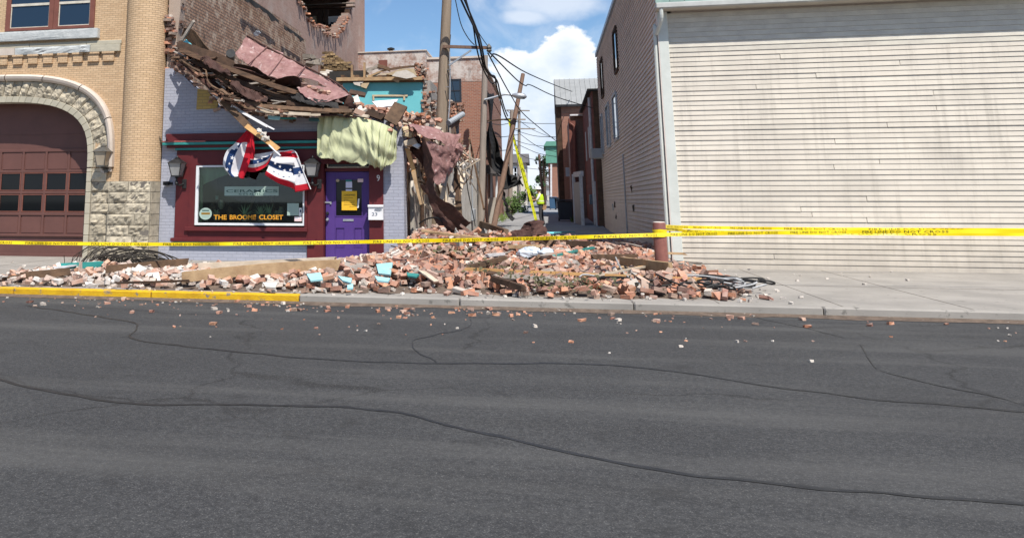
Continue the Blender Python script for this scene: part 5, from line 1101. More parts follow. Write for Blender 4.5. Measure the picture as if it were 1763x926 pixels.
# ---------------------------------------------------------------- rear buildings on the left of the alley
RY = 43.5
RB = thing('rear_brick_building', 'three storey red brick building with whitewashed top behind the ruin', 'building', (-5, 46, 0))
x0, x1 = P(733, 120, RY).x, P(829, 120, RY).x; zt = P(800, 101, RY).z; zm = P(800, 141, RY).z
MB().bx(x0, x1, RY, RY + .3, 0, zm).build('wall', 'red_brick_x', RB); MB().bx(x0, x1 + .02, RY - .01, RY + .3, zm, zt).build('upper_wall', 'washed_brick', RB)
MB().bx(x1 - .3, x1, RY + .31, 62, 0, zm).build('wall', 'red_brick_y', RB); MB().bx(x1 - .3, x1 + .02, RY + .31, 62, zm + .002, zt - .3).build('upper_wall', 'red_brick_y', RB)
MB().bx(x0, x1 + .08, RY - .08, 62, zt, zt + .1).build('coping', 'stone_pale', RB)
MB().bx(x1 + .021, x1 + .12, RY + .5, RY + 1.4, P(829, 165, RY).z, P(829, 125, RY).z).build('bay', 'wood_dark', RB)
def win(par, u0, u1, v0, v1, Y, m='window_brown', gm='glass_sky', fr=.08, mid=True):
    a, b = P(u0, v1, Y), P(u1, v0, Y)
    o = MB().bx(a.x, a.x + fr, Y - .05, Y + .04, a.z, b.z).build('window', m, par)
    for q in ((b.x - fr, b.x, a.z, b.z), (a.x + fr, b.x - fr, a.z, a.z + fr), (a.x + fr, b.x - fr, b.z - fr, b.z)) + (((a.x + fr, b.x - fr, (a.z + b.z) / 2 - fr / 3, (a.z + b.z) / 2 + fr / 3),) if mid else ()):
        MB().bx(q[0], q[1], Y - .048, Y + .04, q[2], q[3]).build('frame', m, o)
    MB().bx(a.x + fr, b.x - fr, Y - .02, Y - .01, a.z + fr, b.z - fr).build('pane', gm, o)
    return o
w_ = win(RB, 772, 794, 136, 177, RY, 'bin_dark'); MB().bx(P(770, 177, RY).x, P(797, 177, RY).x, RY - .1, RY, P(780, 180.5, RY).z, P(780, 177.2, RY).z).build('window_sill', 'brown_brick', RB)
win(RB, 770, 790, 203, 235, RY, 'bin_dark', 'glass_sky')
RL = thing('rear_grey_building', 'weathered grey and red brick wall with small shuttered window behind the aqua room', 'building', (-8, 46, 0))
Y2 = 43.0; a0, a1 = P(600, 100, Y2).x, P(733, 100, Y2).x
MB().bx(a0, a1, Y2, Y2 + 8, 0, P(700, 89, Y2).z).build('wall', 'washed_brick', RL); MB().bx(a0, a1 + .05, Y2 - .06, Y2 + 8, P(700, 89, Y2).z, P(700, 87.3, Y2).z).build('coping', 'stone_pale', RL)
MB().bx(P(652, 105, Y2).x, P(667, 105, Y2).x, Y2 - .04, Y2, P(660, 118, Y2).z, P(660, 104, Y2).z).build('shutter', 'window_brown', RL)
p = P(673, 87, Y2 + 2); MB().lathe([(.12, p.z - .3), (.12, p.z), (.2, p.z + .02), (.2, p.z + .1), (.05, p.z + .15)], (p.x, p.y, 0), 10).build('roof_vent', 'black_metal', RL)
CH = thing('brick_pier_stub', 'pale grey brick pier standing right of the aqua wall', 'brick pier', (P(736, 170, 31.5).x, 31.5, 0))
a, b = P(729, 197, 31.5), P(741, 139, 31.5); MB().bx(a.x, b.x, 31.5, 33.5, 2.0, b.z).build('pier', 'grey_brick', CH)
for k in range(30): put_brick(CH, (b.x + rnd.uniform(-.3, .35), 31.5 + rnd.uniform(-.1, .3), a.z + rnd.uniform(-.3, .9) * (1 if k % 2 else .5)), (rnd.uniform(-.3, .3), rnd.uniform(-.3, .3), rnd.uniform(0, 3)), rnd.choice((0, 1)))
# jagged remains of a side wall right of the big pole
SW = thing('jagged_wall_stub', 'jagged brick stub with dark broken edge right of the big utility pole', 'ruin', P(780, 200, 29))
q = [(772, 235), (777, 180), (786, 176), (792, 190), (800, 194), (793, 202), (780, 235)]
MB().prism([(P(u, v, 29).x, P(u, v, 29).z) for u, v in q], 29, 29.3).build('wall', 'brick_dark', SW)
for k in range(50): u, v = rnd.uniform(772, 798), rnd.uniform(174, 206); put_brick(SW, P(u, v + abs(u - 780) * .3, 28.9), (rnd.uniform(-.4, .4), rnd.uniform(-.4, .4), rnd.uniform(0, 3)), rnd.choice((0, 1)))
# ---------------------------------------------------------------- utility poles, cables
def pole(lab, m, a, b, r0, r1, base_z, grp='utility poles'):
    """a base pixel line, b upper pixel point; runs on to the ground"""
    p, q = P(*a), P(*b); d = (q - p).normalized(); g = p + d * ((base_z - p.z) / d.z)
    t = thing('utility_pole', lab, 'utility pole', g, grp); n = 9
    MB().tube([g.lerp(q, i / n) for i in range(n + 1)], [r0 + (r1 - r0) * i / n for i in range(n + 1)], 18).build('shaft', m, t, smooth=True); return t
P1 = pole('big weathered utility pole with steel crossarm behind the collapsed shop', 'pole_wood', (760.5, 215, 25), (773, -90, 25), .20, .125, 0)
def bart(t, nm, m, a, b, w_, h_, upv=(0, 0, 1)): return MB().bar(P(*a), P(*b), w_, h_, upv).build(nm, m, t)
bart(P1, 'crossarm', 'pole_brown', (762, 80.5, 24.78), (846, 83, 24.78), .08, .085); bart(P1, 'brace', 'galvanised', (773, 113, 24.8), (811, 87, 24.72), .05, .04, (0, -1, 0))
p = P(842, 84, 24.7); MB().lathe([(.05, p.z - .1), (.08, p.z - .06), (.05, p.z - .02), (.08, p.z + .02), (.05, p.z + .08), (.01, p.z + .14)], (p.x, p.y, 0), 10).build('insulator', 'bronze_metal', P1)
for k, v in enumerate((120, 150)): bart(P1, 'pole_step', 'galvanised', (770 - k * 2, v, 24.8), (777 - k * 2, v, 24.7), .02, .02)
MB().tube(cr([P(u, v, 24.8) for u, v in ((774, 90), (775, 130), (774, 180), (771, 215))], 5), .02, 6).build('riser_conduit', 'galvanised', P1)
P2 = pole('grey pole beside the brick corner at the alley, carrying the street lamp', 'pole_grey', (828, 380, 41.5), (835.5, 96, 41.5), .17, .13, alley_z(41.5))
P3 = pole('leaning brown utility pole propped by the yellow ladder', 'pole_brown', (853, 376, 40), (900.5, 128, 43), .13, .095, alley_z(40))
bart(P3, 'crossarm', 'wood_dark', (880, 205, 42), (833, 209, 41.6), .08, .06)
P4 = pole('distant upright pole left of the ladder', 'pole_grey', (878, 355, 62), (881, 190, 62), .17, .12, alley_z(62)); bart(P4, 'crossarm', 'wood_grey', (862, 206, 61.8), (905, 206, 61.8), .1, .1)
P5 = pole('thin distant pole with two crossarms between ladder and sky', 'pole_grey', (893, 350, 75), (894, 185, 75), .16, .11, alley_z(75)); bart(P5, 'crossarm', 'wood_grey', (872, 190, 74.8), (912, 191, 74.8), .1, .1); bart(P5, 'crossarm', 'wood_grey', (880, 222, 74.8), (922, 222, 74.8), .1, .1)
P6 = pole('small slanting pole far down the alley right of the worker', 'pole_brown', (935, 345, 85), (928, 266, 85), .14, .11, alley_z(85))
SL = thing('street_light', 'grey cobra head street lamp reaching out from the grey pole', 'street lamp', P(838, 168, 41.4))
MB().tube(cr([P(u, v, 41.3) for u, v in ((834, 172), (850, 168), (868, 163), (882, 164))], 6), .05, 8).build('arm', 'galvanised', SL)
a, b = P(881, 164, 41.2), P(907, 167, 41.2); MB().tube([a, a.lerp(b, .2), a.lerp(b, .5), a.lerp(b, .85), b], [.05, .11, .15, .13, .03], 12).build('lamp_head', 'steel', SL, smooth=True)
def cable(lab, pts, r=.02, n=7, grp='overhead cables'):
    o = MB().tube(cr([P(*q) for q in pts], n), r, 6).build('overhead_cable', 'cable', None, smooth=True); return tag(o, lab, 'cable', grp)
cable('thick black cable bundle sweeping down past the big pole crossarm', ((780, -30, 24), (802, 18, 24.5), (818, 52, 24.6), (827, 85, 24.6), (832, 112, 25), (842, 128, 26), (852, 133, 27), (855, 150, 28), (862, 175, 31), (871, 202, 35), (879, 212, 40)), .03)
cable('second thick cable twisted along the bundle beside the big pole', ((786, -30, 24), (808, 20, 24.4), (824, 60, 24.5), (831, 88, 24.5), (836, 116, 25), (846, 130, 26), (856, 140, 27), (861, 160, 29), (868, 185, 33), (874, 200, 37)), .026)
cable('looping cable hanging from the crossarm end of the big pole', ((796, -20, 24.5), (813, 38, 24.6), (820, 80, 24.7), (828, 110, 24.8), (840, 135, 25), (848, 144, 25), (853, 141, 25.2)), .022)
cable('thin black wire left of the thick cable bundle', ((782, -10, 25), (793, 40, 25), (806, 66, 25), (817, 78, 25)), .014)
cable('thin wire from the top edge to the crossarm tip', ((795, -10, 25), (815, 40, 25), (830, 66, 25), (841, 81, 24.8)), .012)
cable('guy wire running down beside the big pole', ((776, 60, 25), (773, 110, 25), (778, 140, 25), (792, 210, 25)), .008)
cable('black service wire sagging to the metal roofed building', ((846, 98, 25), (858, 96, 27), (905, 125, 38), (958, 148, 50), (985, 158, 60)), .025)
cable('lower service wire dipping from the crossarm to the right house', ((842, 90, 25), (858, 106, 27), (890, 138, 33), (905, 148, 36), (914, 147, 38), (960, 168, 42), (1040, 192, 44)), .022)
cable('long diagonal wire crossing in front of the leaning pole', ((840, 92, 25), (855, 120, 28), (880, 165, 36), (905, 200, 44), (960, 245, 60)), .022)
for k, (a, b, s_) in enumerate((((862, 206, 61), (960, 213, 70), 3), ((872, 190, 74), (960, 240, 90), 8), ((880, 222, 74), (958, 236, 66), 5), ((894, 230, 74), (960, 262, 70), 7), ((894, 250, 74), (958, 270, 72), 4), ((882, 240, 62), (940, 252, 86), 3), ((884, 258, 62), (930, 276, 85), 5), ((834, 210, 42), (893, 208, 74), 6), ((834, 230, 42), (893, 232, 74), 5), ((880, 280, 62), (930, 292, 85), 3), ((834, 255, 42), (880, 258, 62), 3))):
    m_ = ((a[0] + b[0]) / 2, (a[1] + b[1]) / 2 + s_, (a[2] + b[2]) / 2); cable('thin wire strung between the distant poles over the alley', (a, m_, b), .022, 6, 'thin wires over the alley')
# black tarpaulin, torn, hanging off the brick flank
TP = MB(); e1 = cr([P(*q) for q in ((836, 158, 43), (838, 200, 43), (838, 245, 43), (842, 285, 43), (862, 300, 42.5), (868, 322, 42), (884, 326, 42), (897, 300, 42))], 6); e2 = cr([P(*q) for q in ((846, 165, 44), (852, 200, 44), (858, 240, 44), (865, 270, 43.5), (876, 292, 43), (884, 308, 42.5), (890, 312, 42.3), (899, 322, 42))], 6)
o = TP.grid(lambda a, b: at_curve(e1, a).lerp(at_curve(e2, a), b) + Vector((.0, .35 * math.sin(b * 9 + a * 5), 0)) + noise.noise_vector(Vector((a * 6, b * 3, 1))) * .25, 40, 8).build('torn_tarpaulin', 'tarp', None, solid=.01); tag(o, 'torn black tarpaulin hanging in the alley left of the leaning pole', 'tarpaulin')
o = ribbon('fallen_tarpaulin', 'tarp', ((861, 335, 41.5), (866, 350, 41.5), (872, 366, 41.4), (882, 376, 41)), ((866, 332, 42), (872, 352, 42), (880, 368, 41.8), (890, 374, 41.3)), 'black tarpaulin heap on the alley at the foot of the leaning pole', 'tarpaulin', 20, 5, .1, .2, .02)
PH = thing('porch_house', 'small house with shingled porch roof behind the leaning pole', 'house', (-4, 47, 0))
MB().prism([(P(828, 300, 45).x, P(828, 298, 45).z), (P(858, 300, 45).x, P(858, 300, 45).z), (P(846, 284, 45).x, P(846, 284, 45).z), (P(828, 284, 45).x, P(828, 284, 45).z)], 44.8, 50).build('porch_roof', 'roof_shingle', PH)
MB().bx(P(826, 340, 47).x, P(848, 340, 47).x, 47, 47.2, 0, P(840, 298, 47).z).build('wall', 'brown_brick', PH); MB().bx(P(826, 340, 45.5).x, P(856, 340, 45.5).x, 45.5, 45.7, 0, P(840, 340, 45.5).z).build('porch_base', 'stucco', PH)
for u in (838, 846, 855): MB().bar(P(u, 342, 45.6), P(u, 298, 45.6), .1, .1, (1, 0, 0)).build('porch_post', 'white_frame', PH)
for u in (830, 833, 835.5): MB().bar(P(u, 340, 45.6), P(u, 300, 45.6), .07, .07, (1, 0, 0)).build('porch_baluster', 'window_brown', PH)
# ---------------------------------------------------------------- far end of the alley
def house(nm, lab, u0, u1, ve, vr, Y, wm, rm, wins=(), depth=8, gable=False):
    a, b = P(u0, ve, Y), P(u1, ve, Y); t = thing(nm, lab, 'house', ((a.x + b.x) / 2, Y, 0), None); gz_ = alley_z(Y) - .1; zr = P(u0, vr, Y).z
    wl = MB().bx(a.x, b.x, Y, Y + depth, gz_, a.z); wl.build('wall', wm, t)
    if gable: MB().prism([(a.x - .3, a.z), (b.x + .3, a.z), ((a.x + b.x) / 2, zr)], Y - .3, Y + depth).build('roof', rm, t)
    else: MB().prism([(Y - .4, a.z - .05), (Y + depth, a.z - .05), (Y + depth / 2, zr)], a.x - .3, b.x + .3, 'x').build('roof', rm, t)
    for w4 in wins: win(t, *w4, Y, 'white_frame', 'glass_dark', .12, True)
    return t
house('far_house', 'pale grey house with one white window far down the alley', 876, 905, 280, 262, 95, 'house_cream', 'roof_shingle', ((884, 891, 287, 308),))
house('far_house', 'small pale house with dark roof at the end of the alley', 934, 947, 320, 303, 130, 'house_cream', 'roof_shingle', ((939, 944, 313, 321),))
house('far_house', 'white shed roof at the end of the alley behind the worker', 925, 942, 336, 328, 120, 'house_grey', 'metal_roof')
GT = thing('green_topped_building', 'brick building with green clad upper storey far down the alley', 'building', (P(953, 345, 80).x, 80, 0))
a, b = P(944, 281, 80), P(963, 281, 80); MB().bx(a.x, b.x, 80, 88, 0, a.z).build('wall', 'red_brick_x', GT); MB().bx(a.x - .2, b.x + .2, 79.8, 88, a.z, P(944, 252, 80).z).build('green_cladding', 'green_clad', GT); MB().prism([(a.x - .35, P(944, 252, 80).z), (b.x + .35, P(944, 252, 80).z), (b.x + .1, P(944, 244, 80).z), (a.x - .1, P(944, 244, 80).z)], 79.6, 88).build('roof', 'green_clad', GT)
MB().bar(P(949, 345, 79.7), P(949, 283, 79.7), .15, .15, (1, 0, 0)).build('downpipe', 'lath_white', GT)
def tree(lab, u, v0, v1, Y, rx, leaf='leaf', n=900, ls=.28, cat='tree', nm='leafy_tree', grp='trees and shrubs down the alley'):
    b = P(u, v0, Y); b.z = alley_z(Y); top = P(u, v1, Y); h = top.z - b.z; t = thing(nm, lab, cat, b, grp); m = MB()
    tr_ = MB().tube([b, b + Vector((.1, 0, h * .4)), b + Vector((0, .1, h * .75))], [h * .035, h * .025, h * .01], 7)
    for k in range(6): a = rnd.uniform(0, 6.28); s0 = b + Vector((0, 0, h * rnd.uniform(.3, .6))); tr_.tube([s0, s0 + Vector((math.cos(a) * rx * .6, math.sin(a) * rx * .6, h * .2))], [h * .015, h * .005], 5)
    tr_.build('trunk', 'bark', t)
    cl_ = [(Vector((rnd.gauss(0, .42) * rx, rnd.gauss(0, .42) * rx, h * rnd.uniform(.3 if cat == 'tree' else .05, .95))), rnd.uniform(.2, .42) * rx) for _ in range(16)]
    for k in range(n):
        c, r = rnd.choice(cl_); d = Vector((rnd.gauss(0, 1), rnd.gauss(0, 1), rnd.gauss(0, 1))).normalized() * r * rnd.random() ** .4; p = b + c + d
        s_ = ls * rnd.uniform(.6, 1.3); x = Vector((rnd.gauss(0, 1), rnd.gauss(0, 1), rnd.gauss(0, 1))).normalized(); y = x.orthogonal().normalized()
        m.add([p - x * s_ * .5, p + y * s_ * .3, p + x * s_ * .5, p - y * s_ * .3], [(0, 1, 2, 3)])
    m.build('crown', leaf, t)
tree('dark conifer behind the green topped building', 937, 345, 250, 95, 1.3, 'leaf_dark', 700, .35)
tree('leafy green bush on the left of the alley behind the ladder', 894, 352, 331, 66, 1.1, 'leaf', 1100, .16, 'bush', 'roadside_bush')
tree('bright shrub at the foot of the far pole left of the ladder', 880, 356, 340, 60, .7, 'leaf', 600, .14, 'bush', 'roadside_bush')
tree('green tree peeking out beyond the far pole above the bush', 905, 345, 320, 100, 1.8, 'leaf', 700, .3)
gb = MB()
for k in range(900):
    Y = rnd.uniform(48, 78); s_ = rnd.choice((-1, 1)); x = -2.6 + rnd.uniform(-.5, .3) if s_ < 0 else 1.3 + rnd.uniform(-.15, .35); z = alley_z(Y); h = rnd.uniform(.08, .3)
    gb.add([(x, Y, z), (x + .05, Y, z), (x + rnd.uniform(-.1, .1), Y, z + h)], [(0, 1, 2)])
o = stuff(gb.build('grass_verge', 'grass', None)); tag(o, 'tufts of grass along both edges of the alley', 'grass')
def wheelie(lab, u, v, Y, m, h=1.05, w_=.6):
    p = P(u, v, Y); p.z = alley_z(Y) + .01; t = thing('wheelie_bin', lab, 'bin', p, 'wheelie bins in the alley'); q = [(-.42, 0), (.42, 0), (.5, .92), (-.5, .92)]
    MB().prism([(p.x + x * w_, p.z + .08 + z * h * .92) for x, z in q], p.y - w_ / 2, p.y + w_ / 2).build('body', m, t, bevel=.03); MB().bx(p.x - w_ * .55, p.x + w_ * .55, p.y - w_ * .58, p.y + w_ * .55, p.z + h * .93, p.z + h).build('lid', m, t, bevel=.02)
    for s_ in (-1, 1): MB().tube([(p.x + s_ * w_ * .35, p.y + w_ * .4, p.z + .1), (p.x + s_ * w_ * .45, p.y + w_ * .4, p.z + .1)], .1, 10).build('wheel', 'black_metal', t)
wheelie('large black wheelie bin in front of the brown brick wall', 974, 381, 50, 'bin_dark', 1.15, .85); wheelie('blue bin at the far end of the alley', 952, 352, 75, 'bin_blue'); wheelie('dark bin beside the blue bin at the far end', 961, 352, 75, 'bin_dark', 1.0, .6)
# ---------------------------------------------------------------- right of the alley
MR = thing('metal_roofed_building', 'brick building with grey ribbed metal roof beyond the siding house', 'building', (2.4, 62, 0))
MY = 60; xa, xb = P(966.5, 200, MY).x, P(1050, 200, MY).x; ze = P(990, 181, MY).z; zr = P(990, 137, MY + 3).z
MB().bx(xa, xb, MY, MY + .3, 0, ze).build('wall', 'red_brick_x', MR); MB().bx(xa - .35, xa - .001, MY + .05, MY + 6, 0, ze + .1).build('wall', 'wood_dark', MR)
MB().add([(xa - .35, MY - .25, ze), (xb, MY - .25, ze), (xb, MY + 3, zr), (xa - .35, MY + 3, zr)], [(0, 1, 2, 3)]).build('roof', 'metal_roof', MR, solid=.06)
MB().add([(xa - .34, MY + .0, ze), (xa - .34, MY + 3, zr), (xa - .34, MY + 6, ze)], [(0, 1, 2)]).build('gable', 'wood_dark', MR, solid=.05)
for k in range(13): x = xa - .3 + k * .34; MB().bar((x, MY - .25, ze + .05), (x, MY + 3, zr + .05), .03, .05).build('roof_rib', 'metal_roof', MR)
MB().bx(xa - .35, xb, MY - .35, MY - .22, ze - .14, ze - .01).build('gutter', 'black_metal', MR); MB().bx(xa, xb, MY - .02, MY, P(1000, 195, MY).z, P(1000, 182, MY).z).build('brick_band', 'brown_brick', MR)
GB = thing('lean_to_building', 'dark brick lean-to with white eave beside the red boarded wall', 'building', (1.9, 55, 0))
LY = 55.; xa, xb = P(984, 260, LY).x, P(1012, 260, LY).x; zt = P(1000, 200, LY).z
MB().bx(xa + .3, xb + .6, LY, LY + 4.5, 0, zt).build('wall', 'brown_brick', GB); MB().bx(xa, xb + .7, LY - .3, LY + 4, zt, zt + .09).build('eave', 'lath_white', GB)
MB().tube(cr([P(u, v, LY - .3) for u, v in ((980, 205), (981, 212), (988, 218), (989, 232), (990, 300), (990, 380))], 4), .07, 8).build('downpipe', 'window_brown', GB)
MB().bx(xa - .1, xa + .3, LY - .2, LY + 4, 0, zt - .3).build('side_post', 'window_brown', GB)
a, b = P(974, 304, 56), P(980, 289, 56); MB().bx(a.x, b.x, 55.6, 55.75, a.z, b.z).build('electric_box', 'galvanised', GB)
RW = thing('red_boarded_building', 'red boarded building between the lean-to and the siding house', 'building', (2.6, 46, 0))
RX = 2.28; zt2 = 6.6
for k in range(28): z0 = .25 + k * .23; MB().bx(RX - .012 - .004 * (k % 2), RX + .05, 43.6, 54.6, z0, z0 + .222).build('board', 'red_board', RW)
MB().bx(RX + .05, RX + 2, 43.6, 54.6, 0, zt2).build('wall', 'wood_dark', RW); MB().bx(RX - .2, RX + 2, 43.5, 54.8, zt2, zt2 + .12).build('roof', 'tar_black', RW)
for y in (47.5, 51.0): MB().bx(RX - .04, RX - .018, y, y + .9, 3.6, 5.2).build('window', 'galvanised', RW)
MB().tube([(RX - .08, 44.6, 0), (RX - .08, 44.6, 6.4)], .07, 8).build('downpipe', 'lath_white', RW); MB().bx(RX - .1, RX - .02, 43.7, 44.2, 0, 2.3).build('door_post', 'lath_white', RW)
a = P(1012, 350, 47); MB().bx(RX - .2, RX - .02, 46.6, 47.1, 1.2, 1.7).build('electric_box', 'galvanised', RW)
WF = thing('white_door_frame', 'white timber door frame standing out from the dark wall', 'door frame', P(996, 390, 47))
for u in (988.5, 1001): p = P(u, 390, 47 if u < 990 else 44.5); MB().bx(p.x, p.x + .16, p.y, p.y + .15, 0.1, P(u, 300, p.y).z).build('post', 'lath_white', WF)
MB().bar(P(989.5, 301, 47), P(1002, 299, 44.6), .15, .25).build('head', 'lath_white', WF); p = P(989, 390, 47.1); q = P(1001.5, 390, 44.7); MB().add([(p.x + .05, p.y, 0), (q.x + .05, q.y, 0), (q.x + .05, q.y, 2.3), (p.x + .05, p.y, 2.3)], [(0, 1, 2, 3)]).build('door_leaf', 'house_grey', WF, solid=.04)
# ---------------------------------------------------------------- siding house
SH = thing('siding_house', 'cream vinyl sided house with white corner board at the right of the alley', 'house', (6, 22, 0))
HX = P(1158, 440, FY).x; HE = P(1130, 17, FY).z; HZ = 8.1; HY1 = 42.5; HR = 12.5
MB().bx(HX + .03, HR, FY + .05, FY + .3, -.2, HE).build('wall', 'siding_taupe', SH)
ys = [(FY + .05, -.2), (HY1, -.2), (HY1, HZ), (FY + .85, HZ), (FY + .05, HE)]
MB().prism(ys, HX + .03, HX + .3, 'x').build('wall', 'siding_taupe', SH)
def lap(x0, x1, z0, h, y, m, t=.02): return MB().add([(x0, y - t, z0), (x1, y - t, z0), (x1, y + .03, z0), (x0, y + .03, z0), (x0, y - .006, z0 + h), (x1, y - .006, z0 + h), (x1, y + .03, z0 + h), (x0, y + .03, z0 + h)], [(0, 3, 2, 1), (4, 5, 6, 7), (0, 1, 5, 4), (1, 2, 6, 5), (2, 3, 7, 6), (3, 0, 4, 7)]).build('siding_board', m, SH)
cw = .21; zsp = P(1170, 92, FY).z; z0 = P(1170, 462, FY).z + .0; h = .107
while z0 < zsp - .05:
    xx = HX + cw
    for L in ((rnd.uniform(1.6, 6.5) if rnd.random() < .3 else 99), 99):
        x2 = min(HR, xx + L); lap(xx, x2 - .01, z0 + .004 + rnd.uniform(-.003, .003), h - .004, FY + .02 + rnd.uniform(-.004, .004), 'siding_cream'); xx = x2
        if xx >= HR: break
    z0 += h
while z0 < HE - .1: lap(HX + cw, HR, z0 + .002, .108, FY + .02, 'clapboard_old', .02); z0 += .11
MB().bx(HX, HX + cw - .002, FY - .03, FY + .049, P(1160, 466, FY).z, HE - .05).build('corner_board', 'corner_white', SH, bevel=.01); MB().bx(HX - .012, HX + .029, FY - .028, FY + .16, P(1160, 466, FY).z, HE - .05).build('corner_board', 'siding_taupe', SH)
MB().bx(HX + .02, HR, FY - .0, FY + .2, -.2, P(1170, 463, FY).z).build('foundation', 'stucco', SH)
zk = .12; k = 0
while zk < HZ - .1:                                  # alley flank, one board per course
    h = .118; y1 = HY1; y0 = FY + .165
    if zk > HE: y0 = FY + .1 + .8 * (zk - HE) / (HZ - HE)
    MB().add([(HX - .026, y0, zk), (HX - .026, y1, zk), (HX + .03, y1, zk), (HX + .03, y0, zk), (HX + .006, y0, zk + h), (HX + .006, y1, zk + h), (HX + .03, y1, zk + h), (HX + .03, y0, zk + h)], [(0, 3, 2, 1), (4, 5, 6, 7), (0, 1, 5, 4), (1, 2, 6, 5), (2, 3, 7, 6), (3, 0, 4, 7)]).build('siding_board', 'siding_taupe', SH); zk += .12
def sw(u0, u1, v0, v1, m, g):
    a, b = PX(u1, v1, HX), PX(u0, v1, HX); zt_ = PX((u0 + u1) / 2, v0, HX).z; zb2 = PX((u0 + u1) / 2, v1, HX).z; y0, y1 = a.y, b.y
    o = MB().bx(HX - .07, HX + .01, y0 - .1, y0, zb2, zt_).build('window', m, SH); 
    for q in ((y1, y1 + .1, zb2, zt_), (y0, y1, zb2 - .1, zb2), (y0, y1, zt_, zt_ + .1)): MB().bx(HX - .072, HX + .01, *q).build('frame', m, o)
    MB().bx(HX - .035, HX - .028, y0, y1, zb2, zt_).build('pane', g, o)
sw(1060.5, 1066, 46, 120, 'wood_dark', 'glass_dark'); sw(1037.5, 1041, 98, 164, 'wood_dark', 'glass_dark'); sw(1060, 1066.5, 160, 238, 'galvanised', 'glass_sky'); sw(1048, 1052.5, 178, 250, 'galvanised', 'glass_sky'); sw(1038.5, 1041, 196, 262, 'galvanised', 'glass_sky')
AC = thing('window_air_conditioner', 'white air conditioner box sticking out low on the siding flank', 'air conditioner', PX(1038, 268, HX)); p = PX(1039, 264, HX); MB().bx(HX - .55, HX, p.y, p.y + .65, p.z - .22, p.z + .22).build('case', 'house_grey', AC, bevel=.02)
for k in range(6): MB().bx(HX - .5, HX - .08, p.y - .012, p.y, p.z - .17 + k * .06, p.z - .14 + k * .06).build('louvre', 'galvanised', AC)
p = PX(1077, 300, HX); MB().tube([(HX - .05, p.y, .1), (HX - .05, p.y, PX(1077, 264, HX).z)], .022, 8).build('conduit', 'galvanised', SH)
for u, v, m in ((1093, 359, 'tar_black'), (1062, 372, 'tar_black'), (1089, 326, 'wood_dark'), (1060, 352, 'wood_dark'), (1057, 356, 'galvanised')): q = PX(u, v, HX); MB().ob((HX - .03, q.y, q.z), (.02, .14, .2), None, 0, .04).build('siding_scar', m, SH)
MB().bx(HX - .04, HR, FY - .30, FY + .05, HE - .05, HE).build('soffit', 'clapboard_old', SH); MB().bx(HX - .06, HR, FY - .42, FY - .31, HE - .06, HE + .07).build('gutter', 'gutter_grey', SH, bevel=.02)
for r in range(9):
    y0 = FY - .4 + r * .14; z0 = HE + .06 + r * .28; x = HX - .06 + (.12 if r % 2 else 0)
    while x < HR:
        w_ = .30; MB().add([(x, y0, z0), (x + w_ - .01, y0, z0), (x + w_ - .01, y0 + .16, z0 + .30), (x, y0 + .16, z0 + .30)], [(0, 1, 2, 3)]).build('shingle', 'shingle_green', SH, solid=.015); x += w_
MB().add([(HX, FY - .38, HE + .04), (HR, FY - .38, HE + .04), (HR, FY + .9, HZ + .45), (HX, FY + .9, HZ + .45)], [(0, 1, 2, 3)]).build('roof_deck', 'tar_black', SH)
MB().bx(HX - .06, HR, FY + .8, HY1 + .1, HZ, HZ + .16).build('roof', 'galvanised', SH)
MB().tube(cr([(HX + .05, FY - .36, HE - .06), (HX + .04, FY - .3, HE - .3), (HX - .03, FY - .02, HE - .55), (HX - .06, FY + .05, HE - .75), (HX - .06, FY + .06, .2)], 5), .045, 8).build('downspout', 'corner_white', SH)
# ---------------------------------------------------------------- brick rubble on pavement and in the alley
def sm(x, a, b): t = min(1, max(0, (x - a) / (b - a))); return t * t * (3 - 2 * t)
def pile(x, y):
    """height of the rubble at a ground point"""
    h = (.22 * sm(y, 13.35, 14.5) + .42 * sm(y, 14.8, 18.2) * (1 - .85 * sm(x, -.2, 1.1))) * math.exp(-((x + .1) / 2.75) ** 6) * (1 - sm(y, 20.0, 22.0))           # heap in the alley mouth
    h += .38 * math.exp(-((x + 2.6) / 1.1) ** 2) * math.exp(-((y - 19.3) / 1.7) ** 2)                            # against the shop corner
    h += .44 * math.exp(-((x + .2) / 2.9) ** 6) * math.exp(-((y - 23.0) / 2.9) ** 4)                               # deeper in the alley
    h += .17 * sm(x, -10.2, -8.6) * (1 - sm(x, -3.2, -1.8)) * math.exp(-((y - 15.0) / 1.45) ** 4)                   # strip before the shop
    h += .06 * math.exp(-((x + 8.0) / 1.0) ** 2) * math.exp(-((y - 15.2) / .8) ** 2)
    h += .25 * sm(x, -5.2, -3.2) * (1 - sm(x, -2, -1)) * math.exp(-((y - 16.3) / 1.6) ** 4)
    if x > HX - .15: h *= max(0, 1 - sm(x, HX - .15, HX + 1.0)) if y < 19.9 else 0
    n = .65 + .5 * noise.noise(Vector((x * .9, y * .9, 3))) + .3 * noise.noise(Vector((x * 2.3, y * 2.3, 7)))
    return max(0, h * max(.25, n))
x0_, x1_, y0_, y1_ = -10.6, 4.4, 13.3, 27.5
def mound(a, b):
    x = x0_ + (x1_ - x0_) * a; y = y0_ + (y1_ - y0_) * b; h = pile(x, y)
    return Vector((x, y, -.03 + h + (.03 * noise.noise(Vector((x * 5, y * 5, 0))) if h > .03 else 0)))
o = stuff(MB().grid(mound, 150, 140).build('rubble_mound', 'dirt', None)); tag(o, 'dusty mound of mortar and dirt under the fallen bricks', 'rubble')
LAB = (('loose brick on the front of the heap filling the alley mouth', 'bricks of the alley heap'), ('loose brick in the strip scattered before the shop', 'bricks before the shop'))
HEAP = MB(); STRIP = MB(); cnt = 0; cand = []
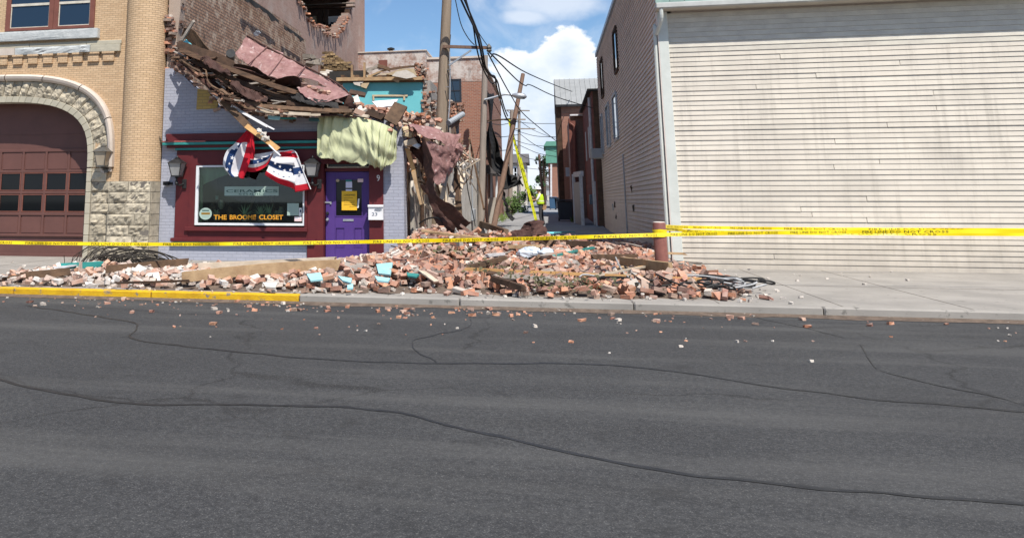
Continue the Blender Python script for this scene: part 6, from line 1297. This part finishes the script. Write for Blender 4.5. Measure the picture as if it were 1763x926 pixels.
for k in range(36000):
    x, y = rnd.uniform(x0_, x1_), rnd.uniform(13.35, 26.5); h = pile(x, y)
    if rnd.random() > min(1, h * 3.2 + (.035 if h > .004 else .0)): continue
    if y > 19.9 and x < XR + .15: continue
    if x < XR and y > 19.75: continue
    if x > HX - .12 and y > 19.85: continue
    cand.append((x, y, h))
cand.sort(key=lambda q: q[1])
ni = 0
for i, (x, y, h) in enumerate(cand):
    z = max(.035, h + rnd.uniform(-.03, .075)); tl = .2 if h < .06 else .55
    if ni < 226 and h > .03 and rnd.random() < (.30 if x > -3 else .17) and x < 2.6:
        q = 0 if x > -3.2 else 1; loose(Vector((x, y, z - .0)), (0 if x > -3.6 + rnd.uniform(-1.5, 1.5) else 2), LAB[q][0], LAB[q][1], tl); ni += 1
    else: rub(Vector((x, y, z)), tl, rnd.choice((1, 1, 1.05, .9, .7, .5, .4)), HEAP if x > -3.6 + rnd.uniform(-1.5, 1.5) else STRIP)
o = stuff(HEAP.build('brick_heap', 'brick_rubble', None)); tag(o, 'great heap of broken red bricks across the alley mouth and pavement', 'rubble')
o = stuff(STRIP.build('dusty_brick_scatter', 'rubble_dusty', None)); tag(o, 'dusty broken bricks scattered along the pavement before the shop', 'rubble')
for k in range(24):                                    # pieces of wall still bonded by mortar
    for _ in range(40):
        x, y = rnd.uniform(-6.5, 2.2), rnd.uniform(14.2, 20.5); h = pile(x, y)
        if h > .12 and not (y > 19.7 and x < XR + .3): break
    r = Matrix.Rotation(rnd.uniform(0, 6.28), 3, 'Z') @ Matrix.Rotation(rnd.gauss(0, .5), 3, 'X') @ Matrix.Rotation(rnd.gauss(0, .4), 3, 'Y'); c = Vector((x, y, h + .05))
    t = thing('masonry_chunk', 'chunk of wall with bricks still mortared together in the rubble', 'masonry', c, 'bonded wall chunks'); m = MB(); nx_, nz2 = rnd.choice(((2, 2), (2, 3), (1, 3), (3, 2)))
    for i in range(nx_):
        for j in range(nz2): 
            b_ = MB().ob(c + r @ Vector(((i - (nx_ - 1) / 2 + .5 * (j % 2)) * .212, 0, (j - (nz2 - 1) / 2) * .074)), (.2, .098, .062), r, 0, .008).build('brick', 'brick_loose', t)
    MB().ob(c, (nx_ * .2, .085, nz2 * .07), r, 0, .012).build('mortar', 'mortar_bits', t)
CR = MB()
for k in range(9000):                                  # mortar crumbs and chips
    x, y = rnd.uniform(-12, 7), rnd.uniform(9.5, 24); h = pile(x, y)
    near = max(pile(x, y + .8), pile(x + .6, y), pile(x - .6, y), h)
    if rnd.random() > min(1, near * 3 + .012): continue
    if y > 19.9 and (x < XR or x > HX - .1): continue
    s_ = rnd.uniform(.012, .045) * (.6 if y < KY else 1); zb3 = h if y > KY + .15 else (-.12 if y < KY else .01)
    CR.ob((x, y, zb3 + s_ * .4), (s_ * 1.6, s_, s_ * .8), Matrix.Rotation(rnd.uniform(0, 6), 3, 'Z'), 0, s_ * .25)
o = stuff(CR.build('mortar_crumbs', 'mortar_bits', None)); tag(o, 'pale crumbs of mortar and brick chips over the pavement', 'rubble')
RC_ = MB()
for k in range(260):                                   # brick chips kicked out on to the road
    x = rnd.gauss(-2.4, 3.6); y = KY - .03 - abs(rnd.gauss(0, .5)) - (rnd.random() ** 6) * 2.5
    s_ = rnd.choice((.012, .015, .02, .03, .05)); RC_.ob((x, y, -.12 + s_ * .3), (s_ * 1.7, s_, s_ * .7), Matrix.Rotation(rnd.uniform(0, 6), 3, 'Z'), 0, s_ * .22)
o = stuff(RC_.build('brick_chips', 'brick_rubble', None)); tag(o, 'brick chips and grit strewn on the road along the kerb', 'rubble')
for q, pts in enumerate((((-7.5, 11.9), (-5.2, 10.6), (-4.4, 9.3), (-1.8, 8.6), (.6, 8.9), (2.4, 7.9), (5.2, 7.5)), ((-1.2, 12.8), (-1.0, 11.2), (-1.5, 9.9), (-1.1, 8.7)), ((2.6, 12.9), (3.2, 11.0), (2.9, 9.2), (3.5, 7.7), (3.2, 5.8)), ((-5.0, 7.2), (-3.2, 6.5), (-1.4, 6.7), (.6, 5.6), (2.6, 5.4)))):
    c = cr([(a, b, -.1165) for a, b in pts], 14); n_ = len(c)
    def seal(a, b): p = at_curve(c, a); return p + Vector((noise.noise(p * 2.5) * .05, noise.noise(p * 3 + Vector((5, 0, 0))) * .06 + (b - .5) * (.05 + .03 * noise.noise(p * 6)), 0))
    struct(MB().grid(seal, n_ * 2, 1).build('road_seal', 'tar_seal', None))
# timbers, boards and scraps lying in the rubble
def gp(u, v, z):
    """where the sight line meets the rubble surface, lifted a little"""
    r = ray(u, v); Y = 12.5; lift = min(z, .14)
    while Y < 60:
        p = CAM + r * (Y / r.y)
        if p.z <= pile(p.x, p.y) + lift + (alley_z(Y) if Y > 28 else 0): return p
        Y += .04
    return p
def gplank(nm, m, a, b, w_, h_, lab, cat='timber', n=4, jit=.02, bend=0., upv=(0, 0, 1)):
    """a, b: (u, v, height above ground)"""
    return tag(MB().bar(gp(*a), gp(*b), w_, h_, upv, 0, n, bend, jit).build(nm, m, None), lab, cat)
gplank('fallen_joist', 'wood_joist', (318, 477, .14), (581, 456, .14), .06, .17, 'long splintered joist lying before the shop, front one', jit=.02, bend=.03)
gplank('fallen_joist', 'wood_dark', (318, 474.5, .1), (581, 452, .1), .07, .04, 'dark strip along the top of the front joist', jit=.01, bend=.03)
gplank('fallen_joist', 'wood_pale', (344, 458, .30), (580, 447, .42), .09, .1, 'long pale joist lying behind the front joist', jit=.02)
gplank('fallen_board', 'lath_white', (318, 468, .25), (420, 460, .3), .12, .03, 'white board end between the two long joists', 'plank')
gplank('fallen_joist', 'wood_old', (34, 475, .06), (122, 467, .16), .05, .12, 'brown board lying before the garage door', jit=.015)
gplank('fallen_board', 'wood_old', (7, 479, .03), (36, 475, .06), .04, .05, 'thin split tip of the brown board before the garage', 'plank', jit=.02)
gplank('fallen_board', 'teal_trim', (111, 458, .26), (172, 455, .34), .13, .1, 'teal painted board before the stone jamb', 'plank'); gplank('fallen_board', 'lath_white', (92, 461, .12), (130, 457, .2), .15, .03, 'white sheet under the teal board', 'plank')
gplank('fallen_joist', 'wood_old', (184, 463, .2), (324, 450, .34), .06, .12, 'brown plank lying under the wire tangle', jit=.02)
gplank('fallen_board', 'wood_dark', (205, 487, .12), (330, 483, .12), .07, .03, 'thin dark strip in the brick scatter before the round column', 'plank')
o = MB().add([gp(648, 456, .24), gp(676, 453, .42), gp(672, 474, .22), gp(652, 472, .12)], [(0, 1, 2, 3)]).build('plaster_piece', 'plaster_aqua_pale', None, solid=.03); tag(o, 'pale aqua plaster piece lying before the door post', 'plaster')
for q, (pts, m, lab) in enumerate((([(528, 473, .15), (552, 470, .2), (556, 482, .14), (535, 484, .12)], 'plaster_aqua_pale', 'pale aqua plaster piece below the end of the front joist'), ([(582, 476, .14), (606, 480, .16), (604, 488, .12), (590, 484, .12)], 'plaster_aqua_pale', 'aqua plaster strip in the bricks before the purple door'), ([(645, 476, .2), (672, 480, .2), (668, 486, .14), (650, 484, .14)], 'plaster_aqua_pale', 'thin aqua strip just below the plaster piece by the door'), ([(700, 470, .2), (722, 473, .22), (716, 478, .2), (702, 476, .16)], 'teal_trim', 'teal scrap in the bricks right of the plaster piece'), ([(598, 492, .12), (608, 489, .14), (608, 497, .1), (598, 498, .1)], 'plaster_aqua_pale', 'small aqua chip at the front of the bricks before the door'), ([(452, 487, .16), (478, 488, .14), (474, 496, .1), (458, 495, .1)], 'plaster_white', 'grey white plaster slab in the bricks below the front joist'))):
    o = MB().add([gp(*t) for t in pts], [(0, 1, 2, 3)]).build('plaster_piece', m, None, solid=.025); tag(o, lab, 'plaster')
gplank('fallen_board', 'plaster_aqua', (934, 401, .75), (979, 399, .75), .5, .03, 'flat aqua board lying behind the heap in the alley', 'plank', upv=(0, .25, 1))
gplank('fallen_rail', 'teal_trim', (954, 441, .75), (1022, 426, .82), .04, .05, 'thin teal rail stuck out of the alley heap', 'rail')
gplank('fallen_joist', 'wood_old', (1021, 443, .6), (1094, 442, .62), .12, .1, 'brown beam on the right of the alley heap', jit=.01); gplank('fallen_board', 'lath_white', (1022, 440, .68), (1092, 439, .68), .06, .015, 'white strip along the brown beam in the heap', 'plank')
gplank('fallen_joist', 'wood_joist', (1070, 452, .45), (1153, 463, .28), .08, .2, 'thick timber leaning against the bollard', jit=.02)
gplank('fallen_board', 'wood_fresh', (1074, 466, .4), (1112, 458, .45), .07, .03, 'short fresh board before the thick timber', 'plank'); gplank('fallen_board', 'wood_pale', (1025, 474, .38), (1112, 459, .46), .05, .03, 'pale stick crossing below the brown beam', 'plank')
gplank('fallen_board', 'wood_fresh', (800, 463, .55), (1205, 481, .22), .035, .045, 'very long thin lath lying across the alley heap', 'lath', n=8, jit=.01)
gplank('fallen_board', 'wood_old', (922, 447, .7), (951, 412, 1.0), .05, .1, 'short plank standing out of the alley heap', 'plank', upv=(0, -1, 0))
gplank('fallen_joist', 'wood_old', (806, 461, .62), (872, 444, .78), .1, .08, 'dark brown timber across the left of the heap', jit=.02); gplank('fallen_joist', 'wood_joist', (880, 425, .85), (930, 424, .85), .12, .06, 'pale timber at the back of the heap below the tape', jit=.02)
gplank('fallen_joist', 'wood_dark', (938, 418, .8), (1020, 420, .75), .15, .12, 'dark timber lying deep in the heap below the aqua board', jit=.02)
gplank('fallen_board', 'lath_white', (838, 440, .75), (866, 437, .78), .06, .05, 'short white stick in the middle of the heap', 'plank'); gplank('fallen_board', 'wood_pale', (725, 466, .45), (752, 485, .3), .1, .02, 'pale board sloping down the left of the heap', 'plank')
gplank('fallen_board', 'wood_grey', (708, 466, .38), (770, 468, .4), .09, .03, 'grey board at the foot of the alley corner', 'plank'); gplank('fallen_joist', 'wood_dark', (850, 480, .35), (905, 497, .2), .1, .08, 'dark timber sliding down the front of the heap', jit=.03)
gplank('fallen_gutter', 'wood_old', (826, 384, 1.1), (872, 404, .8), .1, .22, 'fallen box gutter lying at the left of the alley', jit=.02); gplank('fallen_board', 'lath_white', (830, 382, 1.2), (872, 400, .93), .1, .03, 'white capping on the fallen box gutter', 'plank')
gplank('fallen_board', 'lath_white', (777, 388, 1.2), (810, 421, .85), .04, .05, 'white stick leaning below the bent metal strip', 'plank', upv=(0, -1, 0))
o = ribbon('crumpled_sheet', 'roof_underside', ((858, 418, 19.0), (882, 400, 19.2), (908, 384, 19.4), (934, 383, 19.4)), ((880, 420, 18.6), (900, 414, 18.7), (920, 408, 18.8), (936, 404, 18.9)), 'dark maroon crumpled sheet on top of the alley heap', 'metal sheet', 22, 8, .12, .14, .02, seed=21)
o = ribbon('crumpled_sheet', 'roof_pink', ((786, 478, 15.6), (800, 464, 15.8), (812, 466, 15.8)), ((784, 490, 15.3), (800, 492, 15.2), (812, 486, 15.3)), 'bent pinkish pipe shell at the front of the heap', 'metal sheet', 12, 6, .12, .05, .015, seed=23)
for q, (u, v, s_) in enumerate(((905, 436, .16), (918, 433, .14), (940, 436, .15))):
    p = gp(u, v, .85); m = MB(); m.grid(lambda a, b: p + Vector((math.cos(a * 6.28) * math.sin(b * 3.14), math.sin(a * 6.28) * math.sin(b * 3.14), math.cos(b * 3.14) * .6)) * s_ * (1 + .5 * noise.noise(Vector((a * 7, b * 5, q)))), 12, 7)
    o = m.build('plastic_bag', 'clear_plastic', None); tag(o, ['clear plastic bag in the heap, leftmost of three', 'clear plastic bag in the heap, middle of three', 'clear plastic bag in the heap, right of the standing plank foot'][q], 'plastic bag', 'plastic bags')
o = MB().ob(gp(822, 464, .6), (.12, .05, .04), None, 0, .01).build('red_scrap', 'red_plastic', None); tag(o, 'small bright red scrap beside the long lath in the heap', 'scrap')
sc = MB()
for k in range(90):                                    # sticks and splinters
    x, y = rnd.uniform(-3.2, 2.2), rnd.uniform(14.3, 22); h = pile(x, y)
    if h < .15: continue
    a = rnd.uniform(0, 3.14); d = Vector((math.cos(a), math.sin(a) * .7, rnd.uniform(-.25, .3))) * rnd.uniform(.1, .35); p = Vector((x, y, h + .06))
    tag(MB().bar(p - d, p + d, rnd.uniform(.015, .06), rnd.uniform(.012, .03), (0, 0, 1), 0, 2, 0, .012).build('wood_splinter', rnd.choice(('wood_old', 'wood_pale', 'wood_grey', 'wood_dark', 'lath_white')), None), 'stick of splintered wood lying in the brick heap of the alley', 'splinter', 'splinters in the alley heap')
for k in range(34):                                    # longer broken boards half buried in the heap
    x, y = rnd.uniform(-3.0, 2.3), rnd.uniform(14.0, 21.5); h = pile(x, y)
    if h < .12: continue
    a = rnd.gauss(0, .5); d = Vector((math.cos(a), math.sin(a), rnd.uniform(-.12, .14))) * rnd.uniform(.3, .75); p = Vector((x, y, h + .07))
    tag(MB().bar(p - d, p + d, rnd.uniform(.05, .13), rnd.uniform(.02, .05), (rnd.uniform(-.3, .3), rnd.uniform(-.5, .3), 1), 0, 4, rnd.uniform(-.03, .03), .02).build('broken_heap_board', rnd.choice(('wood_old', 'wood_pale', 'wood_grey', 'wood_dark', 'wood_joist', 'wood_old')), None), 'broken board half buried in the brick heap of the alley', 'plank', 'boards in the alley heap')
lf = MB()
for k in range(330):                                  # torn twigs and leaves
    c = rnd.choice(((905, 480, .3), (980, 486, .25), (870, 460, .6), (1010, 492, .2), (850, 470, .5), (765, 437, .8), (945, 490, .2))); p = gp(*c) + Vector((rnd.gauss(0, .3), rnd.gauss(0, .25), rnd.gauss(.03, .05))); s_ = rnd.uniform(.02, .05); x = Vector((rnd.gauss(0, 1), rnd.gauss(0, 1), rnd.gauss(0, .6))).normalized(); y = x.orthogonal()
    p.z = max(p.z, pile(p.x, p.y) + .03); lf.add([p - x * s_, p + y * s_ * .4, p + x * s_, p - y * s_ * .4], [(0, 1, 2, 3)])
o = stuff(lf.build('torn_leaves', 'dry_leaf', None)); tag(o, 'torn twigs and leaves tangled in the bricks', 'leaves')
tw = MB()
for k in range(70):                                    # wire tangle before the column
    c = PZ(rnd.uniform(185, 275), 458, .12); c.y += rnd.uniform(-.5, .5); pts = []
    a0, r_ = rnd.uniform(0, 3), rnd.uniform(.15, .6)
    for j in range(7): t = j / 6; pts.append(c + Vector((math.cos(a0 + t * 3.4) * r_ * 1.2 + rnd.uniform(-.05, .05) + (t - .5) * .5, rnd.uniform(-.1, .1), abs(math.sin(a0 + t * 3.4)) * r_ * 1.0 * max(.25, 1 - abs(c.x + 8.7) * .6) - .08)))
    tw.tube(cr(pts, 4), rnd.choice((.007, .010, .013)), 4)
o = stuff(tw.build('wire_tangle', 'cable_brown', None)); tag(o, 'tangle of wires and twigs at the foot of the round column', 'wire tangle')
for k in range(12):                                    # cables at the lower right
    c = gp(1165 + k * 4, 488 + (k % 5) * 3, .06); pts = [c + Vector((math.cos(t) * (.5 + .05 * k) - .25 * t * (k % 2), math.sin(t) * .22 + .03 * k, .05 + .04 * math.sin(t * 3 + k))) for t in [j * .5 - 1 for j in range(10)]]
    tag(MB().tube(cr(pts, 4), .014, 5).build('coiled_cable', rnd.choice(('cable', 'cable', 'cable_pale')), None), 'cable coil lying on the pavement before the siding house corner', 'cable', 'cable coils by the corner')
for q, pts in enumerate((((1060, 443, .6), (1068, 460, .45), (1080, 475, .3), (1110, 495, .1)), ((1075, 458, .5), (1100, 480, .25), (1140, 498, .06)), ((1130, 472, .3), (1160, 486, .15), (1198, 498, .05)))): tag(MB().tube(cr([gp(*t) for t in pts], 6), .014, 5).build('loose_cable', 'cable_pale' if q == 0 else 'cable', None), ['pale cable hooked over the right of the heap', 'black cable running down from the pale cable to the pavement', 'black cable from the bollard foot to the coils'][q], 'cable')
# ---------------------------------------------------------------- bollard and caution tape
BO = thing('steel_bollard', 'rusty red pipe bollard before the corner of the siding house', 'bollard', gp(1141, 470, .0)); bz = OFF[BO]
bt = P(1137, 383, bz.y).z; bx_ = bz.x; MB().tube([(bx_, bz.y, 0), (bx_ - .01, bz.y, bt - .03), (bx_ - .01, bz.y, bt)], [.115, .112, .1], 22).build('pipe', 'rust_red', BO, smooth=True); MB().lathe([(.1, bt + .001), (.09, bt + .012), (.01, bt + .016)], (bx_ - .01, bz.y, 0), 20).build('concrete_cap', 'plaster_white', BO)
def tape(lab, pts, wd=.065, n=40, nm='caution_tape'):
    c = cr([P(*q) for q in pts], n); t = thing(nm, lab, 'caution tape', c[0], 'caution tapes'); N_ = len(c) - 1
    def fn(a, b):
        p = at_curve(c, a); tw_ = 1.1 * noise.noise(Vector((p.x * .42, 0, p.y))) + .35 * noise.noise(Vector((p.x * 2.1, 4, p.y))); return p + Vector((0, math.sin(tw_) * (b - .5) * wd, -(b - .5) * wd * math.cos(tw_)))
    MB().grid(fn, N_, 2).build('ribbon', 'tape_yellow', t, solid=.002)
    L = sum((c[i + 1] - c[i]).length for i in range(N_)); k = 0; x = .3
    return t, c, L
def words(t, c, L, wd, every=1.25, size=.62, proud=.006):
    cu = bpy.data.curves.new('w', 'FONT'); cu.body = 'FIRE LINE DO NOT CROSS'; cu.resolution_u = 1
    o = bpy.data.objects.new('w', cu); COL.objects.link(o); bpy.context.view_layer.update()
    me = bpy.data.meshes.new_from_object(o.evaluated_get(bpy.context.evaluated_depsgraph_get())); bpy.data.objects.remove(o)
    xs = [v_.co.x for v_ in me.vertices]; ys = [v_.co.y for v_ in me.vertices]; wx, wy = max(xs) - min(xs), max(ys) - min(ys); x = .2
    while x + 1.05 < L:
        m = MB(); vs = []
        for v_ in me.vertices:
            s_ = (x + (v_.co.x - min(xs)) / wx * 1.0) / L; p = at_curve(c, s_); b = .5 - ((v_.co.y - min(ys)) / wy - .5) * size; tw_ = 1.1 * noise.noise(Vector((p.x * .42, 0, p.y))) + .35 * noise.noise(Vector((p.x * 2.1, 4, p.y)))
            vs.append(p + Vector((0, math.sin(tw_) * (b - .5) * wd - proud, -(b - .5) * wd * math.cos(tw_))))
        m.add(vs, [tuple(f.vertices) for f in me.polygons]); m.build('lettering', 'tape_ink', t)['kind'] = 'stuff'; x += every
    bpy.data.meshes.remove(me)
t, c, L = tape('yellow caution tape stretched across the whole front', ((-60, 416, 15.0), (100, 419, 15.0), (300, 420.5, 15.0), (500, 418.5, 15.1), (700, 415, 15.2), (900, 411, 15.3), (1130, 404.5, 15.6), (1300, 401, 15.8), (1500, 399, 16), (1800, 398, 16.3)), .062); words(t, c, L, .062)
for pts, lab in ((((1146, 389.8, bz.y - .02), (1200, 391.5, 18.4), (1400, 394, 19), (1800, 396, 19.4)), 'upper yellow tape running right from the bollard'), (((1146, 394.5, bz.y - .04), (1172, 396, 18.1), (1200, 398.5, 18.3), (1400, 402, 18.8), (1800, 404, 19.2)), 'lower yellow tape running right from the bollard')):
    t, c, L = tape(lab, pts, .06); words(t, c, L, .06)
WR = thing('tape_wrap', 'yellow tape wound round the top of the bollard', 'caution tape', (bx_, bz.y, bt - .2), 'caution tapes')
for k in range(3):
    zc_ = bt - .13 - k * .05; MB().grid(lambda a, b: Vector((bx_ - .01 + math.cos(a * 6.283) * (.119 + .004 * k), bz.y + math.sin(a * 6.283) * (.119 + .004 * k), zc_ + (b - .5) * .045 + .015 * math.sin(a * 6.283 + k) + .008 * math.sin(a * 19 + k))), 30, 2).build('winding', 'tape_yellow', WR)
# ---------------------------------------------------------------- ladder and worker
LY_ = 42.0
LD = thing('extension_ladder', 'yellow fibreglass extension ladder propped against the leaning pole', 'ladder', P(923, 381, LY_))
b0, t0 = P(923.5, 381, LY_), P(878, 205, LY_ + .9)
dv = (t0 - b0).normalized(); sd = Vector((.14, .99, 0)); sd = (sd - dv * sd.dot(dv)).normalized()
for s_, f1, off in ((-.2, .62, 0), (.2, .62, 0), (-.17, 1., .06), (.17, 1., .06)):
    st_ = b0 + (t0 - b0) * (0 if off == 0 else .3); en = b0 + (t0 - b0) * f1; nn_ = dv.cross(sd).normalized()
    MB().bar(st_ + sd * s_ + nn_ * off, en + sd * s_ + nn_ * off, .05, .10, sd).build('rail', 'ladder_yellow', LD)
for k in range(17):
    f = .03 + k * .058; p = b0 + (t0 - b0) * f; MB().tube([p - sd * .19, p + sd * .19], .018, 6).build('rung', 'steel', LD)
for s_ in (-.2, .2): MB().ob(b0 + sd * s_, (.1, .1, .06), None).build('foot', 'black_metal', LD)
g0 = P(932.5, 379.5, 42.6); g0.z = alley_z(42.6) + .02
def person():
    """standing worker turned to the ladder on his right, arms reaching to the rail"""
    H_ = P(926, 321, 42.6).z - g0.z; k = H_ / 1.85
    J = {'pelvis': (0, 0, .98), 'waist': (-.02, 0, 1.12), 'chest': (-.05, 0, 1.34), 'neck': (-.07, 0, 1.54), 'head': (-.09, 0, 1.64), 'crown': (-.09, 0, 1.76),
         'hl': (-.01, -.10, .92), 'kl': (-.06, -.12, .52), 'al': (.0, -.13, .10), 'tl': (-.16, -.14, .04), 'hr': (.01, .10, .92), 'kr': (.02, .12, .50), 'ar': (.12, .12, .10), 'tr': (-.04, .14, .04),
         'sl': (-.05, -.19, 1.44), 'el': (-.18, -.24, 1.22), 'wl': (-.38, -.12, 1.20), 'pl': (-.46, -.07, 1.21), 'sr': (-.05, .19, 1.44), 'er': (-.22, .20, 1.26), 'wr': (-.40, .06, 1.36), 'pr': (-.47, .03, 1.38)}
    E_ = [('pelvis', 'waist'), ('waist', 'chest'), ('chest', 'neck'), ('neck', 'head'), ('head', 'crown'), ('pelvis', 'hl'), ('hl', 'kl'), ('kl', 'al'), ('al', 'tl'), ('pelvis', 'hr'), ('hr', 'kr'), ('kr', 'ar'), ('ar', 'tr'), ('chest', 'sl'), ('sl', 'el'), ('el', 'wl'), ('wl', 'pl'), ('chest', 'sr'), ('sr', 'er'), ('er', 'wr'), ('wr', 'pr')]
    Rr = {'pelvis': .15, 'waist': .14, 'chest': .165, 'neck': .06, 'head': .09, 'crown': .085, 'h': .105, 'k': .07, 'a': .05, 't': .042, 's': .075, 'e': .05, 'w': .033, 'p': .035}
    names = list(J); vs = [Vector(J[n]) * k for n in names]; rad = [Rr.get(n, Rr.get(n[0])) * k for n in names]; ed = [(names.index(a), names.index(b)) for a, b in E_]
    for hand, sgn in (('pl', -1), ('pr', 1)):
        h = Vector(J[hand])
        for q in range(4):
            i0 = len(vs); a = h + Vector((-.04, (q - 1.5) * .022, .0)); vs += [a * k, (a + Vector((-.045, 0, -.012))) * k, (a + Vector((-.05, 0, -.05))) * k]; rad += [.009 * k] * 3; ed += [(names.index(hand), i0), (i0, i0 + 1), (i0 + 1, i0 + 2)]
        i0 = len(vs); vs += [(h + Vector((.0, -sgn * .045, .02))) * k, (h + Vector((-.04, -sgn * .06, .015))) * k]; rad += [.01 * k] * 2; ed += [(names.index(hand), i0), (i0, i0 + 1)]
    me = bpy.data.meshes.new('body'); me.from_pydata(vs, ed, []); me.update(); o = bpy.data.objects.new('tmp', me); COL.objects.link(o)
    sk = o.modifiers.new('s', 'SKIN'); 
    for i, r in enumerate(rad): me.skin_vertices[0].data[i].radius = (r, r)
    me.skin_vertices[0].data[0].use_root = True
    sb = o.modifiers.new('d', 'SUBSURF'); sb.levels = sb.render_levels = 1
    bpy.context.view_layer.update(); bm_ = bpy.data.meshes.new_from_object(o.evaluated_get(bpy.context.evaluated_depsgraph_get())); bpy.data.objects.remove(o)
    W = thing('person', 'worker in white hard hat and lime safety vest steadying the ladder', 'person', g0)
    for m in ('skin', 'shirt_white', 'trousers', 'boots'): bm_.materials.append(MATS[m])
    for f in bm_.polygons:
        c_ = f.center / k; f.use_smooth = True
        f.material_index = 3 if c_.z < .12 else 2 if c_.z < 1.03 else 0 if c_.z > 1.53 or c_.x < -.22 else 1
    ob_ = bpy.data.objects.new('body', bm_); COL.objects.link(ob_); ob_.parent = W; OFF[ob_] = g0
    # vest: shell round the torso with open neck
    def ve(a, b): 
        an = a * 6.283; z = 1.02 + .46 * b; rx, ry = (.175, .2) if b < .8 else (.15, .19); cx_ = -.02 - .03 * b; return g0 + Vector((cx_ + math.cos(an) * rx, math.sin(an) * ry, z)) * k
    MB().grid(ve, 18, 8).build('vest', 'vest_lime', W, smooth=True, solid=.01)
    MB().grid(lambda a, b: ve(a, .28 + .1 * b) + (ve(a, .3) - (g0 + Vector((-.03, 0, 1.16)) * k)) * .05, 18, 1).build('reflective_band', 'vest_band', W)
    hd = g0 + Vector((-.095, 0, 1.72)) * k
    MB().lathe([(.135 * k, 0), (.13 * k, .02), (.12 * k, .05 * k), (.1 * k, .1 * k), (.05 * k, .135 * k), (.005, .145 * k)], hd, 16).build('hard_hat', 'hat_white', W, smooth=True); MB().lathe([(.165 * k, -.005), (.165 * k, .006)], hd + Vector((-.02, 0, 0)), 16).build('hat_brim', 'hat_white', W)
    fc = g0 + Vector((-.185, 0, 1.655)) * k; MB().ob(fc + Vector((-.005, 0, -.01)), (.035, .03, .05), None, 0, .004).build('nose', 'skin', W)
    for s_ in (-1, 1): MB().ob(fc + Vector((.02, s_ * .035, .015)), (.02, .02, .012)).build('eye', 'ink', W); MB().ob(g0 + Vector((-.09, s_ * .095, 1.65)) * k, (.03, .02, .055)).build('ear', 'skin', W)
    MB().ob(fc + Vector((.012, 0, -.055)), (.02, .05, .012)).build('mouth', 'cloth_red', W); MB().lathe([(.095 * k, -.07), (.10 * k, .0)], hd + Vector((.012, 0, -.0)), 12).build('hair', 'bark', W)
    MB().ob(g0 + Vector((.16, -.12, .88)) * k, (.16, .12, .2), Matrix.Rotation(.3, 3, 'Y'), 0, .015).build('tool_pouch', 'leather_tan', W); MB().ob(g0 + Vector((.1, .1, .85)) * k, (.14, .1, .2), None, 0, .015).build('tool_pouch', 'leather_tan', W)
    MB().lathe([(.16 * k, 0), (.165 * k, .05 * k)], g0 + Vector((0, 0, .97)) * k, 16).build('tool_belt', 'boots', W)
person()
